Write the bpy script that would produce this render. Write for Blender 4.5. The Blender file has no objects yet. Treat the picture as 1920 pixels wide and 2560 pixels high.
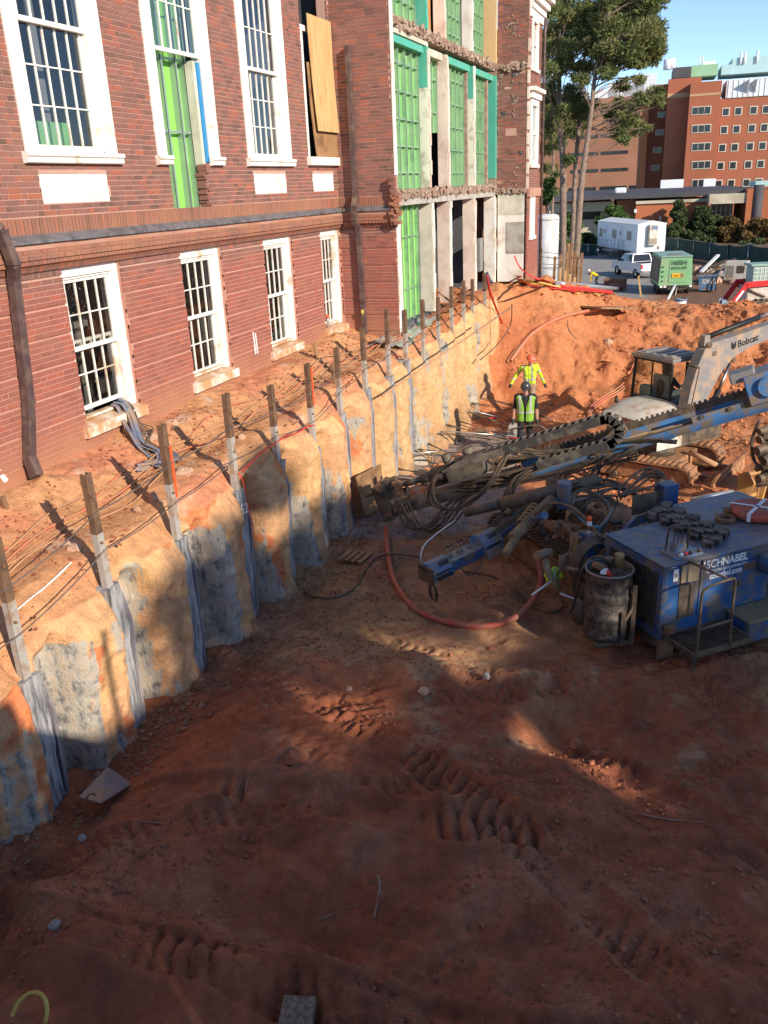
import bpy, math, random
import numpy as np
from mathutils import Matrix, Vector
random.seed(7)
SC = bpy.context.scene
COL = SC.collection
# ------------------------------------------------------------------ camera
F, PIT, YAW, ROL = 2127.84, .363250726, .369159393, -.0455127
_h = Vector((-math.sin(YAW), math.cos(YAW), 0)); _r = Vector((math.cos(YAW), math.sin(YAW), 0)); _u = Vector((0, 0, 1))
_fw = _h*math.cos(PIT) - _u*math.sin(PIT); _up = _h*math.sin(PIT) + _u*math.cos(PIT)
_rr = _r*math.cos(ROL) + _up*math.sin(ROL); _uu = -_r*math.sin(ROL) + _up*math.cos(ROL)
EYE = Vector((7.9, 0, 0))
cam = bpy.data.cameras.new('camera'); camo = bpy.data.objects.new('camera', cam); COL.objects.link(camo)
cam.sensor_fit = 'HORIZONTAL'; cam.sensor_width = 36; cam.lens = F/1920*36
cam.clip_start = .05; cam.clip_end = 3000
camo.matrix_world = Matrix(((_rr.x, _uu.x, -_fw.x, EYE.x), (_rr.y, _uu.y, -_fw.y, EYE.y), (_rr.z, _uu.z, -_fw.z, EYE.z), (0, 0, 0, 1)))
SC.camera = camo
# ------------------------------------------------------------------ light
SUN_EL, SUN_AZ = math.radians(24), math.radians(30)          # azimuth from +X towards -Y
SD = Vector((math.cos(SUN_EL)*math.cos(SUN_AZ), -math.cos(SUN_EL)*math.sin(SUN_AZ), math.sin(SUN_EL)))
W = bpy.data.worlds.new('World'); SC.world = W; W.use_nodes = True
nt = W.node_tree; sky = nt.nodes.new('ShaderNodeTexSky'); sky.sky_type = 'NISHITA'; sky.sun_disc = False
sky.sun_elevation = SUN_EL; sky.sun_rotation = math.atan2(SD.x, SD.y)
sky.altitude = 2200; sky.air_density = .85; sky.dust_density = .15; sky.ozone_density = 2.2
nt.links.new(sky.outputs[0], nt.nodes['Background'].inputs[0]); nt.nodes['Background'].inputs[1].default_value = .15
sl = bpy.data.lights.new('sun', 'SUN'); sl.energy = 4.3; sl.angle = math.radians(.5); sl.color = (1, .89, .74)
so = bpy.data.objects.new('sun', sl); COL.objects.link(so); so.location = (30, -20, 40)
so.rotation_euler = SD.to_track_quat('Z', 'Y').to_euler()
SC.view_settings.view_transform = 'Standard'; SC.view_settings.look = 'None'
SC.view_settings.exposure = .56; SC.view_settings.gamma = 1; SC.view_settings.use_curve_mapping = False
SC.cycles.max_bounces = 6; SC.cycles.diffuse_bounces = 3; SC.cycles.transparent_max_bounces = 12
# ------------------------------------------------------------------ helpers
def ray(x, y):
    return _rr*((x-960)/F) - _uu*((y-1280)/F) + _fw
def on(axis, val, x, y):
    d = ray(x, y); return EYE + d*((val-EYE[axis])/d[axis])
def onX(x, y, v): return on(0, v, x, y)
def onY(x, y, v): return on(1, v, x, y)
def onZ(x, y, v): return on(2, v, x, y)
def atD(x, y, D): return EYE + ray(x, y)*D
def V(*a): return Vector(a)
def frame(o, x, z=(0, 0, 1)):
    x = Vector(x).normalized(); z = Vector(z); y = z.cross(x).normalized(); z = x.cross(y)
    return Matrix(((x.x, y.x, z.x, o[0]), (x.y, y.y, z.y, o[1]), (x.z, y.z, z.z, o[2]), (0, 0, 0, 1)))
def rotz(o, a): return Matrix.Translation(Vector(o)) @ Matrix.Rotation(a, 4, 'Z')
def smooth_path(pts, k=6):
    P = [Vector(p) for p in pts]
    if len(P) < 3: return P
    out = []
    for i in range(len(P)-1):
        a = P[max(i-1, 0)]; b = P[i]; c = P[i+1]; d = P[min(i+2, len(P)-1)]
        for j in range(k):
            t = j/k; t2 = t*t; t3 = t2*t
            out.append(.5*((2*b)+(c-a)*t+(2*a-5*b+4*c-d)*t2+(3*b-a-3*c+d)*t3))
    out.append(P[-1]); return out
class MB:
    def __init__(s, M=None): s.v = []; s.f = []; s.sm = []; s.M = M
    def add(s, vs, fs, smooth=False):
        n = len(s.v); M = s.M
        s.v.extend([tuple(M @ Vector(p)) for p in vs] if M else [tuple(p) for p in vs])
        s.f.extend([tuple(i+n for i in f) for f in fs]); s.sm.extend([smooth]*len(fs)); return s
    def box(s, c, d, R=None, taper=1):
        x, y, z = d[0]/2, d[1]/2, d[2]/2
        vs = [Vector(p) for p in ((-x, -y, -z), (x, -y, -z), (x, y, -z), (-x, y, -z), (-x*taper, -y*taper, z), (x*taper, -y*taper, z), (x*taper, y*taper, z), (-x*taper, y*taper, z))]
        if R is not None: vs = [R @ p for p in vs]
        c = Vector(c)
        return s.add([p+c for p in vs], [(0, 3, 2, 1), (4, 5, 6, 7), (0, 1, 5, 4), (1, 2, 6, 5), (2, 3, 7, 6), (3, 0, 4, 7)])
    def bb(s, a, b):
        return s.box([(a[i]+b[i])/2 for i in range(3)], [abs(b[i]-a[i]) for i in range(3)])
    def bar(s, p, q, w, h, up=(0, 0, 1)):
        p = Vector(p); q = Vector(q); d = (q-p); L = d.length; d = d/L; up = Vector(up)
        y = up.cross(d)
        if y.length < 1e-4: y = Vector((1, 0, 0)).cross(d)
        y.normalize(); z = d.cross(y)
        vs = []
        for e in (p, q):
            for a, b in ((-1, -1), (1, -1), (1, 1), (-1, 1)): vs.append(e+y*(a*w/2)+z*(b*h/2))
        return s.add(vs, [(0, 1, 2, 3), (7, 6, 5, 4), (0, 4, 5, 1), (1, 5, 6, 2), (2, 6, 7, 3), (3, 7, 4, 0)])
    def cyl(s, p, q, r0, r1=None, n=12, caps=True):
        return s.tube([p, q], [r0, r0 if r1 is None else r1], n, caps)
    def tube(s, pts, r, n=8, caps=True, flat=None):
        P = [Vector(p) for p in pts]; m = len(P)
        R = list(r) if isinstance(r, (list, tuple)) else [r]*m
        if len(R) != m: R = [R[0]+(R[-1]-R[0])*i/(m-1) for i in range(m)]
        T = []
        for i in range(m):
            t = P[min(i+1, m-1)]-P[max(i-1, 0)]
            T.append(t.normalized() if t.length > 1e-9 else Vector((0, 0, 1)))
        a = Vector((0, 0, 1)) if abs(T[0].z) < .9 else Vector((1, 0, 0))
        u = T[0].cross(a).normalized(); vs = []
        for i in range(m):
            u = (u-T[i]*u.dot(T[i])); u = u.normalized() if u.length > 1e-6 else T[i].orthogonal().normalized()
            w = T[i].cross(u)
            for k in range(n):
                an = 2*math.pi*k/n
                vs.append(P[i]+u*(math.cos(an)*R[i])+w*(math.sin(an)*R[i]*(flat or 1)))
        fs = [(i*n+k, i*n+(k+1) % n, (i+1)*n+(k+1) % n, (i+1)*n+k) for i in range(m-1) for k in range(n)]
        s.add(vs, fs, True)
        if caps:
            b = len(s.v)-len(vs)
            s.f.append(tuple(b+k for k in range(n))[::-1]); s.sm.append(False)
            s.f.append(tuple(b+(m-1)*n+k for k in range(n))); s.sm.append(False)
        return s
    def prism(s, poly, ext, smooth=False):
        P = [Vector(p) for p in poly]; e = Vector(ext); n = len(P)
        s.add(P+[p+e for p in P], [tuple(range(n))[::-1], tuple(range(n, 2*n))]); s.add(P+[p+e for p in P], [(i, (i+1) % n, n+(i+1) % n, n+i) for i in range(n)], smooth); return s
    def ell(s, c, r, nu=14, nv=8, R=None):
        vs = []; c = Vector(c)
        for j in range(nv+1):
            ph = -math.pi/2+math.pi*j/nv
            for i in range(nu):
                th = 2*math.pi*i/nu
                p = Vector((r[0]*math.cos(ph)*math.cos(th), r[1]*math.cos(ph)*math.sin(th), r[2]*math.sin(ph)))
                if R is not None: p = R @ p
                vs.append(c+p)
        return s.add(vs, [(j*nu+i, j*nu+(i+1) % nu, (j+1)*nu+(i+1) % nu, (j+1)*nu+i) for j in range(nv) for i in range(nu)], True)
    def lathe(s, prof, c, n=24, ax=(0, 0, 1)):
        M = frame((0, 0, 0), Vector(ax).orthogonal(), ax).to_3x3(); c = Vector(c); vs = []
        for r, z in prof:
            for k in range(n):
                a = 2*math.pi*k/n; vs.append(c+M @ Vector((r*math.cos(a), r*math.sin(a), z)))
        return s.add(vs, [(i*n+k, i*n+(k+1) % n, (i+1)*n+(k+1) % n, (i+1)*n+k) for i in range(len(prof)-1) for k in range(n)], True)
    def quad(s, a, b, c, d): return s.add([a, b, c, d], [(0, 1, 2, 3)])
    def mesh(s, name, mat):
        me = bpy.data.meshes.new(name); me.from_pydata(s.v, [], s.f); me.update()
        me.polygons.foreach_set('use_smooth', s.sm)
        if mat: me.materials.append(mat)
        return me
    def build(s, name, mat, parent=None, bevel=0, kind=None, label=None):
        o = obj(name, s.mesh(name, mat), parent)
        if bevel:
            b = o.modifiers.new('bevel', 'BEVEL'); b.width = bevel; b.segments = 2; b.limit_method = 'ANGLE'; b.angle_limit = .7
        if kind: o['kind'] = kind
        if label: o['label'] = label
        return o
def obj(name, me, parent=None):
    o = bpy.data.objects.new(name, me); COL.objects.link(o)
    if parent is not None: par(o, parent)
    return o
def wm(o):
    m = o.matrix_basis.copy()
    return (wm(o.parent) @ o.matrix_parent_inverse @ m) if o.parent else m
def par(o, p):
    o.parent = p; o.matrix_parent_inverse = wm(p).inverted()
def tag(o, label, cat, group=None):
    o['label'] = label; o['category'] = cat
    if group: o['group'] = group
    return o
def thing(name, label, cat, loc=(0, 0, 0), group=None):
    o = bpy.data.objects.new(name, None); COL.objects.link(o); o.location = loc; o.empty_display_size = .2
    return tag(o, label, cat, group)
def dup(root, loc, rz, label, group=None, sc=1):
    kids = [k for k in bpy.data.objects if k.parent == root]
    r = root.copy(); COL.objects.link(r); r.location = loc; r.rotation_euler = (0, 0, rz); r.scale = (sc,)*3; r['label'] = label
    if group: r['group'] = group
    for k in kids:
        c = k.copy(); COL.objects.link(c); c.parent = r
        for g in [q for q in bpy.data.objects if q.parent == k]:
            d = g.copy(); COL.objects.link(d); d.parent = c
    return r
def mesh_np(name, verts, quads, mat, attrs=None, smooth=True, parent=None):
    verts = np.asarray(verts, np.float32); quads = np.asarray(quads, np.int32); k = quads.shape[1]
    me = bpy.data.meshes.new(name); me.vertices.add(len(verts)); me.vertices.foreach_set('co', verts.ravel())
    me.loops.add(quads.size); me.loops.foreach_set('vertex_index', quads.ravel()); me.polygons.add(len(quads))
    me.polygons.foreach_set('loop_start', np.arange(0, quads.size, k, dtype=np.int32)); me.polygons.foreach_set('loop_total', np.full(len(quads), k, np.int32))
    me.update(calc_edges=True); me.polygons.foreach_set('use_smooth', np.full(len(quads), smooth))
    for an, (dom, typ, val) in (attrs or {}).items():
        a = me.attributes.new(an, typ, dom)
        val = np.asarray(val, np.float32)
        if typ == 'FLOAT_COLOR':
            if val.shape[1] == 3: val = np.concatenate([val, np.ones((len(val), 1), np.float32)], 1)
            a.data.foreach_set('color', val.ravel())
        else: a.data.foreach_set('value', val)
    if mat: me.materials.append(mat)
    return obj(name, me, parent)
# ------------------------------------------------------------------ numpy noise
def _hash(ix, iy, sd):
    n = (ix.astype(np.int64)*374761393+iy.astype(np.int64)*668265263+sd*1442695041) & 0xffffffff
    n = ((n ^ (n >> 13))*1274126177) & 0xffffffff; n = n ^ (n >> 16)
    return (n & 0xffff)/65535.
def vnoise(x, y, sd=0):
    ix = np.floor(x); iy = np.floor(y); fx = x-ix; fy = y-iy; fx = fx*fx*(3-2*fx); fy = fy*fy*(3-2*fy)
    a = _hash(ix, iy, sd); b = _hash(ix+1, iy, sd); c = _hash(ix, iy+1, sd); d = _hash(ix+1, iy+1, sd)
    return (a+(b-a)*fx)*(1-fy)+(c+(d-c)*fx)*fy
def fbm(x, y, sc, oct=4, sd=0, gain=.5):
    t = 0; amp = 1; tot = 0; s = 1/sc
    for o in range(oct):
        t = t+amp*(vnoise(x*s+17*o, y*s-9*o, sd+o)-.5); tot += amp; amp *= gain; s *= 2.03
    return t/tot*2
def sstep(a, b, x):
    t = np.clip((x-a)/(b-a), 0, 1); return t*t*(3-2*t)
# ------------------------------------------------------------------ materials
def newmat(name):
    m = bpy.data.materials.new(name); m.use_nodes = True; t = m.node_tree
    return m, t, t.nodes['Principled BSDF'], t.nodes.new, t.links.new
def lin(c): return tuple(((v/255/12.92) if v <= 10 else ((v/255+.055)/1.055)**2.4) for v in c)
def pmat(name, base, rough=.6, metal=0, var=.18, vs=4, dirt=None, damt=.5, ds=2.5, dust=None, dustamt=.7, bump=0, bs=60, rnd=0, spec=.4, coat=0, coords='Object', stretch=None):
    m, t, P, N, L = newmat(name)
    tc = N('ShaderNodeTexCoord'); co = tc.outputs[coords]
    if stretch:
        mp = N('ShaderNodeMapping'); mp.inputs['Scale'].default_value = stretch; L(co, mp.inputs[0]); co = mp.outputs[0]
    def noise(sc, det=5):
        n = N('ShaderNodeTexNoise'); n.inputs['Scale'].default_value = sc; n.inputs['Detail'].default_value = det; n.inputs['Roughness'].default_value = .62; L(co, n.inputs['Vector']); return n.outputs[0]
    def ramp(v, a, b):
        r = N('ShaderNodeMapRange'); r.inputs[1].default_value = a; r.inputs[2].default_value = b; L(v, r.inputs[0]); return r.outputs[0]
    def mix(f, a, b):
        x = N('ShaderNodeMix'); x.data_type = 'RGBA'
        for sck, val in ((x.inputs[0], f), (x.inputs[6], a), (x.inputs[7], b)):
            if hasattr(val, 'links'): L(val, sck)
            else: sck.default_value = val if isinstance(val, float) else (*val, 1)
        return x.outputs[2]
    lo = tuple(c*(1-var) for c in base); hi = tuple(min(c*(1+var), .95) for c in base)
    c = mix(ramp(noise(vs), .3, .7), lo, hi)
    if rnd:
        oi = N('ShaderNodeObjectInfo'); hs = N('ShaderNodeHueSaturation'); r = N('ShaderNodeMapRange')
        r.inputs[3].default_value = 1-rnd; r.inputs[4].default_value = 1+rnd; L(oi.outputs['Random'], r.inputs[0]); L(r.outputs[0], hs.inputs['Value']); L(c, hs.inputs['Color']); c = hs.outputs[0]
    if dirt: c = mix(ramp(noise(ds, 7), .62-damt*.45, .72-damt*.3), c, dirt)
    if dust:
        g = N('ShaderNodeNewGeometry'); sx = N('ShaderNodeSeparateXYZ'); L(g.outputs['True Normal'], sx.inputs[0])
        q = N('ShaderNodeMath'); q.operation = 'MULTIPLY'; L(ramp(sx.outputs[2], .25, .9), q.inputs[0])
        q2 = N('ShaderNodeMath'); q2.operation = 'MULTIPLY'; q2.inputs[1].default_value = dustamt; L(ramp(noise(ds*1.7, 6), .3, .62), q2.inputs[0]); L(q2.outputs[0], q.inputs[1])
        c = mix(q.outputs[0], c, dust)
    if hasattr(c, 'links'): L(c, P.inputs['Base Color'])
    P.inputs['Roughness'].default_value = rough; P.inputs['Metallic'].default_value = metal; P.inputs['Specular IOR Level'].default_value = spec
    if coat: P.inputs['Coat Weight'].default_value = coat
    if bump:
        b = N('ShaderNodeBump'); b.inputs['Strength'].default_value = bump; b.inputs['Distance'].default_value = .02; L(noise(bs, 6), b.inputs['Height']); L(b.outputs[0], P.inputs['Normal'])
    return m
CLAY = (.40, .17, .075); DUST = (.36, .21, .12)
M = {}
M['white'] = pmat('white_paint', (.80, .77, .70), .45, var=.04, vs=3, dirt=(.55, .40, .28), damt=.12, ds=2, bump=.05, bs=30)
M['sill'] = pmat('clay_stained_white_paint', (.78, .72, .62), .5, var=.06, dirt=(.55, .30, .15), damt=.45, ds=3, dust=(.48, .25, .11), dustamt=.95)
M['glass_in'] = None
M['slate'] = pmat('slate', (.10, .105, .12), .5, var=.35, vs=5, dirt=(.20, .19, .19), damt=.4, ds=6, dust=(.16, .14, .13), bump=.25, bs=25, rnd=.25)
M['downpipe'] = pmat('brown_painted_metal', (.085, .052, .05), .45, var=.2, vs=6, dirt=(.15, .10, .08), damt=.35, ds=5, dust=DUST)
M['steel'] = pmat('bare_steel', (.45, .44, .42), .35, 1, var=.2, dirt=(.25, .15, .09), damt=.3)
M['rust'] = pmat('rusty_steel', (.17, .085, .045), .75, .2, var=.4, vs=8, dirt=(.26, .15, .08), damt=.5, ds=6, bump=.2)
M['dark'] = pmat('dark_dirty_steel', (.055, .047, .04), .6, .3, var=.3, vs=6, dirt=(.17, .12, .08), damt=.55, ds=5, dust=(.26, .18, .11), bump=.15)
M['rubber'] = pmat('black_rubber', (.025, .023, .022), .6, var=.3, dirt=(.16, .11, .07), damt=.45, ds=5, dust=(.22, .15, .09))
M['blue'] = pmat('worn_blue_paint', (.020, .085, .23), .42, var=.25, vs=3, dirt=(.15, .125, .105), damt=.42, ds=4.5, dust=(.235, .20, .165), dustamt=.85, bump=.08, coat=.15)
M['blue_lt'] = pmat('bright_blue_paint', (.065, .20, .42), .45, var=.25, vs=3, dirt=(.24, .18, .12), damt=.42, ds=5, dust=(.30, .22, .14), dustamt=.8)
M['yellow_dirty'] = pmat('muddy_yellow_paint', (.40, .25, .09), .6, var=.25, dirt=(.24, .17, .10), damt=.62, ds=6)
M['mud_grey'] = pmat('mud_coated_steel', (.20, .165, .12), .75, var=.25, vs=6, dirt=(.10, .08, .06), damt=.5, ds=6, bump=.2)
M['cream'] = pmat('cream_machine_paint', (.60, .57, .50), .45, var=.08, dirt=(.42, .30, .2), damt=.3, ds=4, dust=(.5, .36, .24), dustamt=.4)
M['greyp'] = pmat('grey_machine_paint', (.23, .215, .205), .5, var=.1, dirt=(.38, .26, .17), damt=.35, ds=4)
M['orange_soil_metal'] = pmat('clay_caked_steel', (.42, .20, .09), .8, var=.3, vs=6, dirt=(.20, .11, .06), damt=.4, ds=5, bump=.3, bs=25)
M['red_hose'] = pmat('red_rubber_hose', (.50, .085, .05), .5, var=.12, dirt=(.36, .15, .09), damt=.4, ds=6)
M['brown_hose'] = pmat('muddy_hose', (.20, .115, .07), .6, var=.2, dirt=(.12, .07, .045), damt=.4, ds=6)
M['orange_hose'] = pmat('orange_hose', (.60, .16, .085), .5, var=.15, dirt=(.45, .22, .12), damt=.45, ds=3)
M['tan_rope'] = pmat('clay_coated_rope', (.47, .25, .13), .7, var=.2)
M['cable'] = pmat('steel_cable', (.25, .20, .17), .5, .6, var=.2)
M['wood'] = pmat('weathered_wood', (.26, .19, .12), .75, var=.3, vs=3, dirt=(.13, .09, .06), damt=.4, ds=5, bump=.25, bs=40, stretch=(6, 6, 1))
M['ply'] = pmat('new_plywood', (.62, .385, .17), .65, var=.16, vs=2.5, dirt=(.5, .28, .11), damt=.25, ds=1.5, stretch=(7, 7, .9))
M['ply_old'] = pmat('weathered_plywood', (.34, .19, .085), .7, var=.25, vs=3, dirt=(.2, .1, .05), damt=.35, ds=2.5)
M['plaster'] = pmat('white_plaster', (.76, .72, .64), .8, var=.08, vs=2, dirt=(.56, .46, .36), damt=.28, ds=1.8, bump=.25, bs=20)
M['plaster_pink'] = pmat('pinkish_plaster', (.72, .60, .51), .8, var=.1, vs=2, dirt=(.56, .42, .33), damt=.32, ds=1.6, bump=.3, bs=20)
M['plaster_green'] = pmat('pale_green_plaster', (.72, .74, .58), .75, var=.06, vs=2, dirt=(.42, .40, .30), damt=.25, ds=3, bump=.2, bs=20)
M['plaster_sage'] = pmat('sage_plaster', (.50, .49, .38), .8, var=.08, vs=2, dirt=(.68, .63, .52), damt=.4, ds=1.4, bump=.2, bs=20)
M['teal'] = pmat('teal_paint', (.085, .42, .30), .55, var=.08, vs=2, dirt=(.16, .42, .31), damt=.2, ds=3)
M['ochre_wall'] = pmat('yellow_plaster', (.66, .45, .22), .75, var=.06, vs=2, dirt=(.5, .36, .2), damt=.2, ds=2)
M['concrete'] = pmat('broken_concrete', (.40, .31, .24), .9, var=.3, vs=12, dirt=(.28, .17, .12), damt=.45, ds=6, bump=.6, bs=25)
M['conc_grey'] = pmat('grey_concrete', (.42, .40, .36), .85, var=.1, vs=4, dirt=(.30, .25, .2), damt=.3, ds=3, bump=.15)
M['greenboard'] = pmat('green_sheathing', (.19, .43, .14), .6, var=.12, vs=2, dirt=(.27, .46, .22), damt=.25, ds=3)
M['greenboard2'] = pmat('bright_green_sheathing', (.25, .60, .11), .55, var=.08, vs=1.5)
M['stud'] = pmat('galvanised_stud', (.31, .47, .29), .4, .25, var=.1, vs=3, dirt=(.20, .34, .22), damt=.25)  # green reflected from the boards is put into the zinc colour
M['stud_grey'] = pmat('zinc_stud', (.36, .45, .38), .35, .5, var=.1)
M['bluewrap'] = pmat('blue_membrane', (.03, .24, .50), .45, var=.1)
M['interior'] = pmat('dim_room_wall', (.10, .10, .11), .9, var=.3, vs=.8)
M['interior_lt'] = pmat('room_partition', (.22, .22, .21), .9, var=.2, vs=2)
M['tarnish_wood'] = pmat('orange_timber', (.50, .21, .07), .7, var=.2, stretch=(4, 4, 1))
M['plastic'] = pmat('plastic_sheet', (.42, .42, .38), .15, var=.15, vs=6, spec=.7)
M['red_safety'] = pmat('red_plastic', (.62, .045, .035), .5, var=.2, vs=10)
M['orange_flo'] = pmat('fluorescent_orange', (.90, .12, .03), .5, var=.05)
M['yellow_rope'] = pmat('yellow_hose', (.62, .42, .09), .55, var=.15)
M['paper'] = pmat('white_plastic', (.75, .74, .70), .5, var=.05)
M['blacktext'] = pmat('black_lettering', (.015, .015, .015), .5, var=0)
M['whitetext'] = pmat('white_lettering', (.75, .75, .75), .5, var=.1, vs=20)
M['alu'] = pmat('aluminium_pipe', (.62, .61, .58), .35, .7, var=.1)
def glassmat(name, tint, refl=1.0, grit=0):
    m, t, P, N, L = newmat(name); t.nodes.remove(P)
    out = t.nodes['Material Output']; tr = N('ShaderNodeBsdfTransparent'); tr.inputs[0].default_value = (*tint, 1)
    gl = N('ShaderNodeBsdfGlossy'); gl.inputs['Roughness'].default_value = .03; fr = N('ShaderNodeFresnel'); fr.inputs[0].default_value = 1.5
    mu = N('ShaderNodeMath'); mu.operation = 'MULTIPLY'; mu.inputs[1].default_value = refl; gb = N('ShaderNodeNewGeometry'); fb = N('ShaderNodeMath'); fb.operation = 'SUBTRACT'; fb.inputs[0].default_value = 1; L(gb.outputs['Backfacing'], fb.inputs[1]); f2 = N('ShaderNodeMath'); f2.operation = 'MULTIPLY'; L(fr.outputs[0], f2.inputs[0]); L(fb.outputs[0], f2.inputs[1]); L(f2.outputs[0], mu.inputs[0])
    mx = N('ShaderNodeMixShader'); L(mu.outputs[0], mx.inputs[0]); L(tr.outputs[0], mx.inputs[1]); L(gl.outputs[0], mx.inputs[2])
    tc = N('ShaderNodeTexCoord'); n2 = N('ShaderNodeTexNoise'); n2.inputs['Scale'].default_value = 1.7; L(tc.outputs['Object'], n2.inputs[0])
    b = N('ShaderNodeBump'); b.inputs['Strength'].default_value = .05; b.inputs['Distance'].default_value = .1; L(n2.outputs[0], b.inputs['Height']); L(b.outputs[0], gl.inputs['Normal'])
    s = mx.outputs[0]
    if grit:
        n = N('ShaderNodeTexNoise'); n.inputs['Scale'].default_value = 45; n.inputs['Detail'].default_value = 3; L(tc.outputs['Object'], n.inputs[0])
        r = N('ShaderNodeMapRange'); r.inputs[1].default_value = .66; r.inputs[2].default_value = .74; r.inputs[4].default_value = grit; L(n.outputs[0], r.inputs[0])
        df = N('ShaderNodeBsdfDiffuse'); df.inputs[0].default_value = (.55, .5, .45, 1); m2 = N('ShaderNodeMixShader')
        L(r.outputs[0], m2.inputs[0]); L(s, m2.inputs[1]); L(df.outputs[0], m2.inputs[2]); s = m2.outputs[0]
    L(s, out.inputs[0]); return m
M['glass'] = glassmat('window_glass', (.90, .92, .95), 2.2, .06)
M['glass_grit'] = glassmat('gritty_window_glass', (.88, .88, .86), 2.0, .5)
M['glass_cab'] = glassmat('cab_glass', (.95, .98, .95), .5, .0)
ORD = ['first', 'second', 'third', 'fourth', 'fifth', 'sixth', 'seventh', 'eighth', 'ninth', 'tenth', 'eleventh', 'twelfth', 'thirteenth', 'fourteenth', 'fifteenth', 'sixteenth', 'seventeenth', 'eighteenth', 'nineteenth', 'twentieth']
def text(s, O, ex, ey, width, height, mat, parent=None, name='lettering', ext=.003, bold=0, shear=0):
    c = bpy.data.curves.new(name, 'FONT'); c.body = s; c.extrude = ext; c.offset = bold; c.shear = shear; c.resolution_u = 3
    t = bpy.data.objects.new('tmp', c); COL.objects.link(t)
    me = bpy.data.meshes.new_from_object(t.evaluated_get(bpy.context.evaluated_depsgraph_get())); bpy.data.objects.remove(t); bpy.data.curves.remove(c)
    n = len(me.vertices); a = np.zeros(n*3, np.float32); me.vertices.foreach_get('co', a); a = a.reshape(-1, 3)
    mn, mx = a.min(0), a.max(0); sx = width/(mx[0]-mn[0]); sy = height/(mx[1]-mn[1])
    ex = np.array(Vector(ex).normalized()); ey = np.array(Vector(ey).normalized()); ez = np.cross(ex, ey); O = np.array(O)
    w = O+np.outer((a[:, 0]-mn[0])*sx, ex)+np.outer((a[:, 1]-mn[1])*sy, ey)+np.outer(a[:, 2], ez)
    me.vertices.foreach_set('co', w.astype(np.float32).ravel()); me.materials.clear(); me.materials.append(mat); me.update(); me.name = name
    return obj(name, me, parent)
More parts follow.
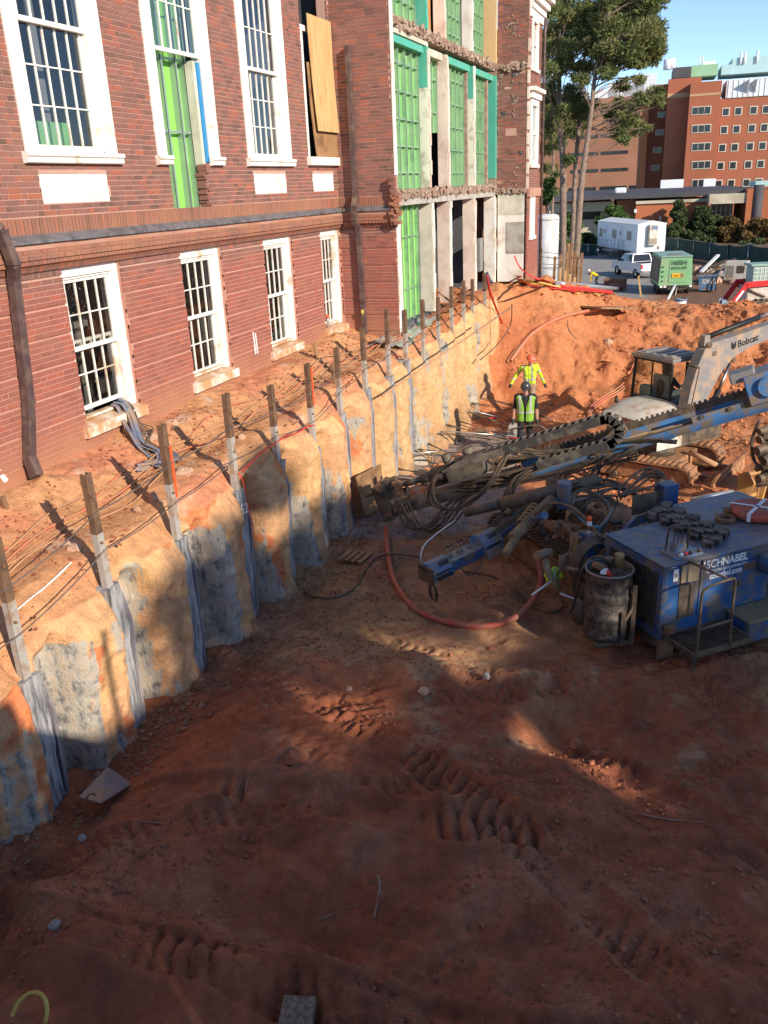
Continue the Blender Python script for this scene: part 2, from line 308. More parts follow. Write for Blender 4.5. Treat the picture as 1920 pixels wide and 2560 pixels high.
# ================================================================== the brick building being demolished
YR, XD, YP, XF = 18.51, 1.33, 28.05, 2.30       # return wall, opened front, pier and far front
CH = .0677
def brickmat(name, mortar=False):
    m, t, P, N, L = newmat(name)
    at = N('ShaderNodeAttribute'); at.attribute_name = 'rnd'; oi = N('ShaderNodeObjectInfo')
    ad = N('ShaderNodeMath'); ad.operation = 'ADD'; L(at.outputs['Fac'], ad.inputs[0]); L(oi.outputs['Random'], ad.inputs[1])
    fr = N('ShaderNodeMath'); fr.operation = 'FRACT'; L(ad.outputs[0], fr.inputs[0])
    cr = N('ShaderNodeValToRGB'); cr.color_ramp.interpolation = 'LINEAR'; e = cr.color_ramp.elements
    st = [(0, (.115, .07, .058)), (.12, (.17, .09, .073)), (.4, (.215, .106, .087)), (.72, (.245, .110, .088)), (.92, (.31, .105, .07)), (1, (.36, .11, .065))]
    e[0].position, e[0].color = st[0][0], (*st[0][1], 1); e[1].position, e[1].color = st[-1][0], (*st[-1][1], 1)
    for p, c in st[1:-1]:
        x = e.new(p); x.color = (*c, 1)
    L(fr.outputs[0], cr.inputs[0])
    g = N('ShaderNodeNewGeometry'); sx = N('ShaderNodeSeparateXYZ'); L(g.outputs['Position'], sx.inputs[0])
    n = N('ShaderNodeTexNoise'); n.inputs['Scale'].default_value = 1.3; n.inputs['Detail'].default_value = 6; L(g.outputs['Position'], n.inputs[0])
    n3 = N('ShaderNodeTexNoise'); n3.inputs['Scale'].default_value = 55; n3.inputs['Detail'].default_value = 4; L(g.outputs['Position'], n3.inputs[0])
    def mixc(f, a, b, mode='MIX'):
        x = N('ShaderNodeMix'); x.data_type = 'RGBA'; x.blend_type = mode; L(f, x.inputs[0]) if hasattr(f, 'links') else setattr(x.inputs[0], 'default_value', f)
        for sck, val in ((x.inputs[6], a), (x.inputs[7], b)):
            L(val, sck) if hasattr(val, 'links') else setattr(sck, 'default_value', (*val, 1))
        return x.outputs[2]
    def rng(v, a, b, c=0, d=1):
        r = N('ShaderNodeMapRange'); r.inputs[1].default_value = a; r.inputs[2].default_value = b; r.inputs[3].default_value = c; r.inputs[4].default_value = d; L(v, r.inputs[0]); return r.outputs[0]
    c = (.56, .34, .27) if mortar else cr.outputs[0]
    if mortar: c = mixc(rng(n3.outputs[0], .3, .7), (.45, .27, .205), (.57, .36, .285))
    else: c = mixc(rng(n3.outputs[0], .35, .75, 0, .35), c, (.40, .19, .14))
    low = rng(sx.outputs[2], -.85, -1.2)                              # redder ground-floor bricks
    lm = N('ShaderNodeMath'); lm.operation = 'MULTIPLY'; lm.inputs[1].default_value = .45; L(low, lm.inputs[0])
    c = mixc(lm.outputs[0], c, (.54, .22, .155) if mortar else (.37, .10, .068))
    # clay dust that has been smeared over ledges and splashed up from the ground
    ns = N('ShaderNodeMath'); ns.operation = 'MULTIPLY_ADD'; ns.inputs[1].default_value = 1.1; L(n.outputs[0], ns.inputs[0]); L(sx.outputs[2], ns.inputs[2])
    c = mixc(rng(ns.outputs[0], -2.0, -2.75, 0, .85), c, (.42, .20, .11))
    c = mixc(rng(n.outputs[0], .52, .72, 0, .45), c, (.33, .165, .115))
    bd = N('ShaderNodeMath'); bd.operation = 'MULTIPLY'; L(rng(sx.outputs[2], -.80, -.70), bd.inputs[0]); L(rng(sx.outputs[2], -.12, -.18), bd.inputs[1])
    bn = N('ShaderNodeMath'); bn.operation = 'MULTIPLY'; L(bd.outputs[0], bn.inputs[0]); L(rng(n.outputs[0], .35, .62, .25, .8), bn.inputs[1]); c = mixc(bn.outputs[0], c, (.37, .17, .10))
    L(c, P.inputs['Base Color']); P.inputs['Roughness'].default_value = .85; P.inputs['Specular IOR Level'].default_value = .2
    b = N('ShaderNodeBump'); b.inputs['Strength'].default_value = .35; b.inputs['Distance'].default_value = .008; L(n3.outputs[0], b.inputs['Height']); L(b.outputs[0], P.inputs['Normal'])
    return m
M['brick'] = brickmat('brick'); M['mortar'] = brickmat('mortar', True)
bld = thing('brick_building', 'red brick building with white sash windows and torn-open front along the pit', 'building', (0, 14, -3.3))
BR = []                                                                # every brick: plane key, u0, u1, z0, z1, proud
PL = {'front': (V(0, 0, 0), V(0, 1, 0), V(1, 0, 0)), 'return': (V(0, YR, 0), V(1, 0, 0), V(0, -1, 0)),
      'pier': (V(0, YP, 0), V(1, 0, 0), V(0, -1, 0)), 'far': (V(XF, 0, 0), V(0, 1, 0), V(1, 0, 0))}
def field(pl, u0, u1, z0, z1, holes=(), bond='flemish', proud=0, rough=0):
    rng = random.Random(hash((pl, z0, u0)) & 0xffff); r = 0; z = z0
    while z+CH*.9 <= z1+.001:
        u = u0-rng.random()*.1-(.15 if r % 2 else 0); k = r
        while u < u1:
            w = .203 if (bond == 'run' or k % 2) else .0985
            if bond == 'soldier': w = .057
            a, b = max(u, u0), min(u+w, u1); k += 1; u += w+.0107
            if b-a < .03: continue
            zt = z+(z1-z0-.0107 if bond == 'soldier' else CH-.0107)
            segs = [(a, b)]
            for (ha, hb, hz0, hz1) in holes:
                if zt > hz0+.005 and z < hz1-.005:
                    segs = [s for (p, q) in segs for s in ((p, min(q, ha)), (max(p, hb), q)) if s[1]-s[0] > .025]
            for p, q in segs:
                if rough and rng.random() < .012: continue
                BR.append((pl, p, q, z, zt, proud+rng.uniform(-.0025, .0025)-(rng.random()*rough)))
        if bond == 'soldier': break
        z += CH; r += 1
# -------- openings of the near front
LW = [(9.17, 10.45), (11.93, 13.23), (14.72, 15.98), (17.30, 18.42)]     # ground-floor windows
LW0 = (5.65, 6.93)
UW = [(8.97, 10.75), (11.74, 13.53), (14.52, 16.26), (17.05, 18.47)]     # upper windows
UW0 = (6.15, 7.95)
lowh = [(a+.05, b, -2.98, -.80) for a, b in [LW0]+LW]
uph = [(a+.03, b-.03, .50, 4.3) for a, b in [UW0]+UW]
pan = [(a+.17, b-.27, .0, .345) for a, b in (UW0, UW[0], UW[2])]+[(17.22, 18.30, .0, .345)]
cut = [(12.02, 13.12, -.16, .5)]
Y0, ZT = 4.6, 5.6
zz = -3.42; GR = []
for i in range(8):                                                       # five courses and a recessed groove, repeated
    top = min(zz+.339, -.80)
    field('front', Y0, YR, zz, top, lowh, 'flemish' if i % 2 else 'run', .022); field('return', .02, XD, zz, top, (), 'run', .022); GR.append((zz-.004, top-.008)); zz += .365
field('front', Y0, YR+.0, -.645, -.45, (), 'flemish', .12); field('return', .12, XD-.05, -.645, -.45, (), 'run', .12)
field('front', Y0, YR, -.352, -.15, cut, 'soldier', .015); field('return', .02, XD-.02, -.352, -.15, (), 'soldier', .015)
field('front', Y0, YR, -.14, ZT, uph+pan+cut, 'flemish'); field('return', 0, XD-.02, -.14, ZT, (), 'run')
field('pier', XD+.02, XF-.02, -.28, ZT, [(1.60, 1.95, 1.35, 1.5)], 'run', 0, .007)
field('far', YP+.02, 30.0, -3.2, ZT-1.1, [(28.34, 29.32, 3.1, 4.6), (28.27, 29.62, .4, 2.62), (28.5, 29.2, -1.75, -.3)], 'run')
# moulded course below the projecting band: rounded bricks
mb = MB(); y = Y0
while y < YR-.01:
    prof = [(0, -.80), (.035, -.79), (.05, -.755), (.075, -.72), (.115, -.70), (.118, -.655), (0, -.655)]
    mb.prism([(x, y, z) for x, z in prof], (0, .066, 0)); y += .0765
x = .12
while x < XD-.02:
    mb.prism([(x, YR-d, z) for d, z in prof], (.066, 0, 0)); x += .0765
mo = mb.build('moulded_brick', M['brick'], bld, kind='stuff')
at = mo.data.attributes.new('rnd', 'FLOAT', 'FACE'); nf = len(mo.data.polygons)
at.data.foreach_set('value', np.repeat(np.random.RandomState(3).rand(nf//9+1), 9)[:nf].astype(np.float32))
# split: the largest-looking whole bricks one by one, the rest joined
def bgeo(b):
    O, ud, nn = PL[b[0]]; return O+ud*((b[1]+b[2])/2)+V(0, 0, (b[3]+b[4])/2)+nn*b[5], ud, nn
cand = []
for i, b in enumerate(BR):
    if b[0] != 'front' or min(abs(b[2]-b[1]-.203), abs(b[2]-b[1]-.0985)) > .001 or b[4]-b[3] > .1: continue
    c, _, _ = bgeo(b); d = c-EYE; z = d.dot(_fw); px = 960+F*d.dot(_rr)/z; py = 1280-F*d.dot(_uu)/z
    if 10 < px < 1900 and 10 < py < 1250: cand.append((z/(b[2]-b[1]), i))
cand.sort(); single = set(i for _, i in cand[:300])
bmesh_ = {}
def boxm(w, key):
    if key not in bmesh_:
        m = MB(); m.box((0, 0, 0), (.03, w, .057)); bmesh_[key] = m.mesh('brick', M['brick'])
    return bmesh_[key]
VS, FS, RN = [], [], []; rs = np.random.RandomState(1)
for i, b in enumerate(BR):
    c, ud, nn = bgeo(b); w = b[2]-b[1]
    if i in single:
        o = obj('brick', boxm(w, round(w, 3))); o.location = c-nn*.015; par(o, bld)
    else:
        hu = ud*(w/2); hz = V(0, 0, (b[4]-b[3])/2); n0 = len(VS)
        for s in (0, 1):
            for (p, q) in ((-1, -1), (1, -1), (1, 1), (-1, 1)): VS.append(tuple(c+hu*p+hz*q-nn*(.03*s)))
        FS += [(n0, n0+1, n0+2, n0+3), (n0, n0+4, n0+5, n0+1), (n0+1, n0+5, n0+6, n0+2), (n0+2, n0+6, n0+7, n0+3), (n0+3, n0+7, n0+4, n0)]
        RN += [rs.rand()]*5
rest = mesh_np('brick_courses', VS, FS, M['brick'], {'rnd': ('FACE', 'FLOAT', RN)}, False, bld); rest['kind'] = 'stuff'
# -------- mortar backing with openings cut out of it
def backing(pl, u0, u1, z0, z1, holes, dep, name='mortar_wall', thick=.22):
    O, ud, nn = PL[pl]; us = sorted(set([u0, u1]+[min(max(h[k], u0), u1) for h in holes for k in (0, 1)])); zs = sorted(set([z0, z1]+[min(max(h[k], z0), z1) for h in holes for k in (2, 3)]))
    m = MB()
    for i in range(len(us)-1):
        run = None
        for j in range(len(zs)-1):
            cu, cz = (us[i]+us[i+1])/2, (zs[j]+zs[j+1])/2
            solid = not any(h[0] < cu < h[1] and h[2] < cz < h[3] for h in holes)
            if solid: run = (run[0] if run else zs[j], zs[j+1])
            if run and (not solid or j == len(zs)-2):
                a = O+ud*us[i]+V(0, 0, run[0])-nn*dep; b = O+ud*us[i+1]+V(0, 0, run[1])-nn*(dep+thick); MB().bb(a, b).build(name, M['mortar'], bld); run = None
backing('front', Y0, YR+.2, -3.45, ZT, lowh+uph+pan+cut, .0065)
backing('return', -.2, XD-.01, -3.45, ZT, [], .0065)
backing('pier', XD+.01, XF-.012, -.3, ZT, [], .012)
backing('far', YP+.25, 30.05, -3.4, ZT-1.1, [(28.34, 29.32, 3.1, 4.6), (28.27, 29.62, .4, 2.62), (28.5, 29.2, -1.75, -.3)], .01)
mb = MB(); mb.bb((0.0, Y0, -.645), (.108, YR-.0, -.452)); mb.bb((.12, YR-.108, -.645), (XD-.06, YR, -.452)); mb.build('band_core', M['mortar'], bld)
for a_, b_ in GR: backing('front', Y0, YR, a_, b_, lowh, -.0165, 'mortar_course', .02); backing('return', .0, XD-.01, a_, b_, [], -.0165, 'mortar_course', .02)
# slate weathering on the band
rng = random.Random(5); y = Y0
while y < YR-.12:
    w = rng.uniform(.42, .62); e = min(y+w-.006, YR-.12); d = rng.uniform(-.006, .006)
    MB().prism([(.155+d, y, -.452), (.155+d, y, -.425), (.02, y, -.352), (.0, y, -.352), (.0, y, -.452)], (0, e-y, 0)).build('slate', M['slate'], bld); y += w
x = .13
while x < XD-.1:
    w = rng.uniform(.28, .4); e = min(x+w-.006, XD-.06); d = rng.uniform(-.006, .006)
    MB().prism([(x, YR-.155-d, -.452), (x, YR-.155-d, -.425), (x, YR-.02, -.352), (x, YR, -.352), (x, YR, -.452)], (e-x, 0, 0)).build('slate', M['slate'], bld); x += w
# -------- windows
def sash_window(y0, y1, z0, z1, zr, cols, rt, rb, proud, grit, lift=0, upper=True, lower=True, casing=.17, sill=True, name='window', lab=None, plane=0, fr='white'):
    X = plane; wh = M['white']; g = M['glass_grit' if grit else 'glass']
    f = MB()
    f.bb((X+proud, y0, z0), (X+proud-.10, y0+casing, z1)); f.bb((X+proud, y1-casing, z0), (X+proud-.10, y1, z1)); f.bb((X+proud, y0+casing, z1-casing), (X+proud-.10, y1-casing, z1))
    s = .035                                                             # inner stop, a step back
    f.bb((X+proud-.03, y0+casing, z0), (X+proud-.20, y0+casing+s, z1-casing)); f.bb((X+proud-.03, y1-casing-s, z0), (X+proud-.20, y1-casing, z1-casing)); f.bb((X+proud-.03, y0+casing+s, z1-casing-s), (X+proud-.20, y1-casing-s, z1-casing))
    w = f.build(name, wh, bld, .006, label=lab)
    a, b = y0+casing+s, y1-casing-s
    def sash(nm, za, zb, xo, rows):
        st, rl = .055, .06; m = MB()
        m.bb((xo, a, za), (xo-.045, a+st, zb)); m.bb((xo, b-st, za), (xo-.045, b, zb)); m.bb((xo, a+st, za), (xo-.045, b-st, za+rl)); m.bb((xo, a+st, zb-.045), (xo-.045, b-st, zb))
        m.build(nm, wh, w, .004)
        pw = (b-a-2*st)/cols; ph = (zb-.045-za-rl)/rows
        for i in range(1, cols): MB().box((xo-.02, a+st+pw*i, (za+zb)/2), (.030, .018, zb-za-.1)).build('muntin', wh, w)
        for j in range(1, rows): MB().box((xo-.02, (a+b)/2, za+rl+ph*j), (.026, b-a-2*st-.004, .017)).build('muntin', wh, w)
        for i in range(cols):
            for j in range(rows):
                p, q = a+st+pw*i, za+rl+ph*j; MB().box((xo-.024, p+pw/2, q+ph/2), (.004, pw-.014, ph-.014)).build('pane', g, w)
    if upper: sash('upper_sash', zr-.02, z1-casing-s, X+proud-.055, rt)
    if lower: sash('lower_sash', z0+.03+lift, zr+.028+lift, X+proud-.115, rb)
    return w
for i, (a, b) in enumerate([UW0, UW[0], None, UW[2]] and [UW0]+UW):
    if i == 4: continue
    k = i-1
    lab = {1: 'nearest upper window with green board behind its bottom panes', 2: 'upper window whose lower sash is cut away down to green panels', 3: 'upper window between the cut-open window and the plywood'}.get(i)
    w = sash_window(a, b, .60, 4.25, 2.06, 5, 3, 3, .03, False, lower=(i != 2), casing=.235, lab=lab)
    m = MB()
    if i != 2:
        segs = [(a-.06, b+.06)]
    else: segs = [(a-.06, a+.30), (b-.32, b+.06)]
    for p, q in segs:
        m.prism([(0, p, .60), (.085, p, .60), (.10, p, .575), (.10, p, .55), (.075, p, .535), (.075, p, .475), (.055, p, .465), (0, p, .465)], (0, q-p, 0))
        if i != 2: m.bb((-.17, a+.2, .60), (.0, b-.2, .635))
    m.build('sill', M['white'], w, .004)
for i, (a, b) in enumerate([LW0]+LW):
    lab = {1: 'ground-floor window with cables hanging out under its raised sash', 2: 'second ground-floor window from the near downspout', 3: 'ground-floor window with a lit strip of partition inside', 4: 'ground-floor window in the corner by the return wall'}.get(i)
    w = sash_window(a, b, -2.85, -.80, -1.88, 4, 2, 2, -.045, True, lift=.09 if i == 1 else 0, casing=.12, lab=lab)
    m = MB(); m.prism([(-.20, a-.04, -2.83), (.0, a-.04, -2.87), (.09, a-.04, -2.895), (.09, a-.04, -3.04), (0, a-.04, -3.04), (-.2, a-.04, -3.04)], (0, b-a+.12, 0)); m.bb((-.19, a+.1, -2.83), (-.075, b-.1, -2.79))
    m.build('sill', M['sill'], w, .006)
# recessed white panels below the upper windows
for (a, b, z0, z1) in pan: MB().bb((-.012, a+.001, z0), (-.10, b-.001, z1-.002)).build('white_panel', M['white'], bld)
# boarded window in the corner
w = MB().bb((-.02, 17.08, .52), (-.1, 17.22, 3.05)).bb((-.02, 17.22, 2.95), (-.1, 18.47, 3.05)).build('window', M['white'], bld, label='window opening half covered by bowed plywood in the corner')
MB().prism([(0, 17.0, .66), (.10, 17.0, .66), (.10, 17.0, .50), (0, 17.0, .50)], (0, 1.48, 0)).build('sill', M['white'], w, .004)
def bowed(nm, y0, y1, z0, z1, x0, x1, mid, mat, th=.014):
    m = MB(); n = 10; vs = []
    for k in range(n+1):
        t = k/n; z = z0+(z1-z0)*t; xx = x0+(x1-x0)*t+mid*math.sin(math.pi*t); sh = .10*(1-t)
        vs += [(xx, y0+sh, z), (xx, y1+sh*.2, z), (xx-th, y1+sh*.2, z), (xx-th, y0+sh, z)]
    fs = [(0, 1, 2, 3), tuple(4*n+q for q in (3, 2, 1, 0))]+[(4*k+i, 4*k+4+i, 4*k+4+(i+1) % 4, 4*k+(i+1) % 4) for k in range(n) for i in range(4)]
    m.add(vs, fs); return m.build(nm, mat, w)
bowed('plywood_board', 17.30, 18.46, 1.15, 3.25, .12, .07, -.02, M['ply']); bowed('plywood_board', 17.26, 18.5, .56, 2.4, .075, .02, -.02, M['ply_old'])
# -------- the cut-open window: green panels and studs behind it
m = MB(); m.bb((-.30, 11.75, -.2), (-.33, 13.3, 4.3)); m.build('green_panel', M['greenboard2'], bld)
for y in (12.02, 12.40, 12.80, 13.06):
    m = MB(); m.bb((-.19, y, -.17), (-.298, y+.012, 4.2)); m.bb((-.19, y, -.17), (-.194, y+.06, 4.2)); m.build('stud', M['stud_grey'], bld)
for z in (.95, 1.98): MB().bb((-.20, 12.03, z), (-.225, 13.06, z+.035)).build('bridging', M['stud_grey'], bld)
MB().bb((-.02, 13.16, .52), (-.19, 13.24, 1.98)).build('blue_membrane', M['bluewrap'], bld)
MB().bb((-.05, 13.08, .45), (-.3, 13.17, 2.0)).build('raw_jamb', M['plaster_sage'], bld)
m = MB(); rr = random.Random(2)
for k in range(14): m.box((-.10+rr.uniform(-.03, .03), 13.10+rr.uniform(-.02, .03), -.12+k*.045), (.17, .07+rr.random()*.05, .05))
m.build('broken_brick', M['brick'], bld)
# -------- dim rooms behind the windows
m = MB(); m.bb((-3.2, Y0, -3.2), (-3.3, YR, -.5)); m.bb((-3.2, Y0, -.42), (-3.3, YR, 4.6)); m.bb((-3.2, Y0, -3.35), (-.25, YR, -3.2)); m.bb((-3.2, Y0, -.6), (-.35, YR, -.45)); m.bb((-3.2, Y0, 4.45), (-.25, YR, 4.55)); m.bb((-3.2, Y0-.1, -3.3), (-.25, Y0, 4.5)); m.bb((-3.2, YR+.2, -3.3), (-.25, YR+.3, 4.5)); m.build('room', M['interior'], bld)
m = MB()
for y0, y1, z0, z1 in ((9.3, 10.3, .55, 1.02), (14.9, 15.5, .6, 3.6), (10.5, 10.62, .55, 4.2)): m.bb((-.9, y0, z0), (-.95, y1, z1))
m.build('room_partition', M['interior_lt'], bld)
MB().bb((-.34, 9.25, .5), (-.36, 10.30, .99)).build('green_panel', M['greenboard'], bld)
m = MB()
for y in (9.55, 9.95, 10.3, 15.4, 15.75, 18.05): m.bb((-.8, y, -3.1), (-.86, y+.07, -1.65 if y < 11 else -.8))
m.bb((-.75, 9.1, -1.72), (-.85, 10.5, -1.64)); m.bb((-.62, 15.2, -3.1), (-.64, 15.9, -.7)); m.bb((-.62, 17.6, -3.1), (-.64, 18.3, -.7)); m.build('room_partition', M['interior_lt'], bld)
# roof slab and parapet core so that daylight does not fall in from behind
MB().bb((-9, Y0, ZT-.4), (-.26, 30, ZT-.2)).build('roof', M['conc_grey'], bld); MB().bb((-9.2, Y0, -3.4), (-9, 30, ZT-.3)).build('rear_wall', M['mortar'], bld); MB().bb((-9, Y0-.2, -3.4), (-.2, Y0-.01, ZT)).build('end_wall', M['mortar'], bld); MB().bb((-9, 29.8, -3.4), (XF-.3, 30, ZT-1.1)).build('end_wall', M['mortar'], bld)
# -------- downspouts
def spout(pts, w, d, name='downspout', shoe=None):
    m = MB()
    for p, q in zip(pts, pts[1:]): m.bar(p, Vector(q)+(Vector(q)-Vector(p)).normalized()*.01, w, d, (1, 0, 0) if abs(Vector(q).x-Vector(p).x) < .3 and pts[0][0] < .3 else (0, 1, 0))
    s = m.build(name, M['downpipe'], bld, .006)
    c = MB()
    for p in pts[1:-1]: c.box(p, (w+.012, w+.012, .03))
    c.build('collar', M['downpipe'], s)
    if shoe: MB().bar(shoe[0], shoe[1], w*1.1, d*1.1, (1, 0, 0)).build('outlet', M['downpipe'], s, .006)
spout([(.10, 7.98, 3.2), (.10, 8.02, -.12), (.23, 8.09, -.27), (.23, 8.20, -.64), (.11, 8.28, -.82), (.10, 8.14, -2.30), (.10, 7.98, -2.98)], .115, .115, shoe=((.10, 7.98, -2.96), (.21, 7.93, -3.18)))
YD = YR-.09
spout([(.43, YD, 2.78), (.44, YD, -.16), (.44, YD-.12, -.36), (.44, YD-.14, -.62), (.47, YD, -.80), (.50, YD, -3.15)], .11, .11)
# -------- opened front: slabs, cross walls, green panels and studs
def rubble_edge(nm, y0, y1, z0, z1, x0, mat, seed, n=90):
    m = MB(); rr = random.Random(seed); m.bb((x0-.5, y0, z0), (x0-.03, y1, z1))
    for k in range(int(n*(y1-y0)/3)):
        s = rr.uniform(.03, .11); R = Matrix.Rotation(rr.uniform(0, 3), 3, Vector((rr.random(), rr.random(), rr.random()+.1)).normalized())
        m.box((x0-.02+rr.uniform(-.03, .05), rr.uniform(y0, y1), rr.uniform(z0+.03, z1-.02)), (s, s*rr.uniform(.8, 1.8), s*.8), R, .7)
    return m.build(nm, mat, bld, kind='stuff')
rubble_edge('floor_slab_edge', 18.62, 28.03, -.24, -.05, 1.33, M['concrete'], 1); rubble_edge('floor_slab_edge', 18.62, 28.03, 3.12, 3.34, 1.33, M['concrete'], 2)
MB().bb((.6, 18.6, -.38), (1.30, 28.03, -.245)).build('slab_soffit', M['conc_grey'], bld); MB().bb((.9, 18.6, 3.02), (1.28, 21.3, 3.118)).build('slab_soffit', M['plaster_sage'], bld)
for y0, y1, c in ((18.66, 21.06, 'teal'), (22.9, 25.2, 'teal'), (25.42, 27.95, 'teal'), (21.3, 22.6, 'plaster_sage')): MB().bb((.95, y0, 2.86), (1.24, y1, 3.018)).build('beam_face', M[c], bld)
def xwall(y, t, z0, z1, x0, mat, teal=None, edge='plaster', nm='cross_wall'):
    w = MB().bb((x0, y, z0), (1.30, y+t, teal if teal else z1)).build(nm, M[mat], bld)
    if teal: MB().bb((x0, y, teal+.002), (1.30, y+t, z1)).build('painted_band', M['teal'], w)
    m = MB(); rr = random.Random(int(y*10)); k = z0
    while k < z1-.1:
        h = rr.uniform(.15, .4); m.bb((1.302, y+rr.uniform(.0, .02), k), (1.335+rr.uniform(-.012, .01), y+t-rr.uniform(0, .03), min(k+h-.004, z1))); k += h
    m.build('torn_edge', M[edge], w)
xwall(21.11, .14, -.04, 3.01, 1.05, 'plaster_green', 2.15, 'plaster_pink'); xwall(22.69, .17, -.04, 3.01, 1.05, 'plaster_pink', None, 'plaster_pink'); xwall(25.31, .15, -.04, 3.01, 1.05, 'plaster_green', 2.2, 'plaster'); 
MB().bb((.62, 27.88, .14), (1.33, 28.04, 3.01)).build('teal_wall', M['teal'], bld); MB().bb((.62, 27.9, -.04), (1.32, 28.04, .138)).build('cross_wall', M['concrete'], bld)
xwall(21.23, .16, -3.0, -.385, .97, 'plaster_sage', None, 'plaster'); xwall(22.77, .20, -3.0, -.385, .97, 'plaster_pink', None, 'plaster'); xwall(25.32, .2, -3.0, -.385, .97, 'plaster_pink', None, 'plaster_pink'); xwall(27.85, .18, -3.0, -.385, .97, 'plaster', None, 'plaster')
xwall(21.05, .14, 3.345, 5.6, 1.05, 'teal', None, 'teal'); xwall(22.5, .16, 3.345, 5.6, 1.05, 'plaster_pink', None, 'plaster_pink'); xwall(25.1, .16, 3.345, 5.6, 1.05, 'plaster', None, 'plaster'); MB().bb((.62, 27.88, 3.345), (1.33, 28.04, 5.6)).build('ochre_wall', M['ochre_wall'], bld)
def greenbay(y0, y1, z0, z1, x=1.13, n=6, brid=5, bright=False):
    MB().bb((x-.09, y0, z0), (x-.12, y1, z1)).build('green_panel', M['greenboard2' if bright else 'greenboard'], bld)
    for k in range(n):
        y = y0+.03+(y1-y0-.1)*k/(n-1); m = MB(); m.bb((x, y, z0), (x-.088, y+.01, z1)); m.bb((x, y, z0), (x-.004, y+.05, z1)); m.build('stud', M['stud'], bld)
    for k in range(brid):
        z = z0+(z1-z0)*(k+.6)/(brid+.2); MB().bb((x-.012, y0+.02, z), (x-.035, y1-.02, z+.032)).build('bridging', M['stud'], bld)
greenbay(18.56, 21.02, -.04, 2.86); greenbay(21.28, 22.6, 1.25, 2.86, 1.1, 4, 2); greenbay(22.9, 25.0, -.04, 2.86); greenbay(25.5, 27.3, -.04, 2.86)
greenbay(18.6, 20.75, -3.0, -.385, 1.12, 6, 2, True); greenbay(18.56, 20.9, 3.345, 5.5, 1.13, 6, 3); greenbay(22.7, 24.7, 3.345, 5.5); greenbay(25.3, 27.2, 3.345, 5.5)
for y0, y1 in ((27.32, 27.45), (25.02, 25.12)): MB().bb((.9, y0, -.04), (1.2, y1, 2.86)).build('raw_jamb', M['concrete'], bld)
MB().bb((.9, 21.2, 3.345), (1.0, 22.45, 5.6)).build('timber_backing', M['tarnish_wood'], bld)
for z in (.55, 1.05): MB().bb((.9, 21.4, z), (1.05, 22.2, z+.06)).build('timber_shelf', M['tarnish_wood'], bld)
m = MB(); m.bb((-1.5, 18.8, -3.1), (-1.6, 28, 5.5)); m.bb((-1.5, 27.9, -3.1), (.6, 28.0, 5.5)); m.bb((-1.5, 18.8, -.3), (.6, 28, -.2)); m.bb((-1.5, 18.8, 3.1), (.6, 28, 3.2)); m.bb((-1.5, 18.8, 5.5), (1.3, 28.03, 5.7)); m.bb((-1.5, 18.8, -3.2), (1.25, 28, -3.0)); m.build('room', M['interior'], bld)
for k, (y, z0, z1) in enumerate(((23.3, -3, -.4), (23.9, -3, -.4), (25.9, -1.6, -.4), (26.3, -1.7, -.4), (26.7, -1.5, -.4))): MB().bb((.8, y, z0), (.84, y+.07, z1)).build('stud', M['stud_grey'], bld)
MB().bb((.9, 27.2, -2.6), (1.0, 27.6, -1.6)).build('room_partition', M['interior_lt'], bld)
# plaster end of the return wall and its broken bricks
m = MB(); m.bb((1.33, YR-.005, .25), (1.355, YR+.16, 5.6)); m.build('plaster_edge', M['plaster'], bld); MB().bb((1.325, YR, -3.1), (1.35, YR+.25, -.75)).build('plaster_edge', M['plaster'], bld)
m = MB(); rr = random.Random(11)
for k in range(80):
    z = rr.uniform(-.75, .22); fat = .16 if z < -.15 else .05
    m.box((1.28+rr.uniform(0, fat), YR-.06+rr.uniform(-.05, .05)-(.05 if z < -.3 else 0), z), (rr.uniform(.05, .12), .12, .057), Matrix.Rotation(rr.uniform(-.15, .15), 3, 'Y'))
bb_ = m.build('broken_brick', M['brick'], bld)
a_ = bb_.data.attributes.new('rnd', 'FLOAT', 'FACE'); a_.data.foreach_set('value', np.repeat(np.random.RandomState(8).rand(80)*.35+.65, 6).astype(np.float32))
# pier base and scars
MB().bb((XD+.04, YP-.012, -3.0), (XF-.1, YP+.2, -.302)).build('plaster_wall', M['plaster'], bld); MB().bb((1.66, YP-.03, -2.12), (2.22, YP-.013, -1.17)).build('grey_patch', M['conc_grey'], bld); MB().bb((XD+.04, YP-.022, -.95), (XF-.08, YP-.013, -.302)).build('grey_patch', M['plaster_sage'], bld)
m = MB(); rr = random.Random(4)
for k in range(60):
    u, z = rr.choice(((1.72, 4.4), (1.78, 4.0), (1.9, 4.2), (1.8, 3.0), (2.0, 3.1), (1.5, 3.1), (1.9, 2.2), (1.95, .2), (1.6, -.2)))
    s = rr.uniform(.02, .07); m.box((u+rr.uniform(-.10, .10), YP+.004, z+rr.uniform(-.3, .25)), (s*.7, .03, s*2), Matrix.Rotation(rr.uniform(0, 3), 3, 'Y'))
m.build('mortar_scar', M['concrete'], bld, kind='stuff'); rubble_edge('floor_slab_edge', YP+.0, YP+.01, 3.1, 3.3, 2.2, M['concrete'], 3)
m = MB()
for u, z in ((1.56, 1.98), (1.86, 3.0), (1.72, 3.25), (2.1, .85)): m.box((u, YP-.012, z), (.10, .02, .10))
m.build('socket_hole', M['interior'], bld)
rr = random.Random(21); m = MB()
for k in range(70): s = rr.uniform(.04, .12); m.box((rr.uniform(1.35, 2.25), YP-.02+rr.uniform(-.03, .02), -.25+rr.uniform(-.05, .07)), (s, .1, s*.8), Matrix.Rotation(rr.uniform(0, 3), 3, 'Y'), .7)
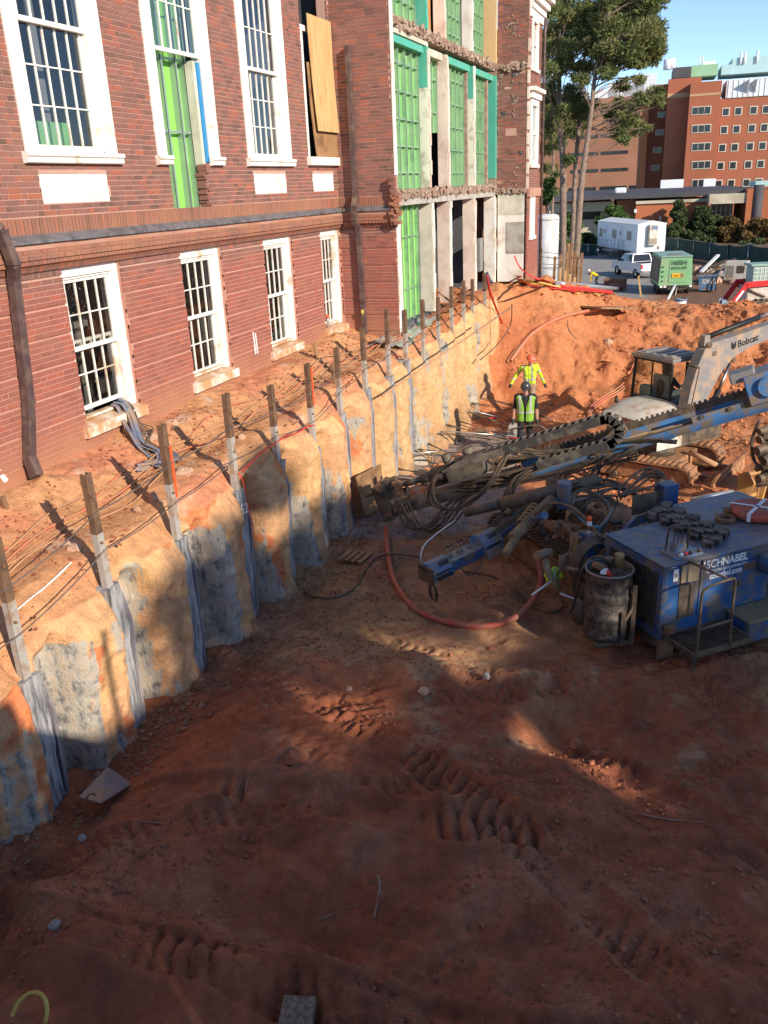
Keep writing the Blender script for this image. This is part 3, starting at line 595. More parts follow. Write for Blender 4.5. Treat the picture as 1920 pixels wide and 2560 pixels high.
for k in range(60): s = rr.uniform(.04, .10); m.box((rr.uniform(1.4, 2.25), YP-.02+rr.uniform(-.03, .02), 3.2+rr.uniform(-.09, .09)), (s, .1, s*.8), Matrix.Rotation(rr.uniform(0, 3), 3, 'Y'), .7)
m.build('floor_slab_edge', M['concrete'], bld, kind='stuff')
# far front: windows, cornice, pipe
def simple_win(y0, y1, z0, z1, zr, lab):
    w = MB().bb((XF+.04, y0, z0), (XF-.1, y0+.16, z1)).bb((XF+.04, y1-.16, z0), (XF-.1, y1, z1)).bb((XF+.04, y0+.16, z1-.18), (XF-.1, y1-.16, z1)).bb((XF+.08, y0-.06, z0-.1), (XF-.05, y1+.06, z0)).build('window', M['white'], bld, .005, label=lab)
    m = MB(); m.bb((XF, y0+.16, z0), (XF-.06, y0+.23, z1-.18)); m.bb((XF, y1-.23, z0), (XF-.06, y1-.16, z1-.18)); m.bb((XF+.01, y0+.23, zr-.04), (XF-.06, y1-.23, zr+.04)); m.bb((XF, y0+.23, z0), (XF-.06, y1-.23, z0+.08)); m.build('sash', M['white'], w)
    MB().bb((XF-.03, y0+.23, z0+.08), (XF-.036, y1-.23, zr-.04)).build('pane', M['glass'], w); MB().bb((XF-.03, y0+.23, zr+.04), (XF-.036, y1-.23, z1-.18)).build('pane', M['glass'], w)
simple_win(28.34, 29.32, 3.2, 4.6, 3.85, 'top window of the far brick front'); simple_win(28.5, 29.2, -1.65, -.3, -1.0, 'bottom window of the far brick front')
simple_win(28.34, 29.55, .5, 2.35, 1.4, 'middle window of the far brick front under a white hood')
m = MB(); m.bb((XF, 28.2, 2.36), (XF+.10, 29.7, 2.55)); m.bb((XF, 28.1, 2.55), (XF+.2, 29.8, 2.66)); m.build('window_hood', M['white'], bld, .01)
m = MB()
for k, (d, z0, z1) in enumerate(((.05, 4.5, 4.72), (.10, 4.722, 4.9), (.2, 4.902, 5.1), (.32, 5.102, 5.4), (.45, 5.402, 5.7))): m.bb((XF-.3, YP+.02, z0), (XF+d, 30.05+d, z1))
m.build('cornice', M['white'], bld); MB().tube([(XF+.12, 30.0, 4.7), (XF+.08, 30.0, 4.3), (XF+.08, 30.0, -3.2)], .05, 8).build('downspout', M['downpipe'], bld)
m = MB(); m.bb((XF, 28.06, -.45), (XF+.08, 30.08, -.2)); m.build('band', M['mortar'], bld)
m = MB()
for k in range(10): m.bb((XF-.05, YP-.01, -.2+k*.42), (XF+.012, YP+.12, .12+k*.42+random.random()*.08))
m.build('plaster_edge', M['plaster_pink'], bld)
# ================================================================== terrain
RED, BROWN, OCHRE, ORANGE, TAN, SLURRY, GRAVEL = [np.array(c) for c in ((.34, .108, .048), (.36, .19, .10), (.40, .235, .10), (.46, .17, .070), (.62, .34, .17), (.36, .34, .31), (.31, .29, .265))]
def soilmat():
    m, t, P, N, L = newmat('soil'); at = N('ShaderNodeAttribute'); at.attribute_name = 'Col'
    g = N('ShaderNodeNewGeometry'); n1 = N('ShaderNodeTexNoise'); n1.inputs['Scale'].default_value = 9; n1.inputs['Detail'].default_value = 9; n1.inputs['Roughness'].default_value = .7; L(g.outputs['Position'], n1.inputs[0])
    n2 = N('ShaderNodeTexVoronoi'); n2.inputs['Scale'].default_value = 26; L(g.outputs['Position'], n2.inputs[0])
    n3 = N('ShaderNodeTexNoise'); n3.inputs['Scale'].default_value = 60; n3.inputs['Detail'].default_value = 6; n3.inputs['Roughness'].default_value = .7; L(g.outputs['Position'], n3.inputs[0])
    hs = N('ShaderNodeHueSaturation'); r = N('ShaderNodeMapRange'); r.inputs[1].default_value = .28; r.inputs[2].default_value = .72; r.inputs[3].default_value = .72; r.inputs[4].default_value = 1.28
    L(n1.outputs[0], r.inputs[0]); L(r.outputs[0], hs.inputs['Value']); L(at.outputs['Color'], hs.inputs['Color'])
    mx = N('ShaderNodeMix'); mx.data_type = 'RGBA'; mx.blend_type = 'MULTIPLY'; mx.inputs[0].default_value = 1; rr = N('ShaderNodeMapRange'); rr.inputs[1].default_value = .3; rr.inputs[2].default_value = .7; rr.inputs[3].default_value = .78; rr.inputs[4].default_value = 1.2
    L(n3.outputs[0], rr.inputs[0]); L(hs.outputs[0], mx.inputs[6]); L(rr.outputs[0], mx.inputs[7]); L(mx.outputs[2], P.inputs['Base Color'])
    ro = N('ShaderNodeMapRange'); ro.inputs[3].default_value = .35; ro.inputs[4].default_value = .95; L(at.outputs['Alpha'], ro.inputs[0]); L(ro.outputs[0], P.inputs['Roughness']); P.inputs['Specular IOR Level'].default_value = .25
    b = N('ShaderNodeBump'); b.inputs['Strength'].default_value = .6; b.inputs['Distance'].default_value = .03; L(n1.outputs[0], b.inputs['Height'])
    b2 = N('ShaderNodeBump'); b2.inputs['Strength'].default_value = .6; b2.inputs['Distance'].default_value = .016; va = N('ShaderNodeMath'); va.operation = 'MULTIPLY_ADD'; va.inputs[1].default_value = -.5; L(n2.outputs['Distance'], va.inputs[0]); L(n3.outputs[0], va.inputs[2]); L(va.outputs[0], b2.inputs['Height']); L(b.outputs[0], b2.inputs['Normal'])
    L(b2.outputs[0], P.inputs['Normal']); return m
M['soil'] = soilmat()
def cutmat():
    m = soilmat(); m.name = 'cut_soil'; t = m.node_tree; N, L = t.nodes.new, t.links.new; P = t.nodes['Principled BSDF']; base = P.inputs['Base Color'].links[0].from_socket
    g = N('ShaderNodeNewGeometry'); mp = N('ShaderNodeMapping'); mp.inputs['Scale'].default_value = (1, 1, .28); L(g.outputs['Position'], mp.inputs[0])
    def noise(sc, src, d=8, r=.68):
        n = N('ShaderNodeTexNoise'); n.inputs['Scale'].default_value = sc; n.inputs['Detail'].default_value = d; n.inputs['Roughness'].default_value = r; L(src, n.inputs[0]); return n.outputs[0]
    a = N('ShaderNodeAttribute'); a.attribute_name = 'slurry_shade'
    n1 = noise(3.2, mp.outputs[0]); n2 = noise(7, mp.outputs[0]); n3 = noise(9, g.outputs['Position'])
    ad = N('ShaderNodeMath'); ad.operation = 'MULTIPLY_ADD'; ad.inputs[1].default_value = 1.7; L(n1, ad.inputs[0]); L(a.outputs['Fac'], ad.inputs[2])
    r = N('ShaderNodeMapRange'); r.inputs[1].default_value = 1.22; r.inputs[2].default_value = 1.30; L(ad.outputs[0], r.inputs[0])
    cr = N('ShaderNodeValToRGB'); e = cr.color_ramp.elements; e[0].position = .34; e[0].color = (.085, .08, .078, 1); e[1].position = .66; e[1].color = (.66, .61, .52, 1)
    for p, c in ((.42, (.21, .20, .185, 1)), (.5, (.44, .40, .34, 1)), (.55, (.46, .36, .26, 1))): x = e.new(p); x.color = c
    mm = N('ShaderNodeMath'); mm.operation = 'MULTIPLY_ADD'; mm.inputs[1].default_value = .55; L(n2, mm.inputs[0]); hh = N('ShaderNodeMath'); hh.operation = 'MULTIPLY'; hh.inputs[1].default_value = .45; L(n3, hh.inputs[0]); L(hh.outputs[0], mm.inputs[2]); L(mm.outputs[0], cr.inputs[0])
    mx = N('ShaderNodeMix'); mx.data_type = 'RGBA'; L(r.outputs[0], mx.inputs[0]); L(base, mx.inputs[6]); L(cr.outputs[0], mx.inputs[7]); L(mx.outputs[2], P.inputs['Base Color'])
    nb = P.inputs['Normal'].links[0].from_socket; b = N('ShaderNodeBump'); b.inputs['Strength'].default_value = .6; b.inputs['Distance'].default_value = .035; L(n2, b.inputs['Height']); L(nb, b.inputs['Normal']); L(b.outputs[0], P.inputs['Normal']); return m
M['cut'] = cutmat()
def interp(x, pts):
    a = np.array(pts); return np.interp(x, a[:, 0], a[:, 1])
def mixc(a, b, f):
    f = np.asarray(f)[..., None]; return a*(1-f)+b*f
ZB = [(0, -3.55), (7.6, -3.28), (12, -3.12), (17, -3.05), (20, -2.95), (30, -2.85)]
ZE = [(0, -4.5), (5, -4.12), (6.9, -3.80), (8.2, -3.76), (9.7, -3.62), (11, -3.53), (12.2, -3.62), (13.5, -3.46), (14.7, -3.36), (16, -3.4), (18.3, -3.38), (20.5, -3.14), (22, -3.04), (25, -3.0)]
def H(x, y):
    x = np.asarray(x, float); y = np.asarray(y, float)
    zf = -5.74-.32*sstep(14, 21, y)+.34*sstep(9.2, 6.4, y+.25*(x-4)*sstep(2, 4, x)+.7*fbm(x, y, 2.5, 3, 5))*sstep(12, 6, x)*sstep(2.2, 3.6, x)
    zf = zf+.16*fbm(x, y, 2.2, 4, 1)+.12*fbm(x, y, .7, 4, 2)+.13*np.maximum(fbm(x, y, .9, 3, 33)-.15, 0)-.12*np.maximum(fbm(x, y, 1.1, 3, 36)-.2, 0)
    zf = zf+.16*np.exp(-((y-8.9-.22*(x-5.4)+.5*fbm(x, y, 1.6, 2, 8))/.28)**2)*sstep(4.0, 5, x)*sstep(9.5, 7.5, x)          # ridge of spoil
    zf = zf-.20*np.exp(-(((x-6.9)/.55)**2+((y-8.0)/.42)**2))-.22*np.exp(-(((x-5.0)/.8)**2+((y-4.6)/.35)**2))
    zf = zf+.22*np.exp(-((y-4.05+.12*np.sin(x*2.1)+.3*fbm(x, y, 1.2, 2, 12))/.22)**2)*sstep(7.2, 5.6, x)
    zf = zf+np.exp(-((x-2.1)/.38)**2)*(.34*np.maximum(vnoise(y*1.3, y*0+3, 7)-.3, 0)+.14*np.abs(fbm(x, y, .35, 3, 9)))*sstep(16, 13, y)-.12*np.exp(-((x-2.2)/.6)**2)                            # crumbs at the foot of the cut
    # crawler prints
    def tread(cx, cy, an, ln, wd, per, dep):
        u = (x-cx)*math.cos(an)+(y-cy)*math.sin(an); v = -(x-cx)*math.sin(an)+(y-cy)*math.cos(an)
        return dep*sstep(ln, ln*.7, abs(u))*sstep(wd, wd*.7, abs(v))*(np.abs(np.sin(math.pi*(u+.35*v)/per))**.7-.75)
    def ruts(ax_, ay, an, off, wd, per, dep, bend):
        u = (x-ax_)*math.cos(an)+(y-ay)*math.sin(an); v = -(x-ax_)*math.sin(an)+(y-ay)*math.cos(an)-bend*u*u-.10*fbm(u, u*0+off, 1.4, 2, 77); g = 0
        for o in (-off, off):
            e = np.abs(v-o); m = sstep(wd, wd*.72, e); pr = sstep(-.15, .25, fbm(x, y, .8, 3, 78)+.05); g = g+m*(-dep*.5+dep*pr*(np.abs(np.sin(math.pi*(u+.3*(v-o)+.03*fbm(x, y, .3, 2, 79))/per))**.6-.6))+.35*dep*np.exp(-((e-wd*1.12)/.06)**2)*(.4+pr)
        return g*sstep(2.2, 3.2, x)*sstep(11.5, 10.2, y)
    zf = zf+1.5*ruts(7.0, 5.1, .16, .95, .22, .165, .085, .02)+1.2*ruts(6.4, 7.2, -.55, .85, .22, .15, .07, -.03)+1.0*ruts(7.8, 8.6, .62, .9, .2, .14, .06, .02)
    # slope and spoil mound beyond the pit, then the yard
    yf = 22.2+.42*np.clip(x-2, -4, 6)+.9*fbm(x, y*0+3, 3.5, 3, 21)
    zc = interp(x, [(-5, -2.9), (1.3, -2.95), (2.5, -3.15), (3.6, -3.48), (4.5, -3.78), (5.7, -4.08), (7.6, -4.35), (9.5, -4.6), (16, -4.75), (40, -5.4)])+.22*fbm(x, y, 3, 3, 23)
    ln = interp(x, [(1, 3.0), (3, 5.0), (6, 7.5), (12, 8.0)])
    s = np.clip((y-yf)/ln, 0, 1); s = s*s*(3-2*s)*.55+.45*s
    lump = 1.25*(.42*fbm(x, y, 1.9, 4, 31)+.30*np.abs(fbm(x, y, .9, 4, 35))-.22*np.abs(fbm(x+.6*y, y*.35, .8, 3, 37)))*sstep(-.5, 1.5, y-yf)*sstep(40, 32, y)
    z = zf+(zc-zf)*s+lump
    far = -7.4-1.5*sstep(110, 220, y); st_ = interp(x, [(1, 28.0), (4, 29.5), (7, 32.5)]); tq = np.clip((y-st_)/20, 0, 1)
    z = z+(far-z)*(.5*tq+.5*tq*tq*(3-2*tq))
    z = np.where((x < 1.75) & (y < 24.2), -6.4, z)
    return z
def axis_(segs):
    out = []
    for a, b, st in segs: out.append(np.arange(a, b, st))
    return np.concatenate(out+[[segs[-1][1]]])
xs = axis_([(-420, -60, 60), (-60, -10, 10), (-10, 1.5, 1.0), (1.5, 9.5, .025), (9.5, 15, .06), (15, 24, .3), (24, 60, 4), (60, 480, 60)])
ys = axis_([(-60, -6, 9), (-6, 1.5, .3), (1.5, 11.5, .025), (11.5, 22, .055), (22, 36, .09), (36, 60, .6), (60, 120, 6), (120, 900, 78)])
X, Y = np.meshgrid(xs, ys); X = X.astype(float); Y = Y.astype(float); Z = H(X, Y)
fine = sstep(24, 12, X)*sstep(48, 30, Y)*sstep(1.2, 1.9, X)
churn = .35+1.1*sstep(-.1, .45, fbm(X, Y, 1.5, 3, 47)); Z = Z+fine*churn*(.034*fbm(X, Y, .2, 5, 41)+.06*np.maximum(fbm(X, Y, .12, 3, 43)-.12, 0)-.04*np.maximum(fbm(X, Y, .35, 3, 44)-.2, 0)+.02*np.abs(fbm(X, Y, .09, 2, 45)))
nA = fbm(X, Y, 1.3, 4, 51); nB = fbm(X, Y, .5, 4, 52); nC = fbm(X, Y, 3.2, 4, 53); nD = fbm(X, Y, .22, 3, 54)
C = np.zeros(X.shape+(3,))+BROWN
C = mixc(C, RED, sstep(9.4, 7.6, Y-.35*(X-4)*sstep(3, 5, X)+1.3*nA))
C = mixc(C, np.array([.38, .17, .09]), sstep(.05, .55, nB+.3*nA)*.6); C = mixc(C, np.array([.21, .07, .038]), sstep(.1, .5, -nB)*.5)
C = mixc(C, OCHRE, sstep(.18, .5, nA)*sstep(7.5, 9.5, Y)*sstep(20, 14, Y)*.65)
C = mixc(C, np.array([.42, .28, .15]), sstep(.25, .55, nB+.25*np.exp(-((Y-8.9-.22*(X-5.4))/.4)**2))*sstep(6, 8.3, Y)*sstep(14, 10, Y)*.6)
C = mixc(C, ORANGE, sstep(13.2, 16.5, Y+1.2*nA))
C = mixc(C, np.array([.55, .27, .12]), sstep(.1, .5, nC)*sstep(14, 18, Y)*.5); C = mixc(C, np.array([.40, .12, .05]), sstep(.2, .5, nA)*sstep(18, 24, Y)*.6)
wet = np.exp(-((X-2.9)/1.5)**2)*sstep(12.0, 13.5, Y)*sstep(22.5, 19.5, Y); wetm = sstep(.28, .55, wet+.5*nA)
C = mixc(C, np.array([.24, .22, .20]), wetm*.85); pud = sstep(.3, .5, np.exp(-(((X-3.6)/.8)**2+((Y-18.2)/.9)**2))+.25*nB-.2)
C = mixc(C, np.array([.12, .085, .06]), pud); damp = np.exp(-(((X-3.6)/1.1)**2+((Y-12.3)/.8)**2))*.7
C = mixc(C, np.array([.13, .105, .09]), sstep(.3, .7, damp+.3*nA)*.8)
C = mixc(C, GRAVEL, sstep(40, 46, Y+1.5*nC)*sstep(5.5, 3.0, X-.02*(Y-50))); C = mixc(C, np.array([.12, .085, .06]), sstep(38, 46, Y)*sstep(3, 6, X-.02*(Y-50))*.75)
C = mixc(C, np.array([.07, .09, .03]), sstep(104, 112, Y))
C = C*(1+.22*nD[..., None])
al = 1-.75*np.clip(pud, 0, 1)-.35*wetm*(nB > 0)
idx = np.arange(X.size).reshape(X.shape)
q = np.stack([idx[:-1, :-1], idx[:-1, 1:], idx[1:, 1:], idx[1:, :-1]], -1).reshape(-1, 4)
ground = mesh_np('ground', np.stack([X, Y, Z], -1).reshape(-1, 3), q, M['soil'], {'Col': ('POINT', 'FLOAT_COLOR', np.concatenate([np.clip(C, .01, .9), np.clip(al, 0, 1)[..., None]], -1).reshape(-1, 4))})
ground['kind'] = 'structure'
def hz(x, y): return float(H(np.array([x]), np.array([y]))[0])
# ------------------------------------------------------------------ the cut bank between the building and the pit
PB = [(65, 1650), (275, 1425), (448, 1310), (595, 1192), (699, 1123), (791, 1092), (857, 1007), (920, 946), (978, 916), (1020, 877), (1064, 868), (1102, 830), (1135, 812), (1164, 787), (1187, 778), (1218, 763)]
PT = [(0, 1348), (220, 1188), (415, 1062), (575, 984), (685, 963), (775, 909), (849, 869), (912, 819), (974, 774), (1019, 774), (1062, 749), (1101, 743), (1134, 716), (1166, 701), (1186, 698), (1215, 683)]
PILE = [3.95]+[onX(*p, 2.0).y for p in PB]+[25.5]
def bay(y):
    P = np.array([-1, 1, 2.5]+PILE); k = np.clip(np.searchsorted(P, y)-1, 0, len(P)-2); s = (y-P[k])/(P[k+1]-P[k])
    rec = -.27*sstep(.07, .15, s)*sstep(.50, .36, s); bul = .15*np.sin(math.pi*np.clip((s-.40)/.62, 0, 1))**.7*sstep(.935, .91, s); fl = -.12*(sstep(.09, .06, s)+sstep(.92, .94, s))
    return (rec+bul+fl)*interp(y, [(0, 1.1), (12, 1), (15, .62), (25, .5)]), s
def bench_z(x, y):
    f = np.clip(x/2.0, 0, 1.1); z = interp(y, ZB)*(1-f)+interp(y, ZE)*f
    z = z-.10*np.exp(-((x-1.05)/.3)**2)*sstep(21, 17, y)+.14*np.exp(-((x-.35)/.25)**2)*(vnoise(y*1.1, y*0, 3)-.2)*sstep(21, 17, y)
    return z+.09*fbm(x, y, .6, 4, 61)+.05*np.maximum(fbm(x, y, .25, 3, 62), 0)
yb = np.concatenate([np.arange(0, 4, .08), np.arange(4, 14, .026), np.arange(14, 25.6, .036)]); nt_, nf_ = 74, 104
tt = np.linspace(0, 1, nt_); YY, TT = np.meshgrid(yb, tt); b_, s_ = bay(YY)
lip = .16*fbm(YY, YY*0+9, .7, 4, 71)
XT = -.05+(1.93+lip*.5+.5*b_*TT**6)*TT; ZTp = bench_z(XT, YY)-.16*sstep(.86, 1, TT)*(1+.8*lip/.16)
ff = np.linspace(0, 1, nf_+1)[1:]; YF, FF = np.meshgrid(yb, ff); bF, sF = bay(YF)
z0 = ZTp[-1][None, :]; zlow = -6.25; ZF = z0+(zlow-z0)*FF; dz = z0-ZF
x0 = XT[-1][None, :]
rid = np.abs(fbm(YF*1.0, ZF*.22, .22, 3, 85)); scr = np.abs(fbm(YF+.5*ZF, ZF*.6, .30, 3, 86))
XFc = 2.0+bF*sstep(.02, .30, dz)+.06*fbm(YF, ZF, .5, 4, 81)+.07*fbm(YF, ZF*.3, .4, 4, 82)*(sF < .93)*(sF > .05)-.10*rid*(sF < .5)*(sF > .05)-.05*np.maximum(fbm(YF, ZF, .28, 3, 87)-.2, 0)-.03*rid*(sF >= .5)-.03*scr+.022*fbm(YF, ZF, .10, 3, 83)
XFc = XFc+(x0-XFc)*np.exp(-(dz/.07)**1.3)+.10*sstep(1.7, 2.5, dz)*(sF > .4)
XA = np.concatenate([XT, XFc]); YA = np.concatenate([YY, YF]); ZA = np.concatenate([ZTp, ZF])
cT = np.zeros(XT.shape+(3,))+np.array([.58, .29, .135]); cT = mixc(cT, np.array([.58, .23, .12]), sstep(.0, .5, fbm(XT, YY, .9, 4, 91)+.35*np.exp(-((XT-.4)/.3)**2))); cT = mixc(cT, np.array([.44, .22, .10]), np.exp(-((XT-1.05)/.35)**2)*.7*sstep(21, 17, YY)); cT = mixc(cT, np.array([.60, .42, .30]), sstep(.35, .6, fbm(XT, YY, .4, 4, 92))*.7)
cT = mixc(cT, ORANGE, sstep(18.5, 20.5, YY))
e1 = fbm(YF*1.6, ZF*.45, .8, 5, 93); e2 = fbm(YF, ZF, .5, 5, 94); e3 = fbm(YF*3, ZF*.3, .8, 4, 95)
cF = np.zeros(XFc.shape+(3,))+TAN; cF = mixc(cF, np.array([.66, .38, .17]), sstep(-.1, .5, e2)); 
gz = np.clip(.5+.95*e1+.62*np.exp(-((sF+.22*fbm(YF, ZF, .5, 4, 111)-.27)/.2)**2)-.42-.22*(sF > .6)+.42*sstep(8.2, 6, YF)+.15*sstep(1.0, 1.9, dz)-.25*sstep(13, 16, YF), 0, 1)*sstep(.15, .5, dz+.5*e2)  # slurry patches; extra grey at the near end stands in for shadow
cF = mixc(cF, np.array([.62, .17, .06]), sstep(.28, .5, fbm(YF, ZF, .35, 4, 96)+.15*(sF > .75))*.8)
cF = mixc(cF, np.array([.55, .22, .11]), sstep(-.1, .3, fbm(YF, ZF*.2, 2.2, 3, 97))*sstep(9, 10.5, YF)*sstep(14.5, 12.5, YF)*.8)
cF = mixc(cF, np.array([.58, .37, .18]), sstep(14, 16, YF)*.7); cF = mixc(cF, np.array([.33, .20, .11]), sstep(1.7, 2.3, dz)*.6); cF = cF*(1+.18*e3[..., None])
CA = np.concatenate([cT, cF]); CA = CA*(1+.15*fbm(XA+YA, ZA+YA*.3, .15, 3, 98)[..., None])
idx = np.arange(XA.size).reshape(XA.shape); q = np.stack([idx[:-1, :-1], idx[1:, :-1], idx[1:, 1:], idx[:-1, 1:]], -1).reshape(-1, 4)
bank = mesh_np('soil_bank', np.stack([XA, YA, ZA], -1).reshape(-1, 3), q, M['cut'], {'Col': ('POINT', 'FLOAT_COLOR', np.clip(CA, .01, .9).reshape(-1, 3)), 'slurry_shade': ('POINT', 'FLOAT', np.concatenate([np.zeros(XT.shape), gz]).ravel())}); bank['kind'] = 'structure'
def bz(x, y): return float(bench_z(np.array([x]), np.array([y]))[0])
# ------------------------------------------------------------------ added unseen building blocks outside the frame, shaped to shade the pit
AV, HV = V(math.sin(SUN_AZ), math.cos(SUN_AZ), 0), V(math.cos(SUN_AZ), -math.sin(SUN_AZ), 0)
wing = thing('shade_caster_wing', 'added unseen brick wing outside the frame, shaped to shade the pit', 'building', tuple(HV*34+AV*3+V(0, 0, -7)))
def block(a0, a1, btop, h0=32, h1=44, zb=-8, nm='wall', zt=None):
    zt = zt if zt is not None else (btop+.40674*h0)/.91355
    p = [AV*a0+HV*h0, AV*a1+HV*h0, AV*a1+HV*h1, AV*a0+HV*h1]; MB().prism([v+V(0, 0, zb) for v in p], (0, 0, zt-zb)).build(nm, M['mortar'], wing)
block(6.2, 7.7, -4.4); block(7.7, 9.83, -5.2); block(10.2, 13.1, -5.3); block(13.1, 16.3, -3.35); block(9.83, 10.2, -6.35)
block(9.83, 10.2, 0, 32, 33.5, (-5.15+.40674*32)/.91355, 'shade_bridge', 10.2)  # added over the slit to bound the streak of sun
ter = thing('shade_terrace_wall', 'added unseen terrace wall behind the camera, shaped to shade the near cut', 'wall', tuple(HV*10.5+AV*2+V(0, 0, -6)))  # added, unseen; its outline follows the crisp shade on the cut
def tblock(poly, nm='parapet'):
    MB().prism([AV*a+HV*10+V(0, 0, (b+4.0674)/.91355 if b > -50 else -7) for a, b in poly], HV*.5).build(nm, M['mortar'], ter)
tblock([(-14, -99), (5.52, -99), (5.52, -3.66), (-14, -3.5)]); tblock([(5.525, -99), (6.6, -99), (6.55, -4.62), (5.62, -4.0), (5.525, -3.95)]); tblock([(6.605, -99), (7.3, -99), (7.3, -4.75), (6.605, -4.66)])
tblock([(6.63, -4.67), (6.70, -4.67), (6.68, -3.35), (6.61, -3.35)], 'rail_post')  # unseen post added for its thin shadow on the cut
for k in range(5): MB().box(tuple(HV*31.95+AV*(-6+3.6*k)+V(0, 0, 2)), (.1, 1.4, 1.9), Matrix.Rotation(-SUN_AZ, 3, 'Z')).build('window', M['interior'], wing)
# ================================================================== soldier piles, guard posts, cables
M['pile'] = pmat('grout_stained_pile', (.135, .132, .14), .65, var=.55, vs=7, dirt=(.40, .39, .38), damt=.52, ds=5, bump=.5, bs=22, stretch=(3, 3, .45))
M['pile2'] = pmat('timber_edge', (.17, .15, .17), .75, var=.35, vs=4, dirt=(.30, .26, .25), damt=.4, ds=3, bump=.5, bs=10, stretch=(6, 6, .4))
M['post_rust'] = pmat('rusty_post', (.13, .075, .045), .8, .1, var=.35, vs=9, dirt=(.20, .11, .06), damt=.4, ds=6, bump=.2)
M['post_grey'] = pmat('grey_painted_post', (.40, .37, .33), .7, var=.15, vs=6, dirt=(.30, .20, .13), damt=.35, ds=6)
PX = 2.0
ordn = ['nearest the camera', 'second from the camera', 'third from the camera', 'fourth from the camera', 'fifth', 'sixth', 'seventh', 'eighth', 'ninth', 'tenth', 'eleventh', 'twelfth', 'thirteenth', 'fourteenth', 'fifteenth', 'last before the mound']
tops = []
for i, (b, t) in enumerate(zip(PB, PT)):
    B = onX(*b, PX); T = onX(*t, PX); B.x = T.x = PX-.03
    lean = (T.y-B.y)*.6; T = V(T.x, B.y+lean, T.z); dn = B-V(0, 0, .5); d = (T-dn)
    extra = {0: 'cut off by the left edge of the picture', 2: 'with an orange painted stripe', 5: 'with an orange painted edge', 3: 'above the pile chalked 52'}.get(i, '')
    lab = 'rusty grey-footed guard post, %s %s' % (ordn[i], extra)
    p = thing('guard_post', lab.strip(), 'post', tuple(B), 'guard posts along the pit edge')
    tops.append((B, T))
    w = .098; f = .012; sp = dn+d*(.58 if i % 3 else .64)
    def chan(p0, p1, nm, mat, e=0):
        m = MB(); ax = (p1-p0).normalized(); m.bar(p0+V(.035, 0, 0), p1+V(.035, 0, 0), f+e, w+e, (1, 0, 0)) if False else None
        m.bar(p0, p1, w+e, f+e, (1, 0, 0)); m.bar(p0+V(-.035, w/2-f/2, 0), p1+V(-.035, w/2-f/2, 0), f+e, .07, (1, 0, 0)); m.bar(p0+V(-.035, -w/2+f/2, 0), p1+V(-.035, -w/2+f/2, 0), f+e, .07, (1, 0, 0))
        return m.build(nm, mat, p)
    chan(sp, T, 'post_top', M['post_rust']); chan(dn, sp, 'post_foot', M['post_grey'], .002)
    if i in (2, 5): MB().bar(sp.lerp(T, -.25 if i == 2 else .05)+V(.012, .05, 0), sp.lerp(T, .62 if i == 2 else .9)+V(.012, .05, 0), .03, .02, (1, 0, 0)).build('orange_stripe', M['orange_flo'], p)
    for h in (.36, .80):
        q = dn+d*h*.75+d*.25; MB().cyl(q+V(.0, -.02, 0), q+V(.04, -.02, 0), .014, n=6).build('bolt', M['rust'], p)
for k, (h, lab) in enumerate(((.62, 'upper steel guard cable strung from post to post along the pit edge'), (.22, 'lower steel guard cable strung from post to post along the pit edge'))):
    pts = []
    for (B, T) in tops:
        q = B.lerp(T, h)+V(.022, 0, 0)
        if pts:
            a = pts[-1]
            for s in (.25, .5, .75): pts.append(a.lerp(q, s)-V(0, 0, .035*(1-(2*s-1)**2)))
        pts.append(q)
    tag(MB().tube([pts[0]-V(0, 1.3, .05)]+pts, .0075, 5).build('guard_cable', M['cable']), lab, 'cable')
for i, (B, T) in enumerate([(V(PX, PILE[0], -4.05), None)]+tops[:10]):
    y = B.y; zt = B.z-.10-(.10 if i else .3); lab = 'grey grout-streaked soldier pile face, %s along the cut' % (['at the left edge of the picture', 'below the post at the left edge', 'second post', 'below the post with the orange stripe', 'chalked 52', 'below the fifth post', 'below the post with the orange edge', 'below the seventh post', 'below the eighth post', 'below the ninth post', 'below the tenth post'][i])
    p = thing('soldier_pile', lab, 'pile', (PX, y, zt), 'soldier piles in the cut')
    m = MB(); rr = random.Random(i); n = 12; wd = .27; vs = []
    for k in range(n+1):
        z = zt+(-6.3-zt)*k/n; j = .018
        vs += [(PX+.03+rr.uniform(-.01, .012), y-wd/2+rr.uniform(-j, j), z), (PX+.0+rr.uniform(-.012, .02), y+wd/2+rr.uniform(-j, j), z), (PX-.25, y+wd/2, z), (PX-.25, y-wd/2, z)]
    m.add(vs, [tuple(range(4))[::-1], tuple(4*n+q for q in range(4))]+[(4*k+a, 4*k+(a+1) % 4, 4*k+4+(a+1) % 4, 4*k+4+a) for k in range(n) for a in range(4)]); m.build('flange', M['pile'], p)
    m = MB(); m.prism([(PX-.05, y+wd/2+.01, zt-.15), (PX+.0, y+wd/2+.05, zt-.5), (PX-.02, y+wd/2+.02, -6.2), (PX-.2, y+wd/2+.0, -6.2), (PX-.2, y+wd/2+.0, zt-.1)], (0, .05, 0)); m.build('grout_fin', M['pile2'], p)
    if i == 4: text('52', (PX+.052, y-.10, zt-.33), (0, 1, -.1), (0, 0, 1), .19, .15, M['whitetext'], p, 'chalk_number', .001, -.012)
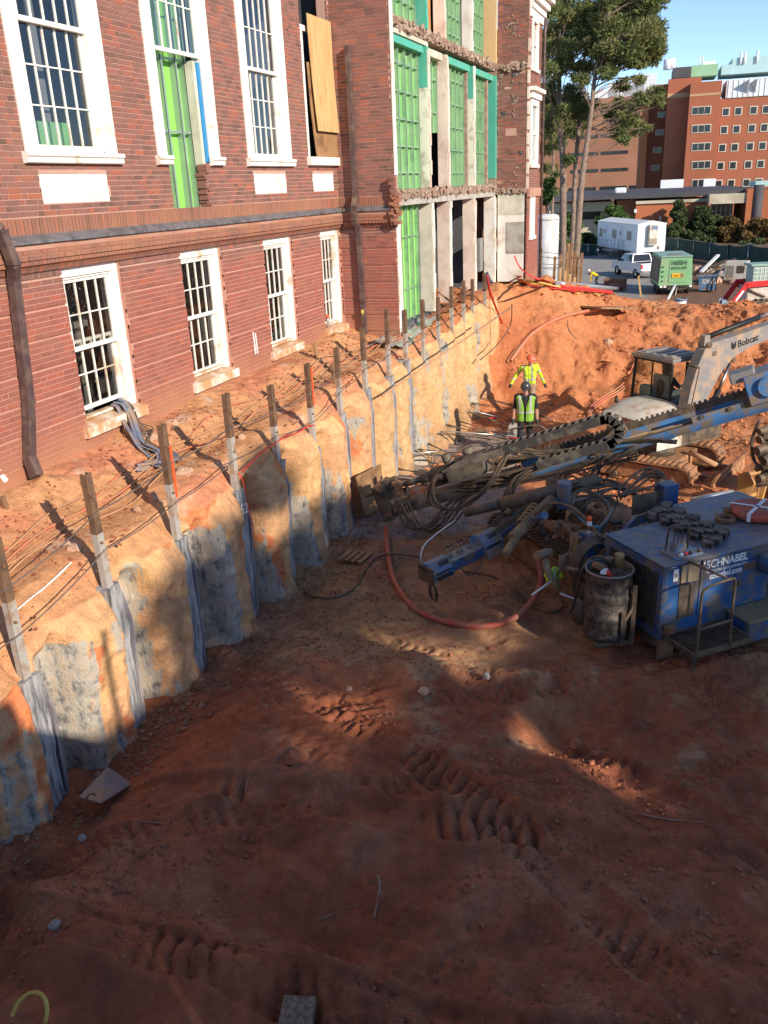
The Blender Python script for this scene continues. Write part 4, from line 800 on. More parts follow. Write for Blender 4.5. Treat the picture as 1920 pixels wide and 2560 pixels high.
# red warning ribbon and straps on the bank
def ribbon(pts, r, mat, label, nm, cat, flat=.3, k=5, grp=None):
    return tag(MB().tube(smooth_path(pts, k), r, 6, flat=flat).build(nm, M[mat]), label, cat, grp)
p4 = tops[3][0]
ribbon([p4+V(.03, .03, .05), p4+V(.06, .08, -.12), p4+V(.07, .12, -.45), p4+V(.09, .16, -.8), p4+V(.08, .17, -.95)], .014, 'red_safety', 'red strap hanging down the pile chalked 52', 'lifting_strap', 'strap')
rb = [onX(q[0], q[1], 1.98) for q in ((600, 1131), (620, 1118), (655, 1122), (690, 1126), (715, 1118), (735, 1095), (752, 1062), (768, 1048), (775, 1055), (765, 1070), (756, 1058), (764, 1046), (780, 1050), (786, 1062), (770, 1072))]
for q in rb: q.z = bz(q.x, q.y)+.03 if q.y < 12.3 else q.z
ribbon(rb, .02, 'red_safety', 'red plastic ribbon knotted over the pit edge beside the sixth post', 'warning_ribbon', 'ribbon', .4, 4)
# bundles of clay-covered hoses that run along the bank
rr = random.Random(3)
for k in range(6):
    pts = []; off = .78+.07*k; ph = rr.uniform(0, 6)
    y = 4.8
    while y < 19.8:
        x = off+.07*math.sin(y*.9+ph)+.05*math.sin(y*2.3+ph*2)+max(0, (y-16.8))*.22; pts.append(V(x, y, bz(x, y)+.035+.03*(k % 2))); y += .45
    tag(MB().tube(smooth_path(pts, 3), [.010, .013, .009, .015, .008, .011][k], 6).build('ground_hose', M['tan_rope' if k % 3 else 'orange_hose']), ['tan hose in the bundle along the bank, nearest the wall', 'thick tan hose second in the bundle along the bank', 'thin tan rope third in the bundle along the bank', 'thick orange hose fourth in the bundle along the bank', 'thinnest tan rope in the bundle along the bank', 'tan hose in the bundle along the bank, nearest the pit'][k], 'hose', 'hoses lying along the bank')
# cable coil on the near bank
pts = [onX(*q, 1.6) for q in ((18, 1440), (60, 1443), (110, 1432), (150, 1428), (180, 1445), (188, 1462), (175, 1482), (140, 1480), (95, 1465))]
for q in pts: q.z = bz(q.x, q.y)+.02
tag(MB().tube(smooth_path(pts, 6), .009, 5).build('wire_loop', M['paper']), 'pale wire curled in a loop on the near bank top', 'wire')
# cables and blue lay-flat hose spilling from the open window
q0 = V(-.1, 9.95, -2.76); rr = random.Random(9)
lay = [q0, V(.03, 9.92, -2.80), V(.13, 9.9, -2.98), V(.30, 9.75, -3.12), V(.52, 9.6, bz(.5, 9.6)+.05), V(.75, 9.55, bz(.75, 9.5)+.05), V(.9, 9.4, bz(.9, 9.4)+.05), V(.8, 9.1, bz(.8, 9.1)+.04)]
M['layflat'] = pmat('blue_grey_layflat_hose', (.13, .17, .24), .55, var=.2, dirt=(.33, .22, .15), damt=.4)
for k in range(3):
    P_ = [p+V(rr.uniform(-.04, .04), .09*k+rr.uniform(-.03, .03), .012*k) for p in lay]
    ribbon(P_, .045, 'layflat', ['blue-grey flat hose hanging from the raised window, left strand', 'blue-grey flat hose hanging from the raised window, middle strand', 'blue-grey flat hose hanging from the raised window, right strand'][k], 'layflat_hose', 'hose', .2, 6, 'flat hoses hanging from the raised window')
for k in range(5):
    y = 10.06+.03*k; P_ = [V(-.12, y, -2.75), V(.05, y+.02, -2.82), V(.14, y+.03, -3.0-.02*k), V(.22+.03*k, y+.05*math.sin(k*2), -3.16), V(.16+.05*k, y-.12, -3.22), V(.30+.04*k, y-.05+.1*math.sin(k), bz(.3, y)+.03), V(.6, y-.2-.1*k, bz(.6, y-.3)+.03), V(.95, y-.1-.15*k, bz(.95, y-.3)+.03)]
    tag(MB().tube(smooth_path(P_, 5), .008, 5).build('power_cord', M['rubber']), '%s thin dark cord from the left trailing out of the raised window' % ORD[k], 'cord', 'cords trailing from the raised window')
b = thing('blue_scrap', 'crumpled blue scrap sheet beside the striped guard post', 'scrap', (.95, 9.5, bz(.95, 9.5)))
for k in range(6):
    c = V(.85+.07*k, 9.35+.08*((k*3) % 5), bz(.9, 9.5)+.04+.02*k); MB().box(c, (.34, .09, .012), Matrix.Rotation(.8*k, 3, 'Z') @ Matrix.Rotation(.25*(k % 3-1), 3, 'X')).build('blue_strip', M['layflat'], b)
# small things on the wall
tag(MB().bar((.012, 7.42, -2.78), (.012, 7.62, -3.16), .07, .02, (1, 0, 0)).build('measuring_strip', M['paper']), 'white marked strip on the brick wall left of the near downspout', 'strip')
sg = MB().prism([(.012, 7.45, -2.38), (.012, 7.56, -2.49), (.012, 7.45, -2.60), (.012, 7.34, -2.49)], (.01, 0, 0)).build('warning_placard', M['red_safety']); tag(sg, 'small red diamond placard on the brick wall at the left edge', 'sign')
for k in range(4): MB().box((.026, 7.45+(.03 if k % 2 else -.03), -2.49+(.03 if k < 2 else -.03)), (.004, .035, .035), Matrix.Rotation(.78, 3, 'X')).build('placard_mark', M['whitetext'], sg)
for k, y in enumerate((14.06, 14.14)): tag(MB().bar((.02, y, -2.38-.04*k), (.02, y+.02, -2.80), .035, .02, (1, 0, 0)).build('crack_gauge', M['paper']), ['left one of two white strips fixed between the middle ground-floor windows', 'right one of two white strips fixed between the middle ground-floor windows'][k], 'strip', 'white strips on the brick')
tag(MB().box((.012, 16.95, -1.93), (.012, .06, .10)).build('wall_tag', M['red_safety']), 'tiny red tag on the brick left of the corner window', 'tag')
c = thing('spray_can', 'marking paint can with red cap on the corner window sill', 'can', (-.02, 17.55, -2.83)); MB().lathe([(0, 0), (.033, 0), (.033, .17), (.028, .19), (0, .19)], (-.02, 17.55, -2.84), 12).build('can_body', M['alu'], c); MB().lathe([(0, 0), (.03, 0), (.03, .07), (.02, .085), (0, .085)], (-.02, 17.55, -2.648), 12).build('can_cap', M['orange_flo'], c)
tag(MB().tube([V(.5+.02*math.cos(k), YD-.06+.055*math.sin(k*1.3), -2.62+.06*math.sin(k*2.1)) for k in range(12)], .016, 5).build('yellow_tape', M['yellow_rope']), 'yellow tape knotted round the downspout in the corner', 'tape')
# timber pegs and rubble on the bank
for k, (x, y, h, lab) in enumerate(((.55, 15.6, .34, 'pale broken board stub standing by the wall foot'), (1.55, 14.15, .42, 'short dark peg stuck in the bank behind the seventh post'), (.3, 7.25, .2, 'small rusty stake at the foot of the wall by the near downspout'))):
    z = bz(x, y); tag(MB().box((x, y, z+h/2-.05), (.05, .11 if k == 0 else .06, h), Matrix.Rotation(.12, 3, 'X')).build('wooden_stake', M['ply_old' if k == 0 else 'rust']), lab, 'stake')
rr = random.Random(77)
def rock(x, y, z, s, mat, label, grp, nm='rock'):
    m = MB(); m.ell((x, y, z), (s, s*rr.uniform(.6, 1), s*rr.uniform(.45, .8)), 9, 6, Matrix.Rotation(rr.uniform(0, 3), 3, 'Z')); c = Vector((x, y, z))
    m.v = [tuple(c+(Vector(v)-c)*rr.uniform(.78, 1.15)) for v in m.v]; m.sm = [False]*len(m.sm)
    return tag(m.build(nm, mat), label, 'rock', grp)
M['rock_pink'] = pmat('pale_clay_rock', (.50, .31, .21), .9, var=.3, vs=10, bump=.4, bs=20); M['rock_red'] = pmat('red_clay_lump', (.34, .115, .06), .95, var=.35, vs=9, bump=.6, bs=16); M['rock_grey'] = pmat('grey_stone', (.34, .30, .27), .9, var=.3, vs=10, bump=.4)
for (px, py, s, lab) in ((168, 1278, .09, 'flat pale stone on the bank between the first two posts'), (465, 1232, .13, 'big pale concrete chunk on the bank behind the striped post'), (395, 1325, .10, 'pale broken lump at the foot of the striped post'), (610, 1150, .07, 'rounded tan stone beside the fourth post'), (330, 1195, .07, 'small flat stone below the blue scrap')):
    q = onX(px, py, 1.4); rock(q.x, q.y, bz(q.x, q.y)+.02, s, M['rock_pink'], lab, None)
def scatter(nm, n, fn, mat, seed, label, cat, smin=.012, smax=.05):
    rs = np.random.RandomState(seed); P = fn(rs, n); vs = []; fs = []
    base = np.array([(1, 0, 0), (-1, 0, 0), (0, 1, 0), (0, -1, 0), (0, 0, 1), (0, 0, -1)], float); tri = np.array([(0, 2, 4), (2, 1, 4), (1, 3, 4), (3, 0, 4), (2, 0, 5), (1, 2, 5), (3, 1, 5), (0, 3, 5)])
    k = len(P); s = smin+(smax-smin)*rs.rand(k)**4; an = rs.rand(k)*6.28
    B = base[None]*(.6+.8*rs.rand(k, 6, 1)); B = B*np.array([1, .8, .6]); ca, sa = np.cos(an)[:, None], np.sin(an)[:, None]
    Bx = B[..., 0]*ca-B[..., 1]*sa; By = B[..., 0]*sa+B[..., 1]*ca; tl = (rs.rand(k, 1)-.5); Bz = B[..., 2]+Bx*tl
    Vv = P[:, None, :]+np.stack([Bx, By, Bz], -1)*s[:, None, None]; F_ = tri[None]+6*np.arange(k)[:, None, None]
    o = mesh_np(nm, Vv.reshape(-1, 3), F_.reshape(-1, 3), mat, {'rnd': ('POINT', 'FLOAT', np.repeat(rs.rand(k), 6))}, False); tag(o, label, cat); o['kind'] = 'stuff'; return o
def clodmat():
    m, t, P, N, L = newmat('soil_crumbs'); a = N('ShaderNodeAttribute'); a.attribute_name = 'rnd'; cr = N('ShaderNodeValToRGB'); e = cr.color_ramp.elements
    e[0].color = (.24, .08, .04, 1); e[1].color = (.42, .22, .11, 1); x = e.new(.6); x.color = (.33, .115, .055, 1); x = e.new(.92); x.color = (.37, .15, .07, 1); L(a.outputs['Fac'], cr.inputs[0]); L(cr.outputs[0], P.inputs['Base Color']); P.inputs['Roughness'].default_value = .95; return m
M['clods'] = clodmat()
def pitpts(rs, n):
    x = 1.9+9*rs.rand(n); y = 2.6+11.5*rs.rand(n)**1.15; d = fbm(x, y, 1.1, 3, 201)+.8*np.exp(-((y-8.9-.22*(x-5.4))/.35)**2)+.5*np.exp(-((x-2.2)/.4)**2)+.5*np.exp(-((y-4.2)/.3)**2)*(x < 6.5); k = d+.6*rs.rand(n) > .42; x, y = x[k], y[k]
    return np.stack([x, y, H(x, y)+.008], -1)
scatter('soil_crumbs', 52000, pitpts, M['clods'], 1, 'loose red and brown crumbs of soil over the pit floor', 'soil crumbs', .006, .034)
def bankpts(rs, n):
    x = .1+1.8*rs.rand(n); y = 5+19*rs.rand(n); k = fbm(x, y, .8, 3, 203)+.5*rs.rand(n) > .25; x, y = x[k], y[k]; return np.stack([x, y, bench_z(x, y)+.012], -1)
scatter('bank_crumbs', 7000, bankpts, M['clods'], 2, 'orange crumbs of clay scattered over the top of the bank', 'soil crumbs', .006, .04)
M['clods_br'] = pmat('brown_clods', (.34, .165, .085), .95, var=.35, vs=6, bump=.4)
def footpts(rs, n):
    y = 4.5+10*rs.rand(n); x = 2.02+.55*rs.rand(n)**1.6; k = vnoise(y*1.3, y*0+3, 7)+.4*rs.rand(n) > .62; x, y = x[k], y[k]; return np.stack([x, y, H(x, y)+.02], -1)
scatter('foot_rubble', 2600, footpts, M['clods_br'], 5, 'crumbled soil heaped along the foot of the cut', 'soil crumbs', .008, .05)
def moundpts(rs, n):
    x = 2.2+14*rs.rand(n); y = 15+19*rs.rand(n); k = fbm(x, y, 1.4, 3, 204)+.5*rs.rand(n) > .2; x, y = x[k], y[k]; return np.stack([x, y, H(x, y)+.02], -1)
M['clods_or'] = pmat('orange_clods', (.50, .185, .075), .95, var=.35, vs=5, bump=.4)
scatter('mound_crumbs', 14000, moundpts, M['clods_or'], 3, 'orange clods scattered over the spoil mound', 'soil crumbs', .015, .11)
for k in range(26):
    x, y = 2.6+rr.random()*6.5, 3.4+rr.random()*6.5
    rock(x, y, hz(x, y)+.008, rr.uniform(.025, .06), M['rock_red'], 'fist-sized lump lying loose on the shaded pit floor', 'loose lumps on the pit floor')
for (px, py, s, mt, lab) in ((742, 1895, .13, 'rock_red', 'rounded red clay boulder below the cut'), (1440, 1862, .09, 'rock_red', 'large pink clod lit by the streak of sun'), (1490, 1880, .07, 'rock_red', 'second pink clod right of the large one in the sun streak'), (1060, 1728, .08, 'rock_pink', 'yellowish lump with a hollow on the ridge of spoil'), (872, 1722, .05, 'rock_pink', 'flat pale stone on the brown floor left of the ridge'), (1216, 1690, .06, 'rock_grey', 'grey pebble right of the hollow lump on the ridge'), (205, 2095, .05, 'rock_grey', 'pale grey stone at the left below the steel plate'), (137, 2312, .05, 'rock_grey', 'white pebble at lower left of the pit')):
    q = onZ(px, py, -5.6); q = onZ(px, py, hz(q.x, q.y)+s*.3); rock(q.x, q.y, q.z, s, M[mt], lab, None)
# steel plate, timber block, yellow hose, sticks in the foreground
def pfloor(px, py, dz=0):
    z = -5.7
    for _ in range(4): q = onZ(px, py, z); z = hz(q.x, q.y)+dz
    return onZ(px, py, z)
A_, B_, C_, D_ = pfloor(195, 1995), pfloor(330, 1960), pfloor(262, 1915), pfloor(240, 2010)
pl = thing('steel_plate', 'muddy steel plate leaning at the foot of the cut at left', 'plate', tuple(A_))
M['plate'] = pmat('muddy_plate', (.24, .21, .20), .6, .2, var=.25, dirt=(.30, .19, .13), damt=.5, ds=4)
a, b_, c_, d_ = [onX(*q, x) for q, x in (((197, 1992), 2.45), ((268, 1917), 2.28), ((331, 1958), 2.55), ((252, 2007), 2.72))]
nrm = (b_-a).cross(d_-a).normalized()*.012; MB().prism([a, b_, c_, d_], nrm).build('plate', M['plate'], pl); MB().tube([a.lerp(d_, .5)+V(.02*math.cos(t)+.02, .04*math.cos(t), .045*math.sin(t)+.03) for t in np.linspace(0, 3.1, 7)], .01, 6).build('lifting_eye', M['rust'], pl)
q = pfloor(752, 2545, .05); ex = (pfloor(805, 2495)-pfloor(692, 2512)); ex.z = 0; ex.normalize(); R3 = frame((0, 0, 0), ex).to_3x3()
tag(MB().box(q+V(.0, -.07, .0), (.235, .36, .17), R3).build('timber_block', M['wood'], None, .006), 'sawn timber block lying at the bottom edge of the picture', 'block')
q = pfloor(75, 2560, .0); tag(MB().tube([q+V(-.02+.14*math.cos(t), .02+.12*math.sin(t), .03+.10*math.sin(t)) for t in np.linspace(0, 6.0, 24)], .016, 7).build('yellow_hose', M['yellow_rope']), 'loop of yellow hose at the bottom left corner', 'hose')
M['root'] = pmat('dry_root', (.36, .23, .14), .8, var=.3)
for pts_, r, lab in ((((630, 1925), (620, 1950), (615, 1985), (640, 2015), (685, 2035)), .007, 'thin curled root in the red soil below the boulder'), (((945, 2190), (950, 2220), (942, 2260), (936, 2295)), .014, 'forked stick standing in the red soil right of centre'), (((905, 2195), (930, 2200), (948, 2215), (955, 2240)), .006, 'thin twig crossing the forked stick'), (((1070, 1830), (1130, 1815), (1200, 1805), (1240, 1820)), .008, 'thin root across the red soil near the sun streak'), (((1600, 2035), (1680, 2050), (1760, 2055)), .010, 'dark dead branch on the red soil at right'), (((340, 2050), (400, 2058), (480, 2060)), .008, 'pale strip of root below the steel plate'), (((800, 2300), (870, 2270), (960, 2240)), .006, 'long thin rootlet lying in the lower middle'), (((1250, 2015), (1245, 2060), (1248, 2120), (1255, 2170)), .006, 'thin root running down the lower right soil')):
    P_ = [pfloor(*p, .012) for p in pts_]; tag(MB().tube(smooth_path(P_, 4), [r, r*.5], 5).build('root', M['root']), lab, 'root')
# ------------------------------------------------------------------ hoses on the pit floor
P_ = [pfloor(965, 1320, .16), pfloor(970, 1380, .06), pfloor(985, 1450, .05), pfloor(1030, 1515, .05), pfloor(1100, 1550, .05), pfloor(1190, 1566, .05), pfloor(1270, 1553, .06)]+[onY(1325, 1510, 10.55), onY(1352, 1460, 10.9), onY(1350, 1420, 11.1), onY(1338, 1382, 11.2)]
tag(MB().tube(smooth_path(P_, 8), .042, 12).build('red_hose', M['red_hose']), 'thick red hose looping over the pit floor in front of the drill rig', 'hose')
P_ = [pfloor(760, 1480, .03), pfloor(790, 1492, .03), pfloor(840, 1492, .03), pfloor(885, 1470, .03), pfloor(910, 1430, .03), pfloor(940, 1395, .03), pfloor(985, 1385, .12), pfloor(1050, 1392, .03)]
tag(MB().tube(smooth_path(P_, 6), .017, 7).build('brown_hose', M['brown_hose']), 'muddy brown hose curving left from the control panel', 'hose')
P_ = [pfloor(1160, 1428, .03), pfloor(1230, 1440, .03), pfloor(1290, 1475, .03), pfloor(1340, 1520, .03), pfloor(1385, 1530, .03), pfloor(1408, 1515, .03), pfloor(1400, 1495, .03)]
tag(MB().tube(smooth_path(P_, 6), .016, 7).build('brown_hose', M['brown_hose']), 'muddy brown hose crossing under the red hose to the tracks', 'hose')
P_ = [onX(*q, 2.6) if k < 4 else pfloor(*q, .05) for k, q in enumerate(((765, 1480), (775, 1455), (810, 1425), (850, 1395)))]
pa = thing('wooden_pallet', 'small broken pallet lying in the shade below the cut', 'pallet', tuple(pfloor(890, 1395)))
e1 = (pfloor(915, 1385)-pfloor(855, 1390)); e1.z = 0; R3 = frame((0, 0, 0), e1).to_3x3()
for k in range(4): MB().box(pfloor(888, 1390, .06)+R3 @ V(-.18+.12*k, 0, 0), (.08, .45, .018), R3).build('slat', M['ply_old'], pa)
for k in (-1, 1): MB().box(pfloor(888, 1390, .03)+R3 @ V(0, .16*k, 0), (.46, .05, .04), R3).build('runner', M['ply_old'], pa)
# tie-back strands, rods and water by the far half of the cut
rr = random.Random(31)
for k in range(12):
    y = 14.7+.72*k+rr.uniform(-.25, .25); L_ = rr.uniform(.9, 2.6); a = V(1.9, y, -5.62+.1*rr.random()); b_ = V(1.9+L_, y+rr.uniform(-.7, .9), 0); b_.z = hz(b_.x, b_.y)+.05+rr.uniform(0, .12)
    mid = a.lerp(b_, .5)+V(0, 0, rr.uniform(-.02, .10)); mid.z = max(mid.z, hz(mid.x, mid.y)+.05)
    tb = thing('tieback_strand', 'dark anchor strands sticking out of the cut, %s bundle from the near end' % ORD[k], 'strand', tuple(a), 'anchor strands sticking out of the cut')
    for s in range(3): MB().tube(smooth_path([a+V(0, .03*s, .02*s), mid+V(0, rr.uniform(-.08, .08), rr.uniform(-.02, .05)), b_+V(rr.uniform(-.3, .3), rr.uniform(-.15, .15), rr.uniform(-.06, .08))], 5), .010, 5).build('strand', M['dark'], tb)
    if k % 3 == 0: MB().tube([a+V(.1, .1, .06), b_+V(-.2, .25, .15)], .014, 6).build('white_rod', M['alu' if k % 4 else 'tan_rope'], tb); MB().tube([b_+V(-.55, .16, .12), b_+V(-.25, .235, .143)], .019, 6).build('red_sleeve', M['red_safety'], tb)
pr = onY(960, 990, 19.0); tag(MB().tube([onX(955, 990, 2.25), onX(1275, 770, 3.2)], .02, 7).build('long_rod', M['tan_rope']), 'long pale rod leaning from the pit corner up to the bank', 'rod')
wire = [onX(1200, 900, 2.3), onX(1240, 865, 2.5), onX(1275, 815, 2.7), onX(1280, 760, 2.9)]; tag(MB().tube(smooth_path(wire, 5), .016, 5).build('loose_wire', M['rubber']), 'dark wire hanging down the soil in the pit corner', 'wire')
h1 = [pfloor(1270, 905, .3), pfloor(1300, 870, .2), pfloor(1350, 830, .2), pfloor(1420, 795, .2), pfloor(1500, 778, .15)]
def psurf(px, py, dz=0.0):                                              # where a sight line meets the terrain
    d = ray(px, py); t = np.concatenate([np.arange(4, 45, .06), np.arange(45, 130, .4)])
    below = (EYE.z+d.z*t) < H(EYE.x+d.x*t, EYE.y+d.y*t); k = int(np.argmax(below)) if below.any() else len(t)-1
    return EYE+d*float(t[k])+V(0, 0, dz)
P_ = [psurf(*q, .07) for q in ((1268, 912), (1290, 880), (1320, 845), (1365, 815), (1420, 795), (1500, 779))]
for k in range(2): tag(MB().tube(smooth_path([p+V(.11*k, 0, .05*k) for p in P_], 7), .05, 9).build('orange_pipe', M['orange_hose']), ['orange pipe running down the mound into the pit corner, left one of the pair', 'orange pipe running down the mound into the pit corner, right one of the pair'][k], 'pipe', 'orange pipes down the mound')
for k in range(3):
    P_ = [psurf(*q, .04) for q in ((1585, 910+6*k), (1560, 960+8*k), (1500, 1000+6*k), (1470, 1030+8*k), (1500, 1045+4*k), (1540, 1040))]; tag(MB().tube(smooth_path(P_, 6), .022, 6).build('orange_hose', M['orange_hose']), 'thin orange hose coiled left of the excavator, %s from the top' % ORD[k], 'hose', 'thin orange hoses left of the excavator')
P_ = [psurf(*q, .05) for q in ((1430, 778), (1400, 790), (1425, 830), (1435, 860))]
tag(MB().tube(smooth_path([psurf(1412, 785, .05), psurf(1418, 805, .05), psurf(1422, 830, .05), psurf(1440, 852, .05)], 5), .022, 5).build('loose_rope', M['brown_hose']), 'brown rope hanging from the plank on the mound', 'rope')
a, b_ = psurf(1450, 771, .06), psurf(1545, 772, .06); tag(MB().bar(a, b_, 1.6, .05).build('mud_board', M['ply_old']), 'long weathered boards lying on top of the mound', 'board')
rock(*(lambda p: (p.x, p.y, p.z+.05))(psurf(1519, 860)), .16, M['rock_pink'], 'pale stone lying on the face of the mound', None)
# ================================================================== crawler drill rig
RA = V(7.68, 9.79, -4.35); RF = frame(RA, (.737, .676, 0)); RU, RV = RF.col[0].to_3d(), RF.col[1].to_3d()
def L3(x, y, z): return RF @ V(x, y, z)
rig = thing('drill_rig', 'blue crawler drill rig with long mast reaching to the pit wall', 'drill rig', tuple(L3(.8, 2.4, -1.35)))
def part(nm, mat, bevel=0, label=None): return (nm, mat, bevel, label)
def RB(): return MB(RF)
# ---- engine housing
b = RB(); b.bb((0, 0, -1.0), (2.6, 1.14, -.03)); b.bb((1.0, 1.141, -1.0), (2.6, 1.55, -.05)); hou = b.build('engine_housing', M['blue'], rig, .012)
b = RB(); b.bb((-.03, -.03, -.03), (1.02, 1.17, .0)); b.bb((1.022, -.03, -.03), (2.62, 1.60, .0)); b.build('roof_plate', M['blue'], hou, .006)
b = RB()
for x0, x1, z0, z1 in ((-.012, .06, -1.0, -.03),): b.bb((-.02, 0, -1.0), (-.001, .09, -.05)); b.bb((-.02, 1.05, -1.0), (-.001, 1.14, -.05)); b.bb((-.02, .09, -.14), (-.001, 1.05, -.05)); b.bb((-.02, .09, -1.0), (-.001, 1.05, -.90))
b.build('grille_frame', M['blue'], hou, .004); RB().bb((-.004, .09, -.90), (-.001, 1.05, -.14)).build('radiator', M['interior'], hou)
for k in range(24): RB().bb((-.026, .105+k*.04, -.90), (-.006, .115+k*.04, -.14)).build('grille_bar', M['dark'], hou)
for x0, x1, nm in ((.54, 1.09, 'door_panel'), (1.10, 1.66, 'door_panel'), (1.67, 2.3, 'door_panel')): RB().bb((x0, -.014, -.80), (x1-.006, -.001, -.06)).build(nm, M['blue'], hou, .004)
RB().bb((.235, -.012, -.77), (.475, -.001, -.31)).build('intake_grille', M['dark'], hou)
for k in range(10): RB().bb((.25, -.02, -.75+k*.044), (.46, -.013, -.735+k*.044)).build('grille_slat', M['dark'], hou)
M['card'] = pmat('cardboard_sheet', (.34, .25, .16), .8, var=.12, dirt=(.25, .17, .1), damt=.3); RB().bb((.24, -.018, -.29), (.505, -.013, -.045)).build('cardboard_sheet', M['card'], hou)
RB().bb((.13, -.006, -.24), (.20, -.001, -.08)).build('paper_label', M['paper'], hou); RB().bb((.145, -.008, -.19), (.185, -.0065, -.14)).build('label_print', M['greyp'], hou)
for x, z in ((.08, -.05), (.13, -.045), (.17, -.03)): RB().prism([(x, -.006, z-.01), (x+.05, -.006, z+.005), (x+.03, -.006, z+.03)], (0, .004, 0)).build('decal', M['whitetext'], hou)
RB().bb((.545, -.03, -.15), (.585, -.014, -.02)).build('latch', M['dark'], hou); RB().bb((1.15, -.03, -.52), (1.20, -.014, -.44)).build('latch', M['dark'], hou); RB().bb((.555, -.034, -.09), (.575, -.031, -.055)).build('latch_sticker', M['paper'], hou)
ex_, ez_ = RU, V(0, 0, 1)
text('SCH', L3(.62, -.0165, -.168), ex_, ez_, .235, .105, M['whitetext'], hou, 'lettering', .002, -.012); text('NABEL', L3(.865, -.0165, -.168), ex_, ez_, .40, .105, M['whitetext'], hou, 'lettering', .002, .03)
text('GEOSTRUCTURAL DESIGN & CONSTRUCTION', L3(.62, -.0165, -.232), ex_, ez_, .645, .034, M['whitetext'], hou, 'lettering', .002, .01)
text('schnabel.com', L3(.68, -.0165, -.325), ex_, ez_, .51, .085, M['whitetext'], hou, 'lettering', .002, .02)
M['darktape'] = pmat('worn_sticker', (.14, .10, .09), .6, var=.4, vs=15); RB().bb((1.21, -.02, -.31), (1.60, -.0145, -.22)).build('worn_sticker', M['darktape'], hou); text('BAKLINE', L3(1.24, -.0205, -.29), ex_, ez_, .22, .05, M['rust'], hou, 'lettering', .001)
b = RB(); b.lathe([(.0, -.24), (.2, -.24), (.2, -.02), (.17, .0), (0, .0)], (1.62, -.06, -.12), 20); b.build('air_filter_cover', M['blue'], hou)
b = RB(); b.bb((1.02, -.40, -1.12), (2.5, -.03, -.83)); b.build('fuel_tank', M['blue'], rig, .015); RB().bb((1.0, -.42, -.829), (2.5, -.02, -.81)).build('tank_step', M['yellow_dirty'], rig)
b = RB(); b.bb((.02, .02, -1.16), (2.6, 1.12, -1.002)); b.bb((.3, 1.2, -1.2), (1.7, 4.3, -1.05)); chs = b.build('chassis', M['dark'], rig, .01)
b = RB(); b.bb((-.01, -.03, -1.28), (.2, .03, -1.0)); b.bb((2.2, -.1, -1.3), (2.5, .1, -1.12)); b.build('bracket', M['rust'], rig)
# step with grating and rail
st = RB().bb((.03, -.56, -.99), (.94, -.53, -.93)).bb((.03, -.03, -.99), (.94, -.004, -.93)).bb((.03, -.53, -.99), (.055, -.03, -.93)).bb((.915, -.53, -.99), (.94, -.03, -.93)).build('step_frame', M['dark'], rig)
for k in range(22): RB().bb((.07+k*.038, -.53, -.965), (.078+k*.038, -.03, -.94)).build('grating_bar', M['dark'], st)
for k in range(6): RB().bb((.056, -.50+k*.09, -.962), (.914, -.494+k*.09, -.945)).build('grating_bar', M['dark'], st)
RB().bb((.03, -.57, -1.16), (.06, -.535, -.99)).build('step_leg', M['dark'], st)
R_ = .017; rl = RB(); rl.tube(smooth_path([(.08, -.55, -1.08), (.08, -.55, -.5), (.08, -.55, -.16), (.13, -.55, -.09), (.30, -.55, -.06), (.50, -.55, -.05), (.555, -.55, -.11), (.56, -.55, -.5), (.58, -.55, -.95)], 4), R_, 8); rl.tube([(.08, -.55, -.62), (.57, -.55, -.60)], R_, 8); rl.tube([(.5, -.55, -.07), (.32, -.02, .0)], R_, 8); rl.build('handrail', M['dark'], rig)
RB().bb((.03, -.02, -.90), (.15, -.10, -.80)).bb((.05, -.11, -.88), (.13, -.103, -.82)).build('tail_lamp', M['rust'], rig)
# manifold guard on the roof
b = RB(); b.tube(smooth_path([(.24, .30, .0), (.25, .28, .30), (.30, .27, .36), (.48, .24, .36), (.53, .24, .30), (.54, .26, .0)], 4), .014, 7); b.build('guard_rail', M['dark'], rig)
mf = RB().bb((.20, .06, .0), (.62, .36, .03)).bb((.32, .20, .03), (.44, .32, .12)).build('control_block', M['blue_lt'], rig, .004)
for k in range(3): RB().cyl((.33+.06*k, .27, .12), (.33+.06*k+.01, .27, .26), .008, n=6).build('valve_stem', M['dark'], mf)
for x, c in ((.30, 'paper'), (.37, 'red_safety'), (.43, 'blacktext'), (.58, 'dark')): RB().cyl((x, .10, .03), (x, .07, .06), .022, n=10).build('knob', M[c], mf)
RB().lathe([(.0, 0), (.045, 0), (.045, .05), (.03, .07), (.03, .12), (0, .12)], (.47, .26, .03), 10).build('filler_cap', M['yellow_dirty'], mf)
